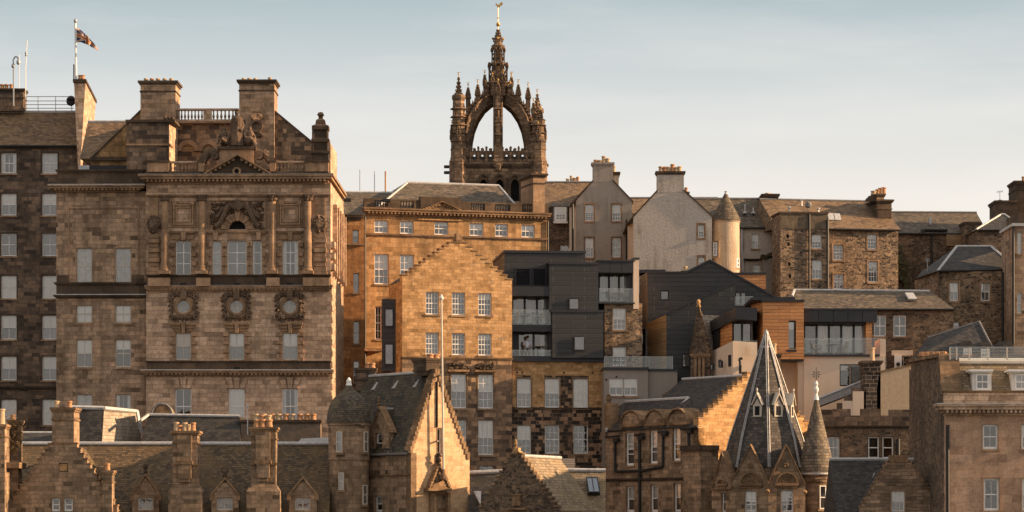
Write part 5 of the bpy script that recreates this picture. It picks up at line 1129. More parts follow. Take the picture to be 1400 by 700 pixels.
Pp.part('rendered_recess', 'cream', 1028, 493.6, 1093, 800, 1.4, 7); Pp.part('rendered_pier', 'cream', 1091, 493.6, 1099.2, 800, .1, 6)
# angled left part
Px = Bld('q', '', '', 1003, 189.4, -20, root=Pp.root, wall='cream')
for x0, x1, y0, y1 in ((970, 974, 497, 505), (982, 985.5, 492, 502), (996, 1000, 487, 502)): Px.win(x0, y0, x1, y1, 1, 1, 'dark', mat='frameb', sill=False)
PL = lambda x, y, D: pxw(x, y, D)
k = MB(); k.hexa([PL(966, 800, 194), PL(1002, 800, 188.6), PL(1035, 800, 188.8), PL(1035, 800, 196), PL(966, 484, 194), PL(1002, 466, 188.6), PL(1035, 468, 188.8), PL(1035, 484, 196)]); k.build('angled_rendered_wall', 'cream', Pp.root)
Px.holes = []
for x0, x1, y0, y1, D in ((971, 974.5, 497, 506, 193.2), (982, 986, 492, 502, 191.5), (995.5, 1000, 485.5, 501, 189.5)):
    k = MB(); k.hexa([PL(x0, y1, D - .1), PL(x1, y1, D - .6), PL(x1, y1, D + .3), PL(x0, y1, D + .3), PL(x0, y0, D - .1), PL(x1, y0 - .7, D - .6), PL(x1, y0, D + .3), PL(x0, y0, D + .3)]); k.build('slit_window', 'frameb', Pp.root)
k = MB(); k.hexa([PL(969, 456, 194), PL(1006, 436, 188.2), PL(1035, 438, 188.2), PL(1035, 446, 195), PL(969, 440, 194), PL(1006, 420, 188.2), PL(1035, 421, 188.2), PL(1035, 430, 195)]); k.build('angled_fascia', 'zinc', Pp.root)
k = MB(); k.hexa([PL(970, 484, 194.4), PL(1001, 466, 189.6), PL(1001, 466, 195), PL(970, 480, 196), PL(970, 454, 194.4), PL(1001, 437, 189.6), PL(1001, 437, 195), PL(970, 452, 196)]); k.build('angled_timber_wall', 'timber', Pp.root)
k = MB(); k.hexa([PL(973.5, 481.5, 193.7), PL(983, 475.5, 192), PL(983, 475.5, 193), PL(973.5, 481, 194.5), PL(973.5, 455, 193.7), PL(983, 450, 192), PL(983, 450, 193), PL(973.5, 455, 194.5)]); k.build('angled_window', 'frameb', Pp.root)
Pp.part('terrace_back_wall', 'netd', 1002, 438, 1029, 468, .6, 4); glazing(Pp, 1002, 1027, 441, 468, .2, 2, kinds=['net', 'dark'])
k = MB(); k.face([PL(1009, 487, 188.4), PL(1036, 487, 188.4), PL(1036, 465, 188.4), PL(1009, 465, 188.4)]); k.build('glass_balustrade', 'glassb', Pp.root)
Pp.pipe([(1012, 511), (1012, 493), (1010, 491), (1015, 490)], .09, d=-2); 
Pp.chimney(1060, 1067, 484, 600, [(1058.5, 469)], d=-2.2, dep=.7, mat='step', capp=.08, band=False, pmat='clayp')
def trio(x1, xt, x2, y, d, nm):
    patio_chair(fl(Pp, x1, y, d), R(70), 'left chair of the pair on the wide terrace right of the timber box'); patio_chair(fl(Pp, x2, y, d), R(-75), 'right chair of the pair on the wide terrace right of the timber box'); patio_table(fl(Pp, xt, y, d), 'pale table between chairs on the wide terrace right of the timber box')
trio(1118, 1140, 1153, 484.5, .7, '')
# ------------------------------------------------------------------ upper right: old tenements
def gablecap(F, pts, d, dep, mat='trimd'):
    edge(F, pts, d - .08, .13, dep, mat, 'skew_coping')
# E rubble house with dormer
E_ = Bld('rubble_house', 'narrow dark rubble house with a lit slate roof and white dormer window, beside the steeple', 'house', 765, 226, 0, wall='rubbled')
E_.win(766, 335, 779, 345, 2, 1, 'net', meet=False)
E_.rect(745, 284, 786, 700, depth=8); E_.roof(738, 812, 284, 249.5, 3.6, 'slateb', gutter=False, ridge='leadd', d=.1)
k = MB(); E_.box(k, 756, 282, 776.5, 304, -.3, 2.5); E_.box(k, 754, 279, 778, 282, -.45, 2.6); dm = k.build('dormer', 'leadd', E_.root); E_.win(758, 283, 774.5, 303, 3, 4, 'half', hole=False, rec=-.07, d=-.3, room=False, fw=.14, parent=dm, sill='white')
E_.chimney(772, 795, 249, 262, [(776, 243), (781, 239), (785.5, 242), (790, 240.5)], d=5.5, dep=1, mat='harl', band=False, pmat='clayp')
# F harled gable house
F_ = Bld('harled_gable_house', 'grey harled house with a chimney-topped gable and four windows with tan stone margins', 'house', 825, 222, 0, wall='harl')
for x0, x1 in ((800, 811.5), (837, 848.5)): F_.win(x0, 279, x1, 302, 3, 4, 'half', surround='step', sur=1.8); F_.win(x0, 325, x1, 352, 3, 4, 'net' if x0 > 830 else 'half', surround='step', sur=1.8)
F_.wall([(788, 700), (864, 700), (864, 274), (838.5, 248), (810.5, 248), (788, 274)], depth=.6)
k = MB(); a, b = F_.s_(788), F_.s_(864); F_.rbox(k, a + .02, b - .02, .61, 9, -6, F_.z_(274)); k.build('side_wall', 'harl', F_.root)
k = MB(); k.hexa([pxw(778.5, 700, 223.5), pxw(788, 700, 222), pxw(788, 700, 230), pxw(778.5, 700, 230), pxw(778.5, 279, 223.5), pxw(788, 275, 222), pxw(788, 275, 230), pxw(778.5, 279, 230)]); k.build('angled_side_wall', 'creamh', F_.root)
k = MB(); P_ = [F_.P(779, 281, .1), F_.P(866, 276, .1), F_.P(838, 248.6, .1), F_.P(811, 248.6, .1)]; k.loft(P_, [p + F_.n * 9 for p in P_]); k.build('roof', 'slateg', F_.root)
gablecap(F_, [(779, 281), (811, 247.6)], 0, .7); gablecap(F_, [(838, 247.6), (866, 277)], 0, .7)
F_.chimney(810.5, 838, 222, 249, [(814.5, 217), (820.5, 217.5), (825.5, 212), (831, 215)], d=-.01, dep=1.1, mat='harl', band=False, pmat='clayp', cap='harl', pr=.17)
F_.chimney(838.5, 846, 235, 256, [(839, 224)], d=1.2, dep=2.5, mat='harl', band=False, pmat='clayp', pr=.17)
F_.pipe([(783, 279), (783, 345)], .08); F_.pipe([(856.5, 300), (856.5, 357)], .06)
# roof between the two gables
E2 = Bld('slate_roofed_range', 'low slate roofed range glimpsed between the two harled gables', 'house', 875, 231, 0, wall='harl')
E2.rect(858, 292, 980, 700, depth=6); E2.roof(850, 985, 292, 271, 3, 'slateb', ridge='leadd', gutter=False)
# G large harled gable
Gg = Bld('harled_gable_house', 'large pale harled gable with a broad chimney of six pots, mostly windowless', 'house', 915, 214, 0, wall='harlw')
Gg.win(954.5, 307, 962.5, 325, 2, 4, 'half', surround='step', sur=2.4); Gg.win(955, 351, 963, 364, 2, 2, 'half', surround='step', sur=2.4)
Gg.wall([(866, 700), (973.5, 700), (973.5, 296), (935.5, 262), (898.5, 262), (866, 297)], depth=.6)
k = MB(); a, b = Gg.s_(866), Gg.s_(973.5); Gg.rbox(k, a + .02, b - .02, .61, 9, -6, Gg.z_(297)); k.build('side_wall', 'harlw', Gg.root)
k = MB(); k.hexa([pxw(858, 700, 216), pxw(866, 700, 214), pxw(866, 700, 222), pxw(858, 700, 222), pxw(858, 301, 216), pxw(866, 297, 214), pxw(866, 297, 222), pxw(858, 301, 222)]); k.build('angled_side_wall', 'creamh', Gg.root)
k = MB(); P_ = [Gg.P(857, 305, .1), Gg.P(976, 298, .1), Gg.P(935, 261.6, .1), Gg.P(899, 261.6, .1)]; k.loft(P_, [p + Gg.n * 9 for p in P_]); k.build('roof', 'slateg', Gg.root)
gablecap(Gg, [(857, 306), (899, 261)], 0, .7); gablecap(Gg, [(935, 261), (976, 298.5)], 0, .7)
Gg.chimney(898.5, 935, 234, 263, [(903.5, 226), (909.2, 226.5), (914, 226.5), (919.5, 223), (924.3, 227), (929, 226)], d=-.01, dep=1.1, mat='harlw', band=False, pmat='clayp', pr=.16)
Gg.chimney(936, 942, 262, 275, [(938, 255)], d=2, dep=1, mat='harl', band=False, pmat='clay', capp=.05)
# H round turret
H_ = Bld('round_stair_turret', 'cream round stair turret with a slate cone roof, against the pale harled gable', 'turret', 992, 216, 0, wall='creamh')
def turret():
    c = H_.P(992.2, HY, 0); u = K * 216; r = 18.8 * u; z = lambda y: (HY - y) * u
    k = MB(); k.lathe(c, [(r, -6), (r, z(305)), (r * 1.05, z(304)), (r * 1.05, z(302))], 40); k.build('wall', 'creamh', H_.root, merge=True)
    k = MB(); k.lathe(c, [(r * 1.12, z(302.5)), (r * 1.1, z(301.5)), (r * .55, z(281)), (.06, z(263.5))], 40); o = k.build('roof', 'slateg', H_.root, merge=True)
    k = MB(); k.lathe(c, [(.12, z(266)), (.1, z(264)), (.05, z(263)), (.12, z(262)), (.04, z(261)), (0, z(260.5))], 8); k.build('finial', 'lead', o)
    T = Bld('q', '', '', 978.5, 213.5, -38, root=H_.root); T.win(976, 331.5, 981, 350, 2, 4, 'net', hole=False, rec=-.05, d=-.05, surround='step', room=False, sur=2)
    T = Bld('q', '', '', 1008, 214.2, 40, root=H_.root); T.win(1006, 353, 1010, 366, 1, 2, 'net', hole=False, rec=-.05, d=.2, room=False)
turret()
# I cream harled range with long roof
I_ = Bld('cream_harled_house', 'cream harled house with a bulky stained projection, right of the round turret', 'house', 1040, 222, 0, wall='creamh')
I_.win(1028, 319.5, 1037, 340, 3, 4, 'half'); I_.win(1030, 362, 1039, 373, 3, 2, 'net')
I_.rect(1008, 310, 1068, 700, depth=7, mat='harlw')
I_.roof(950, 1070, 311, 272, 4, 'slateg', ridge='leadd', hl=0, xr1=1046)
k = MB(); 
for i in range(22): a = i / 21; k.blob(I_.P(1043 + 17 * a, 351 + 2 * math.sin(a * 6), -.5), (.25, .7, .22), i, .35, 1)
pj = MB(); I_.box(pj, 1043, 353, 1060.5, 430, -1, 0); pj.build('stained_projection', 'harl', I_.root); k.build('moss_growth', 'moss', I_.root)
I_.cornice(1016, 354, 1042, 357, .3, mat='trimd', name='ledge'); I_.pipe([(1014.5, 312), (1014.5, 345), (1016, 352), (1016, 375)], .09, mat='lead')
k = MB()
for x in (1018.5, 1030): I_.box(k, x - 2.2, 289, x + 2.2, 291.5, 1.2, 1.7); k.tube(I_.P(x, 290, 1.4), I_.P(x, 284 if x > 1020 else 279, 1.4), .05, n=6)
k.build('roof_vent', 'lead', I_.root)
I_.chimney(1043, 1064, 265, 305, [(1049, 261), (1054, 262)], d=1.5, dep=2.6, mat='trimd', band=False, pr=.2)
# J flat-topped rubble block
J_ = Bld('rubble_block', 'flat-topped rubble tenement block streaked dark, with two white windows and iron downpipes', 'tenement', 1100, 216, 7, wall='rubble')
J_.win(1110, 320, 1123.5, 339.5, 3, 4, 'half'); J_.win(1110.5, 355, 1124, 381, 3, 4, 'half')
for x, y in ((1077, 323), (1078, 334), (1079, 361), (1080, 378)): J_.hole(x - 1.6, y - 2.4, x + 1.6, y + 2.4)
J_.rect(1067, 292, 1132, 700, depth=3); J_.part('wall_head', 'trimd', 1066, 289.5, 1133, 292, -.12, 3.1); J_.part('stained_render', 'harl2', 1067.3, 292.1, 1131.6, 313, -.04, .02)
J_.pipe([(1106.5, 293), (1106.5, 400)], .075); J_.pipe([(1131.5, 300), (1131.5, 400)], .09)
k = MB(); c = J_.P(1105, 280, .2); k.blob(c, (.25, .1, .27), 1, .02, 3); k.tube(c, J_.P(1105, 291, .2), .04, n=6); k.build('satellite_dish', 'leadd', J_.root, smooth=True)
for x, y in ((1079, 284), (1119, 285)): k = MB(); k.tube(J_.P(x, 291, .5), J_.P(x, y, .5), .05, n=6); k.blob(J_.P(x, y, .5), (.14, .14, .12), 1, .1, 1); k.build('vent_cowl', 'steel', J_.root)
# K lit rubble tenement
Kk = Bld('rubble_tenement', 'sunlit rubble tenement, four white windows, crooked chimney pots', 'tenement', 1180, 220, 10, wall='rubble')
Kk.win(1186.5, 320, 1199, 340.5, 3, 4, 'third', surround='trim', sur=2); Kk.win(1187, 357, 1200, 385.5, 3, 4, 'half', surround='trim', sur=2); Kk.win(1139, 335, 1153, 356, 3, 4, 'net', surround='trim', sur=2); Kk.win(1140, 375, 1154, 396, 3, 4, 'net', surround='trim', sur=2)
Kk.rect(1132, 313, 1228, 700, depth=8); Kk.roof(1060, 1230, 313.5, 275, 4.6, 'slateb', ridge='leadd', d=0)
k = MB()
for x in (1133, 1142): P_ = [Kk.P(x, 303, 1.15), Kk.P(x + 8, 303, 1.15), Kk.P(x + 6, 294, 2.2), Kk.P(x - 2, 294, 2.2)]; k2 = MB(); k2.loft(P_, [p + Vector((0, -.1, .1)) for p in P_]); k2.build('rooflight', 'lead', Kk.root)
Kk.chimney(1200, 1219, 272, 314, [], d=1.6, dep=2.6, mat='trimd', capp=.16)
cc = Kk.chimney(1199, 1209, 264, 274, [(1194.5, 258), (1200, 256), (1204, 254), (1208, 253)], d=1.8, dep=2, mat='trim', band=False, capp=.1, pr=.2)
k = MB(); k.hexa([Kk.P(1182, 275, 2), Kk.P(1200, 275, 2), Kk.P(1200, 275, 3), Kk.P(1182, 275, 3), Kk.P(1184, 271, 2), Kk.P(1200, 264, 2), Kk.P(1200, 264, 3), Kk.P(1184, 271, 3)]); k.build('chimney_shoulder', 'trimd', Kk.root)
for x, y in ((1096, 275), (1175, 280)): k = MB(); k.tube(Kk.P(x, y + 8, 3.5), Kk.P(x, y, 3.5), .05, n=6); Kk.box(k, x - 2, y - 1, x + 2, y + .6, 3.4, 3.6); k.build('roof_vent', 'steel', Kk.root)
# L tenement farther right
L_ = Bld('rubble_tenement', 'dim rubble tenement, long slate roof and brown timber panel, right of crooked chimney pots', 'tenement', 1280, 228, 3, wall='rubbled')
L_.win(1300.5, 332, 1313, 338, 2, 1, 'net', meet=False); L_.rect(1226, 319, 1345, 700, depth=8); L_.roof(1222, 1350, 319, 290.5, 4, 'slateg', ridge='leadd')
L_.part('timber_panel', 'larch', 1294, 319.5, 1320, 336, -.3, 0) ; L_.pipe([(1273.5, 318), (1273.5, 372)], .08)
k = MB(); L_.box(k, 1270.5, 298, 1273.5, 306, 1.0, 1.4); k.tube(L_.P(1272, 306, 1.2), L_.P(1272, 296, 1.2), .05, n=6); k.build('roof_vent', 'steel', L_.root)
k = MB(); L_.box(k, 1260, 314, 1264, 320, -.3, .3); L_.box(k, 1264, 313, 1296, 315, -.2, .3); k.build('gutter_box', 'iron', L_.root)
k = MB(); rnd = random.Random(2)
for i in range(26): y = rnd.uniform(338, 400); k.blob(L_.P(1229 + rnd.uniform(0, 9) + max(0, (y - 370)) * .15, y, -.15), (.3, .25, .35), i, .4, 1)
o = k.build('dark_ivy', 'moss', None); meta(o, 'dark ivy climbing the corner beside the sunlit rubble tenement', 'ivy')
L_.chimney(1319, 1341, 303, 345, [], d=-1.6, dep=2, mat='rubbled', capp=.08, band=False)
L2 = Bld('hipped_rubble_house', 'small rubble house, steep hipped roof edged in lead, under the far right chimneys', 'house', 1360, 222, 0, wall='rubbled')
L2.win(1371, 336, 1375, 347, 1, 2, 'net'); L2.rect(1336, 314, 1400, 700, depth=6); L2.roof(1334, 1402, 314, 293.5, 2.6, 'slated', xr0=1368, xr1=1374, ridge='lead')
L3 = Bld('tall_chimney_block', 'tall stone chimney blocks stepping up at the upper right edge', 'chimney', 1380, 226, 0, wall='trimd')
L3.chimney(1361.5, 1392, 274, 330, [(1367, 270)], d=0, dep=3, band=False); L3.chimney(1388, 1420, 247, 330, [(1399, 238)], d=.5, dep=3, band=True, mat='trimd')
# M hip roof rubble house
M_ = Bld('hip_roofed_rubble_house', 'rubble house with a wide dark hipped slate roof and two white sash windows facing front', 'house', 1335, 205, 4, wall='rubble')
for x0, x1 in ((1298.5, 1310.5), (1341, 1353.5)): M_.win(x0, 386, x1, 411.5, 2, 2, 'half', surround='trim', sur=2.2)
M_.win(1380, 386, 1388, 411, 2, 2, 'half', surround='trim'); M_.win(1302, 440, 1312, 452, 2, 2, 'half')
M_.win(1380, 440, 1388, 470, 2, 2, 'half')
M_.rect(1283, 371, 1392, 700, depth=8)
k = MB(); k.hexa([pxw(1254, 700, 209.5), pxw(1283, 700, 204.6), pxw(1283, 700, 213), pxw(1254, 700, 213), pxw(1254, 380, 209.5), pxw(1283, 371, 204.6), pxw(1283, 371, 213), pxw(1254, 380, 213)]); k.build('angled_side_wall', 'rubble', M_.root)
k = MB(); A0, A1, A2, A3 = pxw(1253, 380.5, 209.4), pxw(1282, 370.5, 204.2), pxw(1392, 369, 206), pxw(1392, 369, 214); R0, R1 = pxw(1308, 337, 209), pxw(1355, 337, 209.5); A4 = pxw(1260, 371, 214)
for f in ([A0, A1, R0], [A1, A2, R1, R0], [A2, A3, R1], [A3, A4, R0, R1], [A4, A0, R0], [A4, A3, A2, A1, A0]): k.face(f)
o = k.build('roof', 'slated', M_.root); k = MB(); k.path([A1, R0, R1, A2], .1); k.build('ridge', 'lead', o); k = MB(); k.path([A0, A1, A2], .07); k.build('gutter', 'iron', M_.root)
M_.pipe([(1371, 372), (1371, 470)], .08)
k = MB(); k.tube(pxw(1268, 385, 208), pxw(1268, 353, 208), .03, n=5); 
for y in (354, 356.5): k.tube(pxw(1264.5, y, 208), pxw(1271.5, y, 208), .025, n=5)
k.build('aerial', 'steel', M_.root)
# N right edge tower block
N_ = Bld('corner_tenement', 'tall stone tenement cut off by the right edge, iron downpipe on its corner', 'tenement', 1395, 201, 0, wall='tan')
N_.win(1391, 317, 1397, 347, 1, 2, 'blind'); N_.win(1391, 400, 1397, 428, 1, 2, 'net')
N_.rect(1386, 309, 1460, 700, depth=5); N_.part('wall_head', 'lead', 1384, 305, 1462, 309, -.2, 5.1); N_.pipe([(1385.5, 310), (1385.5, 470)], .09)
N2 = Bld('q', '', '', 1395, 206, 0, root=N_.root); N2.part('upper_wall', 'trimd', 1392, 290, 1460, 309, 0, 5)
# O long low slate roofed house
O_ = Bld('long_slate_roofed_house', 'long low rubble house, slate roof with one rooflight, behind the timber box', 'house', 1200, 199, 0, wall='rubble')
O_.win(1195, 431, 1211.5, 460, 2, 2, 'dark', bar=.05); O_.win(1221.5, 431, 1239, 460, 2, 2, 'dark', bar=.05)
O_.win(1235, 486, 1245, 504, 1, 2, 'dark'); O_.part('rendered_lintel', 'cream', 1219, 479, 1248, 486, -.05, .02); O_.win(1207, 486, 1212, 505, 1, 1, 'blind')
O_.rect(1180, 423, 1304, 700, depth=8, mat='rubbled')
k = MB(); e0, e1, q0, q1 = O_.P(1083, 423, -.3), O_.P(1306, 423, -.3), O_.P(1086, 396.5, 2.8), O_.P(1271, 398, 2.8); b0, b1 = O_.P(1086, 421, 6), O_.P(1300, 421, 6)
for f in ([e0, e1, q1, q0], [q0, q1, b1, b0], [e1, b1, q1], [e0, q0, b0], [e0, b0, b1, e1]): k.face(f)
o = k.build('roof', 'slateb2', O_.root); k = MB(); k.path([O_.P(1083, 405, 1.6), q0, q1], .09); k.build('ridge', 'lead', o); k = MB(); k.tube(e0, e1, .07); k.build('gutter', 'iron', O_.root)
P_ = [O_.P(1242, 411, 1.0), O_.P(1254, 411, 1.0), O_.P(1248, 402.5, 2.1), O_.P(1237, 402.5, 2.1)]; k = MB(); k.loft(P_, [p + Vector((0, -.12, .12)) for p in P_]); k.build('rooflight', 'lead', O_.root)
# air conditioning unit in a white panel
k = MB(); O_.box(k, 1223, 486, 1233, 505, -.25, -.02); rt = empty('air_conditioning_unit', O_.P(1228, 505, -.25), 'white air conditioning unit on the wall below the two dark windows', 'air conditioner'); k.build('casing', 'white', rt)
k = MB(); ring(k, O_, 1228, 498, 0, 2.6, -.3, -.26, 16); k.build('fan_grille', 'iron', rt)
# dark slate roofs in front
U_ = Bld('dark_slate_roofed_house', 'low house with steep dark slate roofs and small arched dormers, behind the right-hand terrace railing', 'house', 1310, 193, 0, wall='rubbled')
U_.rect(1254, 484, 1400, 700, depth=6)
k = MB(); e0, e1, q0, q1, e2 = U_.P(1246, 492, -.2), U_.P(1300, 484, -.6), U_.P(1268, 462, 3), U_.P(1339, 440, 2.5), U_.P(1358, 478, -.2); b0, b1 = U_.P(1262, 488, 6), U_.P(1356, 480, 6)
for f in ([e0, e2, q1, q0], [e2, b1, q1], [e0, q0, b0], [q0, q1, b1, b0], [e0, b0, b1, e2]): k.face(f)
o = k.build('roof', 'slated', U_.root); k = MB(); k.path([q0, q1, e2], .08); k.build('ridge', 'leadd', o)
U_.win(1317, 476, 1328.5, 485, 3, 2, 'half', hole=False, rec=-.1, d=-.2, room=False); U_.win(1341, 477, 1353, 489, 3, 2, 'half', hole=False, rec=-.1, d=-.2, room=False)
for xc in (1322, 1347, 1376):
    k = MB(); pts = [U_.P(xc - 9 * math.cos(t), 474 - 9 * math.sin(t), -.35) for t in [math.pi * i / 12 for i in range(13)]]; k.loft(pts, [p + U_.n * 3 for p in pts]); k.build('arched_dormer', 'slated', U_.root)
# ------------------------------------------------------------------ bottom left: dormered tenement
Wn = Bld('dormered_tenement', 'long low stone building along the lower left, mossy slate roof, three stone dormers, crow-stepped gable', 'building', 230, 172, 0, wall='tand')
Wn.rect(-40, 722, 452, 800, depth=9) if False else None
k = MB(); Wn.box(k, -60, 712, 449, 800, .2, 9); k.build('wall', 'tand', Wn.root)
RUN = 5.0
Wn.roof(-60, 449, 712, 606, RUN, 'slatew', d=.1, over=.1, ridge=None)
k = MB(); k.tube(Wn.P(26, 606.5, RUN), Wn.P(450, 606.5, RUN), .13, n=8); k.build('ridge', 'lead', Wn.root)
for i, (xc, ya, hw, x0, x1, kd) in enumerate(((199, 652, 18.5, 188.5, 209.5, 'dark'), (307.5, 657, 18.5, 296, 318, 'dark'), (414, 656, 19, 403, 424.5, 'tanb'))):
    D0 = Bld('q', '', '', xc, 172.3, 0, root=Wn.root, wall='tand')
    dm = None
    D0.hole(x0, 680, x1, 697.5)
    dm = D0.wall([(xc - hw, 712), (xc + hw, 712), (xc + hw, 677), (xc, ya), (xc - hw, 677)], 'tand', depth=.4, name='dormer')
    D0.win(x0, 680, x1, 697.5, 2, 1, 'dark' if i < 2 else 'tand', hole=False, parent=dm, surround='trim', sur=1.2, bar=.05, sill=False, fw=.07, mat='offw')
    if i == 2: k = MB(); D0.box(k, x0 + 1.5, 681.5, x1 - 1.5, 696.5, .2, .22); k.build('blind', 'rustb', dm)
    k = MB(); P_ = [D0.P(xc - hw + 1, 679, .1), D0.P(xc + hw - 1, 679, .1), D0.P(xc, ya + 1, .1)]; k.loft(P_, [p + Vector((0, 3.2, 0)) for p in P_]); k.build('dormer_roof', 'slateg', dm)
    k = MB()
    for sx in (-1, 1):
        P0, P1 = D0.P(xc + sx * (hw + 2), 680, -.1), D0.P(xc, ya - 1.5, -.1); dz = Vector((0, 0, .16)); dn = D0.n * .6; e = Vector((0, 0, .003)); k.hexa([P0 + e, P1 + e, P1 + e + dn, P0 + e + dn, P0 + dz, P1 + dz, P1 + dz + dn, P0 + dz + dn])
        D0.box(k, xc + sx * hw - 2.5, 677, xc + sx * hw + 2.5, 684, -.14, .3)
    k.build('skew_coping', 'step', dm)
    k = MB(); c = D0.P(xc, ya - 1, .1)
    if i == 0: k.lathe(c, [(.16, -.1), (.1, .1), (.14, .25), (.07, .32), (.07, .4), (.13, .46), (.16, .58), (.1, .7), (0, .72)], 12)
    elif i == 1: k.lathe(c, [(.15, -.1), (.1, .15), (.14, .3), (.05, .4)], 10); k.path([c + Vector((.19 * math.sin(t), 0, .6 - .19 * math.cos(t))) for t in [R(-140 + 28 * q) for q in range(11)]], .045, 6)
    else: k.lathe(c, [(.15, -.15), (.1, .08), (.03, .15), (0, .16)], 10)
    k.build('finial', 'trimd', dm)
# big wall-head stacks
def stack(F, x0, x1, yt, ym, yc, pots, mat='tand'):
    o = F.chimney(x0, x1, yt, 668, pots, d=-.3, dep=1.5, mat=mat, cap='step', pr=.17, pmat='clay', capp=.14, band=True)
    k = MB(); xc = (x0 + x1) / 2; F.box(k, x0 + 6.5, yt + 6, x1 - 8, ym, -.55, -.31); F.box(k, x0 + 7.5, ym + 1, x1 - 9, ym + 20, -.65, -.31); F.box(k, x0 + 9.5, ym + 20, x1 - 11, ym + 25, -.5, -.31); k.build('corbelled_shaft', 'tand', o)
    k = MB(); F.box(k, x0 + 5, ym - 4, x1 - 6.5, ym + 1, -.7, -.3); F.box(k, x0 - 1.5, ym, x1 + 1.5, ym + 3, -.38, -.3); k.build('ledge', 'step', o)
    k = MB(); a0, a1 = F.s_(x0, -.3), F.s_(x1, -.3); b0, b1 = F.s_(x0 - 6, -.45), F.s_(x1 + 6, -.45); zc, zb = F.z_(662), F.z_(672)
    k.hexa([F.W(b0, -.45, zb), F.W(b1, -.45, zb), F.W(b1, 1.3, zb), F.W(b0, 1.3, zb), F.W(a0, -.301, zc), F.W(a1, -.301, zc), F.W(a1, 1.25, zc), F.W(a0, 1.25, zc)]); F.rbox(k, b0, b1, -.45, 1.3, -6, zb - .002); k.build('stack_base', mat, o)
stack(Wn, 236, 270, 589, 634, 0, [(241, 576.5, .4), (252.5, 577, .4), (264, 577, .4), (245, 580, 1.1), (258, 579, 1.1)])
stack(Wn, 343, 377, 584, 633, 0, [(351, 573, .4), (359, 572.5, .4), (368.5, 573, .4), (358.5, 566, 1.1), (367.5, 566, 1.1)])
# crow-stepped gable on the left with apex chimney
W2 = Bld('q', '', '', 86, 169.5, -3, root=Wn.root, wall='tand')
for x0, x1 in ((70.5, 82), (87.5, 99.5)): W2.win(x0, 681, x1, 699, 1, 2, 'dark', surround='trim', sur=1, sill=False, fw=.09)
W2.hole(80, 633, 93, 645)
W2.crowgable(8, 699, 160, 699, 71, 101, 607, 13, 800, 'tand', depth=.5, m=13)
k = MB(); W2.box(k, 81, 634, 92, 644, .1, .2); k.build('blocked_opening', 'gold', W2.root)
k = MB(); P_ = [W2.P(12, 699, .4), W2.P(157, 699, .4), W2.P(86, 610, .4)]; k.loft(P_, [p + W2.n * 9 for p in P_]); k.build('cross_roof', 'slatew', W2.root)
W2.chimney(71, 101, 557, 608, [(77.5, 547), (95, 547)], d=-.03, dep=1.6, mat='tand', cap='step', pr=.16)
W2.chimney(140, 153, 643, 800, [(147, 633)], d=-.4, dep=.8, mat='tand', cap='step', pr=.16, capp=.12, band=True)
# extreme left stacks and climber
W3 = Bld('twin_chimney_stack', 'pair of tall stone chimney stacks at the far left edge, pale pot catching the sun', 'chimney', 5, 168, 0, wall='tand')
W3.chimney(-12, 6.5, 580, 700, [(2, 558)], d=0, dep=1.6, cap='step', mat='tand', pr=.2, pmat='clayp'); W3.chimney(12, 25, 574, 700, [(18, 566)], d=2, dep=1.4, cap='step', mat='tand', pr=.14); W3.part('stack_shoulder', 'step', 7, 632, 26, 640, .5, 3)
k = MB(); rnd = random.Random(3)
for i in range(170):
    p = W3.P(9 + rnd.random() * 17, 566 + rnd.random() ** .8 * 52, 1.5 + rnd.random() * .6); 
    for j in range(3): q = p + Vector((rnd.uniform(-.28, .28), rnd.uniform(-.2, .2), rnd.uniform(-.25, .3))); k.tube(p, q, .014, .006, 3, False); p = q
o = k.build('dry_creeper', 'twig', None); meta(o, 'dry brown creeper tangled on the chimney at the far left edge', 'creeper')
# roofs between the low building and the civic building
X1 = Bld('mansard_house', 'steep mansard house, dark slates in front, brightly lit slates on its right flank', 'house', 120, 182, 0, wall='tan')
k = MB(); b = [pxw(96, 700, 180), pxw(141, 700, 180), pxw(194, 700, 184), pxw(110, 700, 187)]; t = [pxw(96, 606, 180), pxw(139, 606, 180), pxw(194, 606, 184), pxw(110, 606, 187)]; k.loft(b, t); k.build('wall', 'tan', X1.root)
def pf(name, mat, root, pts, th=.12):
    k = MB(); k.loft(pts, [p + Vector((-.05, th, -.05)) for p in pts]); return k.build(name, mat, root)
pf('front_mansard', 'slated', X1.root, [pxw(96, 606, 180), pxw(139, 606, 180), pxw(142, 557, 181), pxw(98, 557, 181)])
k = MB(); A_, B_, C_, D_ = pxw(139.5, 606, 180), pxw(194, 606, 184.5), pxw(187, 562, 184.5), pxw(142.5, 557, 181.2); k.loft([A_, B_, C_, D_], [p + Vector((-1, 1, 0)) for p in (A_, B_, C_, D_)]); k.build('flank_mansard', 'slatep', X1.root)  # same mansard as the front; sunlight is put into its paler slate
k = MB(); k.path([pxw(97, 557, 180.9), pxw(142, 558, 181), pxw(187, 562.5, 184.5), pxw(189, 575, 184.5), pxw(194, 592, 184.5)], .14); k.build('lead_roll', 'lead', X1.root)
X0 = Bld('low_slate_roof_house', 'low dark slate roof edged in lead, between the creeper stack and stepped gable chimney', 'house', 50, 184, 0); k = MB(); X0.box(k, 20, 604, 80, 700, 0, 5); k.build('wall', 'tan', X0.root); X0.roof(18, 80, 606, 592, 2, 'slated', ridge='lead', gutter=False)
X2 = Bld('dark_slate_mansard', 'wide dark slate mansard with an arched dormer, at the foot of the civic building', 'house', 260, 181, 0, wall='tan')
k = MB(); X2.box(k, 194, 604, 328, 700, 0, 6); k.build('wall', 'tan', X2.root)
k = MB(); P_ = [X2.P(192, 606, -.1), X2.P(328, 606, -.1), X2.P(328, 569, 1.0), X2.P(203, 567, 1.0)]; k.loft(P_, [p + Vector((0, 4, 0)) for p in P_]); k.build('mansard', 'slated', X2.root)
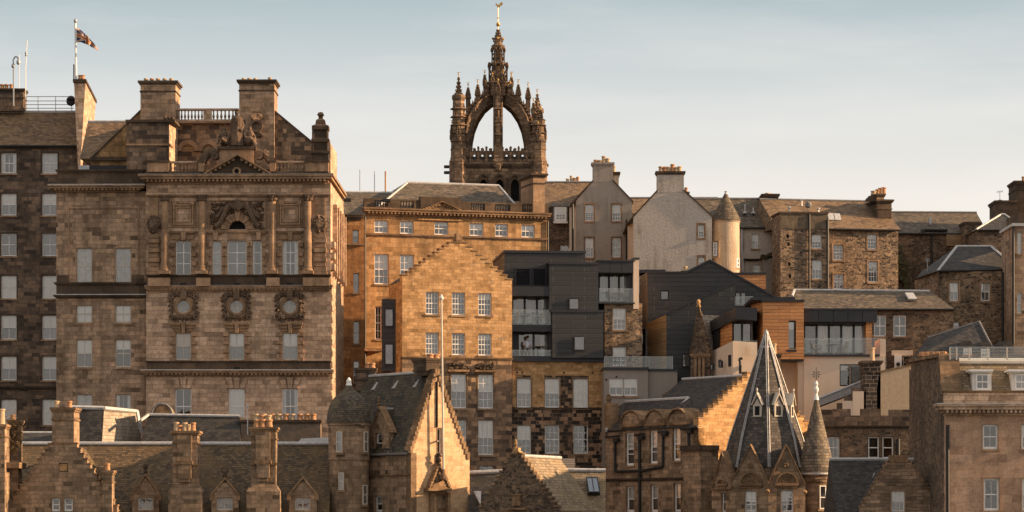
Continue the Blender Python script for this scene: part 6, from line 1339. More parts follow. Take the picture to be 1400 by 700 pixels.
k = MB(); k.path([X2.P(192, 575, 0), X2.P(203, 567, .95), X2.P(328, 569, .95)], .1); k.build('lead_roll', 'lead', X2.root)
k = MB(); P_ = [X2.P(221.5 - 13 * math.cos(t), 567 - 14 * math.sin(t), 1.2) for t in [math.pi * i / 14 for i in range(15)]]; k.loft(P_, [p + Vector((0, 2, 0)) for p in P_]); ad = k.build('arched_dormer', 'step', X2.root)
k = MB(); P_ = [X2.P(221.5 - 14 * math.cos(t), 567 - 14.8 * math.sin(t), 1.1) for t in [math.pi * i / 14 for i in range(15)]]; k.path(P_, .08); k.build('lead_edge', 'leadd', ad)
X3 = Bld('long_chimney_wall', 'long low stained chimney wall carrying a row of clay pots, before the civic building', 'chimney', 385, 181, 0, wall='greyr')
o = X3.chimney(329, 438, 574, 700, [(x, 565) for x in (350, 361, 372, 381, 391, 400, 410, 419.5, 428.5)], d=.5, dep=1.2, mat='stainr', cap='trimd', capp=.08, band=False, pr=.17)
k = MB(); k.tube(pxw(338.5, 594, 179.5), pxw(338.5, 555, 179.5), .035, n=6); k.blob(pxw(338.5, 555, 179.5), (.1, .1, .12), 1, .05, 1); o = k.build('vent_pipe', 'lead', None); meta(o, 'slender pale pipe standing beside the row of clay pots', 'pipe')
k = MB(); P_ = [pxw(408, 604, 178.5), pxw(450, 604, 178.5), pxw(450, 598, 179.5), pxw(412, 599.5, 179.5)]; k.loft(P_, [p + Vector((0, .3, -.1)) for p in P_]); k.build('lead_flat', 'lead', X3.root)

# ------------------------------------------------------------------ T turreted house, gable in full sun
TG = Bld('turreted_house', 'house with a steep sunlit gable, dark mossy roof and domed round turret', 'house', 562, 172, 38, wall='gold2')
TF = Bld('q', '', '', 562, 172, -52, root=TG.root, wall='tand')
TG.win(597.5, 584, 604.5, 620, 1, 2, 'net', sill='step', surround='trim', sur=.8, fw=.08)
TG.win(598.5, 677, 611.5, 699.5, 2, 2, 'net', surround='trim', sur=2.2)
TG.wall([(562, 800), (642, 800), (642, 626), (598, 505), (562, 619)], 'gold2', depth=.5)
k = MB(); 
for (xa, ya), (xb, yb) in (((562, 619), (598, 505)), ((598, 505), (642, 626))):
    n = 17
    for i in range(n):
        t0, t1 = i / n, (i + 1) / n; x0, x1 = xa + (xb - xa) * t0, xa + (xb - xa) * t1; y = ya + (yb - ya) * (t1 if yb < ya else t0); y2 = ya + (yb - ya) * (t0 if yb < ya else t1)
        TG.box(k, x0 - .6, y - 2.4, x1 + .6, y2 + 0.5, -.08, .55)
k.build('skew_stones', 'step', TG.root)
gz = TG.z_(619); apex = TG.P(598, 506, .3); gl = TG.s_(562); gr = TG.s_(642); tf = -TF.t  # direction going back-left along the facade
Ld = 5.6
def along(p, l): return p + tf * l
def ridge_len(p, px):
    u = (px - 700) * K; return (u * p.y - p.x) / (tf.x - u * tf.y)
Lr = ridge_len(apex, 497)
E0 = TG.W(gl, .2, gz); E0b = TG.W(gr, .2, TG.z_(626))
k = MB(); e0, e1, q0, q1, f0, f1 = E0 + Vector((-.15, -.1, -.05)), along(E0, Lr) + Vector((-.15, -.1, -.05)), apex, along(apex, Lr), E0b, along(E0b, Lr)
for f in ([e1, e0, q0, q1], [q1, q0, f0, f1], [e0, f0, q0], [e1, q1, f1], [e0, e1, f1, f0]): k.face(f)
rf = k.build('roof', 'slatem', TG.root); k = MB(); k.tube(q0, q1, .09, n=6); k.build('ridge', 'lead', rf)
k = MB(); k.tube(e0, e1, .08, n=6); k.build('gutter', 'leadd', TG.root)
for t in (.22, .5, .78):
    p = q0.lerp(q1, t).lerp(e0.lerp(e1, t), .13); k = MB(); k.hexa([p + Vector(v) for v in ((-.28, -.1, -.25), (.22, -.1, -.25), (.2, .2, -.2), (-.2, .2, -.2), (.08, -.05, .22), (.16, -.05, .22), (.16, .1, .22), (.08, .1, .22))]); k.build('roof_vent', 'lead', rf)
# facade
x_l = 500
TF.win(513, 590, 523, 618, 1, 2, 'net', sill='step', fw=.1, surround='trim', sur=1); TF.win(512, 677, 523, 699.5, 1, 2, 'half', surround='trim', sur=1.4, fw=.1)
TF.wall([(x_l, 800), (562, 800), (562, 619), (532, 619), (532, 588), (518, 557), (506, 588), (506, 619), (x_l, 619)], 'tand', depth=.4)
k = MB(); a_, b_ = TF.s_(x_l), 0; TF.rbox(k, a_ - 1.5, -.02, .41, 4.2, -6, gz); k.build('body_wall', 'tand', TG.root)
TF.cornice(505, 648, 561, 651, .1, mat='step', name='string_course')
k = MB(); P_ = [TF.P(507, 588, .2), TF.P(531, 588, .2), TF.P(518, 559, .2)]; k.loft(P_, [p + TF.n * 1.6 for p in P_]); gd = k.build('gablet_roof', 'slatem', TG.root)
k = MB(); k.path([TF.P(518, 556, .1), TF.P(518, 556, .1) + TF.n * 1.2, TF.P(541, 580, .9), TF.P(531, 619, -.1)], .07); k.build('lead_flashing', 'lead', gd)
edge(TF, [(505, 590), (518, 556)], -.08, .14, .5, 'step', 'skew_coping'); edge(TF, [(518, 556), (533, 590)], -.08, .14, .5, 'step', 'skew_coping')
k = MB(); c = TF.P(518, 556, .1); k.lathe(c, [(.15, 0), (.08, .15), (.14, .25), (.06, .35), (.13, .45), (.05, .55), (.09, .62), (0, .75)], 8); k.build('finial', 'step', gd)
# turret
def dome_turret():
    D = 174.6; u = K * D; c = Vector(((477 - 700) * u, D, 0)); r = 28 * u; z = lambda y: (HY - y) * u
    T = empty('q', c, 'q', 'q'); 
    k = MB(); k.lathe(c, [(r * .97, -6), (r * .97, z(630)), (r * 1.02, z(629)), (r * 1.02, z(626)), (r, z(625)), (r, z(583)), (r * 1.05, z(582)), (r * 1.05, z(578))], 48); k.build('turret_wall', 'tand', TG.root, merge=True)
    k = MB(); k.lathe(c, [(r * 1.08, z(578.5)), (r * 1.08, z(576)), (r * 1.06, z(569)), (r * 1.02, z(561)), (r * .93, z(553)), (r * .79, z(546)), (r * .56, z(539)), (r * .28, z(533)), (r * .16, z(527))], 48); dm = k.build('dome', 'slatem2', TG.root, merge=True)
    k = MB(); k.lathe(c, [(r * .18, z(529)), (r * .12, z(524)), (r * .13, z(521)), (r * .08, z(518)), (.03, z(516)), (0, z(516))], 16); k.build('lead_finial', 'white', dm)
    bpy.data.objects.remove(T)
    for x0, x1, y0, y1 in ((460.5, 468.5, 590, 618.5), (496.5, 502, 590, 618), (463.5, 470.5, 646, 670), (495, 501, 663, 690)):
        xm = (x0 + x1) / 2; dx = (xm - 477) * u; ph = math.asin(max(-1, min(1, dx / r))); 
        px0 = xm; Dd = D - r * math.cos(ph) * (1 if y0 < 620 else .97); F = Bld('q', '', '', xm, Dd, math.degrees(ph), root=TG.root)
        F.win(x0, y0, x1, y1, 1, 2, 'dark', hole=False, rec=-.05, d=-.02, room=False, fw=.05, mat='offw', sill='trim', surround='trim', sur=.9)
dome_turret()
TG.chimney(583, 600, 488, 512, [(588, 481), (596, 481)], d=.4, dep=1.3, mat='trimd', capp=.1, pr=.2, pmat='clay', band=True)
c1 = along(apex, Lr); Fx = Bld('q', '', '', 499, c1.y - .5, 0, root=TG.root); Fx.chimney(486, 513, 503, 534, [(503, 495), (509, 495)], d=0, dep=1.2, mat='sooty', capp=.1, pr=.16)
# niche canopy with its small finial
k = MB()
for xa, ya, xb, yb in ((588, 668, 602, 634), (602, 634, 617, 668)):
    n = 8
    for i in range(n):
        t0, t1 = i / n, (i + 1) / n; x0, x1 = xa + (xb - xa) * t0, xa + (xb - xa) * t1; y = ya + (yb - ya) * (t1 if yb < ya else t0); y2 = ya + (yb - ya) * (t0 if yb < ya else t1); TG.box(k, x0, y - 1.5, x1, y2 + 1, -.4, .02)
P_ = [TG.P(591, 667, -.3), TG.P(614, 667, -.3), TG.P(602, 640, -.3)]; k.loft(P_, [p + TG.n * .3 for p in P_]); TG.box(k, 586, 667, 618, 671, -.5, .02); TG.box(k, 590, 673, 594, 699, -.3, .02); TG.box(k, 613, 673, 616, 699, -.3, .02)
k.build('gabled_canopy', 'step', TG.root)
k = MB(); 
for y, r_ in ((633, .12), (628, .2), (624, .1), (621, .17)): k.blob(TG.P(600, y, -.4), (r_, r_, r_), y, .3, 1)
k.build('canopy_finial', 'trimd', TG.root)
for ya, yb in ((520, 583), (621, 640)): k = MB(); k.path([TG.P(597.5, ya, -.06), TG.P(597.5, yb, -.06)], .06); k.build('wall_slot', 'dark', TG.root)
cfp = TG.P(606.5, 655, -.55); rt = empty('flagpole', cfp, 'tall white flagpole rising before the sunlit gable, without a flag', 'flagpole')
top = TG.P(603.5, 407, -.55); k = MB(); k.tube(cfp, top, .068, .05, 10); k.build('pole', 'offw', rt); k = MB(); k.lathe(top, [(.1, -.02), (.13, .04), (.13, .12), (.05, .16), (.09, .22), (0, .3)], 10); k.build('cap', 'white', rt)
k = MB(); k.lathe(cfp, [(.28, 0), (.26, .1), (.12, .4), (.1, .6)], 12); k.build('base', 'step', rt)
k = MB(); k.tube(TG.P(603.5, 512, -.55), TG.P(600, 512, 0), .05, n=6); k.tube(TG.P(605.5, 600, -.55), TG.P(603, 600, 0), .05, n=6); k.build('bracket', 'steel', rt)

# ------------------------------------------------------------------ U small crow-stepped gable and roofs in the middle
U1 = Bld('small_crow_stepped_house', 'small rubble gable with crow steps and a ball finial, lit slates behind its right edge', 'house', 705, 168, -24, wall='rubbled')
U1.win(696, 697, 712, 699.5, 2, 1, 'net', meet=False, sill=False); U1.holes = []
U1.crowgable(655, 699, 762, 699, 701, 709, 621, 13, 800, 'rubbled', depth=.5, m=13, stepmat='step')
k = MB(); U1.box(k, 700, 677, 711, 692, -.12, .02); U1.box(k, 698, 675, 713, 677.4, -.2, .02); U1.box(k, 702, 679, 704.5, 691, -.16, -.121); U1.box(k, 706.5, 679, 709, 691, -.16, -.121); U1.box(k, 692, 694, 718, 697, -.2, .02); k.build('carved_panel', 'step', U1.root)
k = MB(); U1.box(k, 701.5, 612, 708.5, 621.5, .05, .4); U1.box(k, 700, 617, 710, 618.5, 0, .45); c = U1.P(705, 612, .2); k.lathe(c, [(.12, 0), (.06, .08), (.12, .2), (.06, .3), (.08, .36), (.02, .5)], 10); k.build('finial', 'gold', U1.root)
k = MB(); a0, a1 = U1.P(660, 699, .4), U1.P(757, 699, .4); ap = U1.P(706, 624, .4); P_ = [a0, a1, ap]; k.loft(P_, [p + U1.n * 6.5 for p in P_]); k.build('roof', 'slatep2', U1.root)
k = MB(); k.tube(ap + Vector((0, 0, .06)), ap + U1.n * 6.5 + Vector((0, 0, .06)), .1); k.build('ridge', 'lead', U1.root)
U2 = Bld('dark_slate_wing', 'dark slate roof strips beside the small crow-stepped gable, edged with lead', 'house', 700, 173, 0, wall='rubbled')
k = MB(); U2.box(k, 641, 699, 832, 700, .3, 6); 
k = MB(); P_ = [U2.P(640, 712, 0), U2.P(690, 712, 0), U2.P(690, 645, 3), U2.P(640, 647, 3)]; k.loft(P_, [p + Vector((0, 3, -.2)) for p in P_]); k.build('left_roof', 'slated', U2.root)
k = MB(); k.tube(U2.P(640, 646.5, 2.95), U2.P(690, 644.5, 2.95), .14); k.build('lead_ridge', 'lead', U2.root)
P_ = [U2.P(648, 674, 1.2), U2.P(658, 674, 1.2), U2.P(657, 692, .3)]; k = MB(); k.loft(P_, [p + Vector((0, 0, .12)) for p in P_]); k.build('lead_vent', 'lead', U2.root)
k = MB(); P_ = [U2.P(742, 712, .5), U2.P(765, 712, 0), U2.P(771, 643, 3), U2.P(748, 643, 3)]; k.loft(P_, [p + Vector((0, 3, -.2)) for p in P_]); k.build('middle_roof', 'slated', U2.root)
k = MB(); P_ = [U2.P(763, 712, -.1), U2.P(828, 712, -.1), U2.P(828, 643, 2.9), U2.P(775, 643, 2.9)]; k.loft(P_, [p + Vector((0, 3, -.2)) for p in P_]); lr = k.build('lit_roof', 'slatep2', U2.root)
k = MB(); k.path([U2.P(762, 712, -.25), U2.P(773.5, 642.5, 2.8), U2.P(828, 643, 2.8)], .12); k.path([U2.P(757, 712, -.25), U2.P(769.5, 643, 2.8), U2.P(745, 643, 2.8)], .12); k.build('lead_hip', 'lead', U2.root)
k = MB(); U2.box(k, 642, 705, 828, 700, .4, 6); k.build('wall', 'rubbled', U2.root)
k = MB(); P_ = [U2.P(804, 677, 1.25), U2.P(820.5, 677, 1.25), U2.P(817, 655, 2.2), U2.P(801, 655, 2.2)]; 
k.loft(P_, [p + Vector((0, -.22, .12)) for p in P_]); rl = k.build('rooflight', 'frameb', lr)
for x0, x1 in ((805.5, 811.5), (812.8, 818.8)):
    P_ = [U2.P(x0 - .2, 675, 1.2), U2.P(x1, 675, 1.2), U2.P(x1 - 3, 657, 2.05), U2.P(x0 - 3, 657, 2.05)]; k = MB(); k.loft([p + Vector((0, -.2, .1)) for p in P_], [p + Vector((0, -.24, .14)) for p in P_]); k.build('rooflight_pane', 'panelit', rl)
k = MB(); U2.box(k, 742, 628, 763, 643, 5, 8); k.build('dark_shed_wall', 'frameb', U2.root); k = MB(); U2.box(k, 763.2, 627, 786, 643, 4.6, 8); k.build('striped_shed_wall', 'corr', U2.root)

# ------------------------------------------------------------------ V building with round-headed dormers
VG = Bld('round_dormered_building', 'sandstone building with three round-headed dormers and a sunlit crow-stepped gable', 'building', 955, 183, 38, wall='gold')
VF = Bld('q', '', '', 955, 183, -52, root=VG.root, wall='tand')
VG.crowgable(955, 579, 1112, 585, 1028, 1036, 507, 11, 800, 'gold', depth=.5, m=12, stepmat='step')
for x0, x1, y1 in ((855, 867, 634), (888, 899, 632), (919.5, 930.5, 629)): VF.win(x0, y1 - 46, x1, y1, 1, 3, 'half', meet=True, fw=.11, bar=.05, surround='trim', sur=1.2)
for x0, x1 in ((856, 867.5), (889, 900), (921, 931)): VF.win(x0, 663 - (x0 - 856) * .05, x1, 699.5, 1, 2, 'half', fw=.11, surround='trim', sur=1.2)
heads = ((847.5, 874), (881, 906.5), (912, 937.5)); ol = [(828, 800), (955, 800), (955, 585)]
for x0, x1 in heads[::-1]:
    xm = (x0 + x1) / 2; hw = (x1 - x0) / 2; yb_ = 577; ol += [(x1, 585)] + [(xm + hw * math.cos(t), yb_ - 18 * math.sin(t)) for t in [math.pi * i / 12 for i in range(13)]] + [(x0, 585)]
ol += [(828, 585)]
VF.wall(ol, 'tand', depth=.45)
for x0, x1 in heads:
    xm = (x0 + x1) / 2; hw = (x1 - x0) / 2; pts = [(xm + (hw + .4) * math.cos(t), 577 - 18.8 * math.sin(t)) for t in [math.pi * i / 12 for i in range(13)]]
    k = MB()
    for p, q in zip(pts, pts[1:]): P0, P1 = VF.P(*p, -.14), VF.P(*q, -.14); dn = VF.n * 1.5; up = Vector((0, 0, .1)); k.hexa([P0, P1, P1 + dn, P0 + dn, P0 + up, P1 + up, P1 + dn + up, P0 + dn + up])
    VF.box(k, x0 - .5, 576, x1 + .5, 579.5, -.16, .45); hd = k.build('dormer_head', 'step', VG.root)
    k = MB(); pp = [VF.P(*p, .46) for p in pts] ; k.loft(pp, [p + VF.n * 1.3 for p in pp]); VF.box(k, x0 + .5, 577, x1 - .5, 590, .46, 1.6); k.build('dormer_roof', 'leadd', hd)
    P_ = VF.P(xm, 560, .9)
VF.cornice(828, 583, 846, 586, .12, mat='trimd', name='eaves_course'); VF.cornice(938.5, 583, 955, 586, .12, mat='trimd', name='eaves_course'); VF.cornice(828, 652, 955, 656.5, .13, mat='trimd', name='string_course')
va = VG.P(1032, 509, .3); ez = VF.z_(584); vf = -VF.t
def rlen(p, px, v): u = (px - 700) * K; return (u * p.y - p.x) / (v.x - u * v.y)
Lv = rlen(va, 933, vf); e0 = VF.W(0, -.15, ez); e1 = e0 + vf * (rlen(e0, 828, vf)); q0 = va; q1 = va + vf * Lv
bk = VG.W(VG.s_(1112), .3, ez)
k = MB(); 
for f in ([e0 + vf * Lv, e0, q0, q1], [q1, q0, bk, bk + vf * Lv], [e0, bk, q0], [q1, bk + vf * Lv, e0 + vf * Lv]): k.face(f)
rf = k.build('roof', 'slated', VG.root); k = MB(); k.tube(q0, q1, .1); k.build('ridge', 'lead', rf)
# lower left roof
m0, m1 = VF.P(942, 541, 2.6), VF.P(836, 542, 2.6); k = MB(); eL = e0 + vf * (rlen(e0, 829, vf))
k.loft([e0 + Vector((0, 0, .01)), m0, m1, eL], [p + VF.n * 3 + Vector((0, 0, -.3)) for p in (e0, m0, m1, eL)]); lr = k.build('lower_roof', 'slated', VG.root)
k = MB(); k.path([eL, m1, m0, VF.P(925, 556, 1.9)], .1); k.build('lead_flashing', 'lead', lr)
k = MB(); pl = crow(934, 523, 908, 540, 6); 
for x, y in pl[::2]: F = VF; k.hexa([pxw(x - 3, y + 8, 193), pxw(x + 2.5, y + 8, 193), pxw(x + 2.5, y + 8, 194), pxw(x - 3, y + 8, 194), pxw(x - 3, y - 1, 193), pxw(x + 2.5, y - 1, 193), pxw(x + 2.5, y - 1, 194), pxw(x - 3, y - 1, 194)])
k.build('rear_crow_steps', 'step', VG.root)
k = MB(); VF.box(k, 826, 545, 833, 592, 0, .8); c = VF.P(832, 545, .4); k.lathe(c, [(.22, 0), (.14, .1), (.2, .3), (.1, .45), (.14, .55), (0, .7)], 8); k.build('skew_pier', 'step', VG.root)
VF.pipe([(840.5, 600), (841, 642), (850, 642), (877, 642), (906, 637), (906.5, 592)], .08); VF.pipe([(874, 592), (875.5, 700)], .09); VF.pipe([(941, 592), (943.5, 690), (949, 698)], .08)
for x, y in ((840.5, 596), (874.5, 594), (906.5, 590), (941, 588)): VF.part('rainwater_head', 'iron', x - 3, y - 1, x + 3, y + 4, -.3, -.02)
for q in ((828, 593, 847, 592), (867, 592, 881, 590), (900, 589, 912, 588), (930, 586, 954, 584)): k = MB(); k.path([VF.P(q[0], q[1], -.2), VF.P(q[2], q[3], -.2)], .07); k.build('gutter', 'iron', VG.root)
k = MB(); k.hexa([VF.W(VF.s_(829), .46, -6), VF.W(-.02, .46, -6), VF.W(-.02, 7, -6), VF.W(VF.s_(829), 7, -6), VF.W(VF.s_(829), .46, ez), VF.W(-.02, .46, ez), VF.W(-.02, 7, ez), VF.W(VF.s_(829), 7, ez)]); k.build('body_wall', 'tand', VG.root)
VG.part('corner_pier', 'tand', 958, 616, 982, 800, -1.9, -.3); VG.part('pier_cap', 'trimd', 956.5, 609, 983.5, 616, -2.05, -.2)

# ------------------------------------------------------------------ X spired building
XA = Bld('spired_building', 'gothic building with an eight-sided slate spire striped in lead above arched gables', 'building', 1050, 177.5, -16, wall='tand')
XB = Bld('q', '', '', 1050, 177.5, 4, root=XA.root, wall='tand'); XC = Bld('q', '', '', 1000, XA.P(1000, 650).y, -55, root=XA.root, wall='tand')
def gothic(F, x0, x1, xa, ya, ye, wx0, wx1, wy0, c, r, arch=True):
    F.win(wx0, wy0, wx1, 699.5, c, r, 'half', surround='trim', sur=1.0, bar=.04)
    F.wall([(x0, 800), (x1, 800), (x1, ye), (xa, ya), (x0, ye)], 'tand', depth=.4)
    edge(F, [(x0 - .5, ye), (xa, ya)], -.1, .14, .55, 'step', 'skew_coping'); edge(F, [(xa, ya), (x1 + .5, ye)], -.1, .14, .55, 'step', 'skew_coping')
    k = MB(); P_ = [F.P(x0, ye, .35), F.P(x1, ye, .35), F.P(xa, ya + 1, .35)]; k.loft(P_, [p + F.n * 2.6 for p in P_]); k.build('gable_roof', 'slated', F.root)
    if arch:
        xm = (wx0 + wx1) / 2; hw = (x1 - x0) * .25; k = MB(); yb = 660
        for r0, r1, d0 in ((hw, hw * 1.18, -.12), (hw * .72, hw * .85, -.06), (hw * .4, hw * .52, -.06)): ring(k, F, xm, yb, r0, r1, d0, .02, 14, 0, math.pi)
        for i in range(9): t = math.pi * i / 8; k.tube(F.P(xm + hw * .2 * math.cos(t), yb - hw * .2 * math.sin(t), -.04), F.P(xm + hw * .9 * math.cos(t), yb - hw * .9 * math.sin(t), -.04), .03, n=4)
        F.box(k, xm - hw * 1.25, 660.3, xm + hw * 1.25, 664, -.14, .02); F.box(k, xm - hw * 1.1, 664.1, xm + hw * 1.1, 667.5, -.06, .02); k.build('arched_tympanum', 'step', F.root)
        k = MB(); 
        for i in range(5): t = i * 2 * math.pi / 5; k.blob(F.P(xa + 2 * math.cos(t), 636 - 2 * math.sin(t), -.03), (.09, .07, .09), i, .2, 1)
        k.build('rosette', 'step', F.root)
gothic(XA, 999, 1050, 1025.5, 610, 662, 1018.5, 1034, 671, 2, 3); gothic(XB, 1050, 1101, 1075.5, 610, 664, 1068, 1084.5, 670, 2, 3)
XC.win(986, 673, 992, 699.5, 1, 2, 'net', surround='trim', sur=.6); XC.wall([(973, 800), (1000, 800), (1000, 668), (986, 619), (973, 668)], 'tand', depth=.4); edge(XC, [(972.5, 668), (986, 619)], -.1, .14, .55, 'step', 'skew_coping'); edge(XC, [(986, 619), (1000, 668)], -.1, .14, .55, 'step', 'skew_coping')
k = MB(); ring(k, XC, 986, 661, 5, 6.5, -.12, .02, 12, 0, math.pi); ring(k, XC, 986, 661, 2.4, 3.6, -.08, .02, 12, 0, math.pi); XC.box(k, 979, 661.2, 993, 664, -.14, .02); k.build('arched_tympanum', 'step', XA.root)
XC.cornice(973, 668, 1000, 671, .12, mat='step', name='string_course')
k = MB(); k.blob(XA.P(1050, 672, -.3), (.13, .2, .14), 2, .2, 1); k.blob(XB.P(1101, 673, -.3), (.13, .2, .14), 2, .2, 1); k.build('gargoyle', 'gold', XA.root)
def spire():
    D = 181; u = K * D; c = Vector(((1047.5 - 700) * u, D, 0)); z = lambda y: (HY - y) * u; rot = -math.pi / 2 - .02
    q8 = 181 / 167; prof = [(2.5 * q8, z(640)), (2.08 * q8, z(600)), (.05, z(453))]
    k = MB(); k.lathe(c, [(2.6, -6), (2.6, z(640))], 8, rot); k.build('spire_base', 'tand', XA.root)
    k = MB(); 
    for i in range(8):  # planar facets, slate courses run level
        a0, a1 = rot + i * math.pi / 4, rot + (i + 1) * math.pi / 4; V_ = lambda r, a, zz: c + Vector((r * math.cos(a), r * math.sin(a), zz))
        for (r0, z0), (r1, z1) in zip(prof, prof[1:]): k.face([V_(r0, a0, z0), V_(r0, a1, z0), V_(r1, a1, z1), V_(r1, a0, z1)])
    o = k.build('spire', 'slatex', XA.root); k = MB()
    for i in range(8):
        a = rot + i * math.pi / 4
        for da in (-.045, .045):
            pts = [c + Vector((r * 1.012 * math.cos(a) + da * 1.2 * math.sin(a), r * 1.012 * math.sin(a) - da * 1.2 * math.cos(a), zz)) for r, zz in prof]; k.path(pts, .037, 6)
    k.lathe(c, [(.22, z(463)), (.12, z(456)), (.05, z(451)), (0, z(450))], 8, rot); k.lathe(c, [(.4, z(476)), (.42, z(474)), (.36, z(473))], 8, rot); k.build('lead_hips', 'leadm', o)
    for ii, sgn in ((7, 0), (0, 0), (6, 0), (1, 0)):
        am = rot + (ii + .5) * math.pi / 4; rr = 1.28; zb = z(571); n = Vector((math.cos(am), math.sin(am), 0)); t = Vector((-n.y, n.x, 0)) if True else 0
        if ii in (6,): continue
        b = c + n * 1.57; hw = .30; q_ = .9; W_ = lambda s, d, zz: Vector((b.x, b.y, 0)) + t * (s * q_) + n * d + Vector((0, 0, zb + (zz - zb) * q_))
        k = MB(); k.hexa([W_(-hw, -.9, zb), W_(hw, -.9, zb), W_(hw, .14, zb), W_(-hw, .14, zb), W_(-hw, -.9, zb + .95), W_(hw, -.9, zb + .95), W_(hw, .14, zb + .95), W_(-hw, .14, zb + .95)]); l = k.build('lucarne', 'offw', o)
        k = MB(); ov = .42; za = zb + .8; zt = zb + 1.65
        for s in (-1, 1): k.hexa([W_(s * ov, .26, za), W_(s * (ov - .07), .26, za), W_(s * (ov - .07), -.9, za), W_(s * ov, -.9, za), W_(0, .26, zt), W_(-s * .01, .26, zt - .12), W_(-s * .01, -.9, zt - .12), W_(0, -.9, zt)])
        k.loft([W_(-hw, .16, zb + .95), W_(hw, .16, zb + .95), W_(0, .16, zt - .15)], [W_(-hw, -.9, zb + .95), W_(hw, -.9, zb + .95), W_(0, -.9, zt - .15)])
        k.tube(W_(0, .2, zt - .1), W_(0, .2, zt + .32), .035, n=6); k.blob(W_(0, .2, zt + .18), (.08, .08, .1), 1, .1, 1); k.build('bargeboard', 'offw', l)
        k = MB(); k.hexa([W_(-.17, .141, zb + .1), W_(.17, .141, zb + .1), W_(.17, .15, zb + .1), W_(-.17, .15, zb + .1), W_(-.17, .141, zb + .72), W_(.17, .141, zb + .72), W_(.17, .15, zb + .72), W_(-.17, .15, zb + .72)]); k.build('louvre', 'dark', l)
        k = MB(); k.path([W_(-.3, .18, zb + .85), W_(-.12, .18, zb + 1.1), W_(0, .18, zb + 1.35), W_(.12, .18, zb + 1.1), W_(.3, .18, zb + .85)], .03); k.build('tracery', 'trimd', l)
spire()
def cone_turret():
    D = 179.5; u = K * D; c = Vector(((1116 - 700) * u, D, 0)); z = lambda y: (HY - y) * u; r = 22 * u
    k = MB(); k.lathe(c, [(r * .95, -6), (r * .95, z(661)), (r * 1.05, z(659)), (r * 1.1, z(655)), (r * 1.0, z(653)), (r * 1.08, z(649))], 40); k.build('turret_wall', 'tand', XA.root, merge=True)
    k = MB(); k.lathe(c, [(r * 1.18, z(647)), (r * 1.16, z(645)), (r * .92, z(620)), (.1, z(545)), (.08, z(541))], 40); o = k.build('turret_roof', 'slatesp', XA.root, merge=True)
    k = MB(); k.lathe(c, [(r * 1.2, z(649)), (r * 1.2, z(646.5))], 40); k.build('turret_gutter', 'lead', o)
    k = MB(); k.lathe(c, [(.17, z(547)), (.07, z(538)), (.13, z(535)), (.16, z(532)), (.07, z(528)), (.12, z(525)), (.05, z(521)), (0, z(520))], 12); f = k.build('finial', 'white', o)
    k = MB(); k.tube(c + Vector((0, 0, z(521))), c + Vector((0, 0, z(502))), .022, n=5); 
    for a in range(8): t = a * math.pi / 4; k.path([c + Vector((0, 0, z(512))) + Vector((.22 * math.cos(t), 0, .22 * math.sin(t))) * q for q in (.4, 1)], .022); k.blob(c + Vector((.22 * math.cos(t), 0, z(512) + .22 * math.sin(t))), (.045,) * 3, 1, .1, 1)
    k.build('iron_cross', 'iron', f)
    for x0, x1 in ((1120, 1128.5),):
        xm = 1124; ph = math.asin((xm - 1116) * u / (r * .95)); F = Bld('q', '', '', xm, D - r * .95 * math.cos(ph), math.degrees(ph), root=XA.root); F.win(x0, 664, x1, 696, 1, 2, 'dark', hole=False, rec=-.05, d=-.02, room=False, fw=.05, surround='trim', sur=.8)
cone_turret()

# ------------------------------------------------------------------ Y castellated range, stack and right-hand buildings
Yc = Bld('castellated_building', 'dark stone building with a battlemented parapet and paired sash windows, behind the small cone turret', 'building', 1180, 183, 0, wall='rubbled')
for x0, x1 in ((1131, 1148), (1187, 1202), (1206.5, 1221.5)): Yc.win(x0, 597, x1, 627, 2 if x0 < 1140 else 1, 2, 'curt' if x0 < 1140 else 'dark', surround='trimd', sur=1, fw=.08)
Yc.rect(1120, 584, 1245, 800, depth=6)
Yc.cornice(1120, 582, 1245, 586, .15, mat='trimd', name='string_course')
bt = [(1120, 583), (1245, 583), (1245, 560), (1216, 560), (1216, 568), (1203, 568), (1203, 559), (1177, 559), (1177, 568), (1163, 568), (1163, 559), (1139, 559), (1139, 568), (1120, 568)]; Yc.wall(bt[::1], 'sooty', 0, .5, name='battlement')
Yc.pipe([(1228, 600), (1228, 700)], .12)
Ys = Bld('brick_patterned_stack', 'blackened block chimney stack with one tall pot above a stepped lead-edged gable', 'chimney', 1192, 186, 0, wall='piebald2')
Ys.chimney(1181, 1204, 493, 700, [(1192.5, 474)], d=0, dep=1.6, mat='piebald2', cap='sooty', pr=.17, capp=.16)
k = MB(); 
for (x0, x1, y) in ((1165, 1181, 530), (1155, 1165, 541), (1145, 1155, 551), (1124, 1145, 560)): Ys.box(k, x0, y, x1, 600, .2, .7)
k.build('stepped_wall', 'sooty', Ys.root); k = MB(); Ys.box(k, 1166, 535, 1184, 568, .0, .15); Ys.box(k, 1152, 548, 1166, 568, .02, .15); k.build('rendered_patch', 'cream', Ys.root)
k = MB(); P_ = [Ys.P(1118, 556, 1.2), Ys.P(1178, 533, 1.2), Ys.P(1178, 521, 2.0), Ys.P(1118, 545, 2.0)]; k.loft(P_, [p + Vector((0, .3, -.1)) for p in P_]); k.build('lead_roof', 'leadd', Ys.root)
k = MB(); k.tube(Ys.P(1118, 545, 1.9), Ys.P(1178, 521.5, 1.9), .08); k.build('lead_roll', 'lead', Ys.root)
Yw = Bld('rendered_gable_wall', 'sunlit cream rendered wall with a sloping top, right of the blackened chimney stack', 'wall', 1225, 186, 0, wall='cream')
Yw.wall([(1199, 800), (1250, 800), (1250, 499), (1203, 509), (1199, 530)], 'creamh2', depth=2); edge(Yw, [(1203, 509), (1250, 499)], -.08, .1, 2.1, 'step', 'coping')
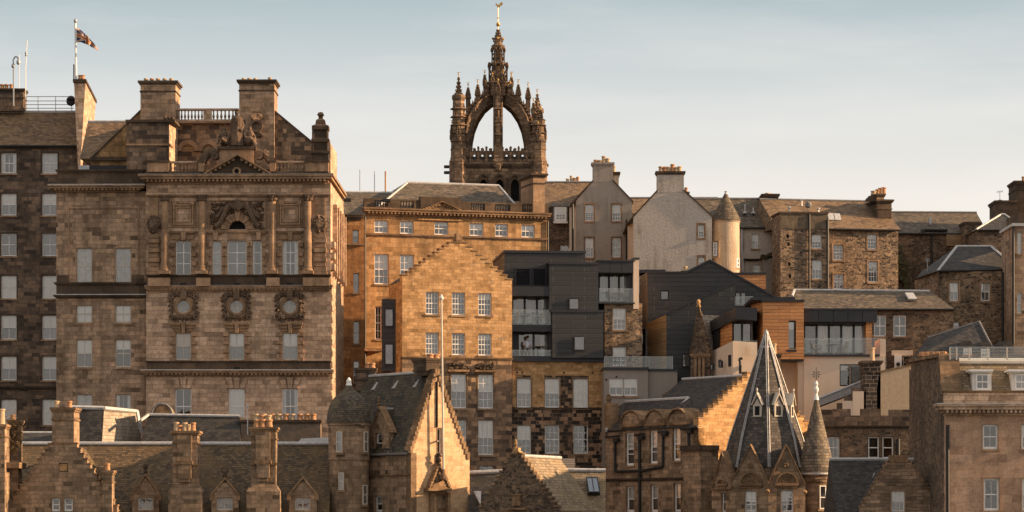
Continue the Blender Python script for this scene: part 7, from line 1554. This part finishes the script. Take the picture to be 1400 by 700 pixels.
# slate roof and little crow-stepped gable bottom right
Yr = Bld('low_slate_range', 'low slate roof with a lead ridge, between the cone turret and lower right stepped gable', 'house', 1180, 169.3, 0, wall='rubbled')
k = MB(); Yr.box(k, 1144, 712, 1290, 800, .2, 7); k.build('wall', 'rubbled', Yr.root)
Yr.roof(1143, 1292, 712, 628, 3.6, 'slated', ridge='lead', gutter=False)
Yg = Bld('crow_stepped_gable_house', 'crow-stepped rubble gable with a flat topped apex at lower right, one white window', 'house', 1229, 166, 0, wall='mixed2')
Yg.win(1218.5, 671, 1237, 699.5, 3, 2, 'half', surround='trim', sur=2)
Yg.crowgable(1176, 699, 1288, 699, 1215, 1243, 632, 12, 800, 'mixed2', depth=.5, m=13, stepmat='step'); Yg.part('apex_block', 'step', 1216, 622, 1242, 632.3, .02, .5)
k = MB(); P_ = [Yg.P(1180, 699, .4), Yg.P(1285, 699, .4), Yg.P(1244, 640, .4), Yg.P(1214, 640, .4)]; k.loft(P_, [p + Yg.n * 8 for p in P_]); k.build('roof', 'slated', Yg.root)
k = MB(); k.path([Yr.P(1183, 690, .6), Yr.P(1196, 648, 2.4), Yr.P(1212, 640, 2.7)], .08); k.build('lead_valley', 'lead', Yr.root)
# Z right-hand ashlar building
Zb = Bld('ashlar_corner_building', 'smooth ashlar building at lower right with a bold cornice, white dormers and glass roof railing', 'building', 1345, 160, 0, wall='ashz')
Zb.win(1343.5, 580, 1364.5, 614, 2, 2, 'dark', bar=.02, fw=.1, surround='trim', sur=1); Zb.win(1345, 654, 1366, 698, 2, 2, 'dark', bar=.02, fw=.1, surround='trim', sur=1.6)
Zb.win(1396.5, 580, 1418, 614, 2, 2, 'half', fw=.1, surround='trim', sur=1); Zb.win(1397.5, 654, 1420, 698, 2, 2, 'half', fw=.1, surround='trim', sur=1.6)
Zb.rect(1293, 566, 1450, 800, depth=.6)
Zb.cornice(1280, 553, 1462, 568, .7, mat='tan2', dent=True, back=1, lead='lead'); Zb.part('parapet', 'tan2', 1291, 536.5, 1450, 552, .05, .5); Zb.cornice(1289, 534, 1452, 537, .12, d=.05, mat='step', name='parapet_coping', back=.5)
a0 = Zb.s_(1293.3)
k = MB(); z1 = Zb.z_(553)
k.hexa([Zb.W(a0, .6, -6), Zb.W(a0 + .6, .6, -6), Zb.W(a0 + .6, 14.8, -6), Zb.W(a0, 14.8, -6), Zb.W(a0, .6, Zb.z_(535)), Zb.W(a0 + .6, .6, Zb.z_(535)), Zb.W(a0 + .6, 14.8, Zb.z_(505, 14.8)), Zb.W(a0, 14.8, Zb.z_(505, 14.8))]); k.build('flank_wall', 'rubbled', Zb.root)
k = MB(); k.hexa([Zb.W(a0 + .02, .9, Zb.z_(538)), Zb.W(a0 + .58, .9, Zb.z_(538)), Zb.W(a0 + .58, 14.7, Zb.z_(538)), Zb.W(a0 + .02, 14.7, Zb.z_(538)), Zb.W(a0 + .02, 2.2, Zb.z_(485, 2.2)), Zb.W(a0 + .58, 2.2, Zb.z_(485, 2.2)), Zb.W(a0 + .58, 14, Zb.z_(492, 14)), Zb.W(a0 + .02, 14, Zb.z_(492, 14))]); k.build('mutual_gable', 'rubbled', Zb.root)
k = MB(); k.hexa([Zb.W(a0 - .1, .75, Zb.z_(538)), Zb.W(a0 + 1.0, .75, Zb.z_(538)), Zb.W(a0 + 1.0, 1.1, Zb.z_(538)), Zb.W(a0 - .1, 1.1, Zb.z_(538)), Zb.W(a0 - .1, 2.0, Zb.z_(483, 2)), Zb.W(a0 + 1.0, 2.0, Zb.z_(483, 2)), Zb.W(a0 + 1.0, 2.4, Zb.z_(483, 2)), Zb.W(a0 - .1, 2.4, Zb.z_(483, 2))]); k.build('gable_skew', 'step', Zb.root)
k = MB(); k.hexa([Zb.W(a0 - .12, 2.0, Zb.z_(488, 2)), Zb.W(a0 + .7, 2.0, Zb.z_(488, 2)), Zb.W(a0 + .7, 14.2, Zb.z_(495, 14)), Zb.W(a0 - .12, 14.2, Zb.z_(495, 14)), Zb.W(a0 - .12, 2.0, Zb.z_(483, 2)), Zb.W(a0 + .7, 2.0, Zb.z_(483, 2)), Zb.W(a0 + .7, 14.2, Zb.z_(491, 14)), Zb.W(a0 - .12, 14.2, Zb.z_(491, 14))]); k.build('gable_coping', 'step', Zb.root)
for i in range(5): c = Zb.W(a0 + .3, 3 + i * 2.1, Zb.z_(484, 3 + i * 2)); k = MB(); k.lathe(c, [(.2, -.1), (.2, .12), (.13, .14), (0, .14)], 10); k.build('chimney_pot', 'clay', Zb.root)
k = MB(); e0, e1 = Zb.W(a0 + 1, .9, Zb.z_(537)), Zb.W(Zb.s_(1450), .9, Zb.z_(537)); q0, q1 = Zb.W(a0 + 1, 2.4, Zb.z_(495, 2.4)), Zb.W(Zb.s_(1450), 2.4, Zb.z_(495, 2.4)); k.loft([e0, e1, q1, q0], [p + Vector((0, 8, 0)) for p in (e0, e1, q1, q0)]); mr = k.build('mansard_roof', 'slatep2', Zb.root)
k = MB(); k.tube(q0 + Vector((0, -.05, .05)), q1 + Vector((0, -.05, .05)), .16, n=8); k.build('lead_roll', 'white', mr)
for x0, x1, lx in ((1333.5, 1352, 1325), (1387, 1406, 1378)):
    D0 = Bld('q', '', '', x0, 160.75, 0, root=Zb.root); k = MB(); D0.box(k, x0 - 3.5, 508, x1 + 3.5, 537, 0, 1.6); dm = k.build('dormer', 'white', Zb.root)
    k = MB(); D0.box(k, x0 - 8, 505, x1 + 6, 507.8, -.3, 1.7); D0.box(k, x0 - 5.5, 507.8, x1 + 4.5, 510, -.15, 1.65); k.build('dormer_hood', 'white', dm)
    D0.win(x0, 511, x1, 533.5, 2, 2, 'net', hole=False, rec=-.07, d=-.02, room=False, parent=dm, sill='white', fw=.09)
D0 = Bld('q', '', '', 1345, 161.8, 0, root=Zb.root); balglass(D0, 1298, 1450, 475, 492, 0, None, 1)
k = MB()
for x in (1299, 1308, 1325.5, 1350.5, 1377, 1402, 1430): D0.box(k, x - 1, 475, x + 1, 492, -.06, .03)
for y in (476, 480, 484, 488): k.tube(D0.P(1298, y, .08), D0.P(1450, y, .08), .015, n=4)
k.build('railing', 'offw', Zb.root)
Zb.pipe([(1295.5, 581), (1296.5, 700)], .1)
# ------------------------------------------------------------------ rooftop clutter seen against the sky
def tv_aerial(x, y, yb, D, label):
    rt = empty('tv_aerial', pxw(x, yb, D), label, 'aerial', 'television aerials on the skyline')
    k = MB(); k.tube(pxw(x, yb, D), pxw(x, y, D), .022, n=5); k.build('pole', 'steel', rt)
    k = MB(); k.tube(pxw(x - 4, y + .6, D), pxw(x + 4, y - .6, D), .016, n=4)
    for i in range(5): q = pxw(x - 3.6 + i * 1.8, y + .5 - i * .25, D); k.tube(q + Vector((0, -.22, 0)), q + Vector((0, .22, 0)), .012, n=4); k.tube(q + Vector((0, 0, -.1)), q + Vector((0, 0, .1)), .012, n=4)
    k.build('antenna', 'steel', rt)
tv_aerial(1367, 262, 275, 227, 'small television aerial on the stepped chimney block at the far right')
tv_aerial(935, 222, 236, 214.5, 'small television aerial beside the six pots of the large harled gable') if False else None
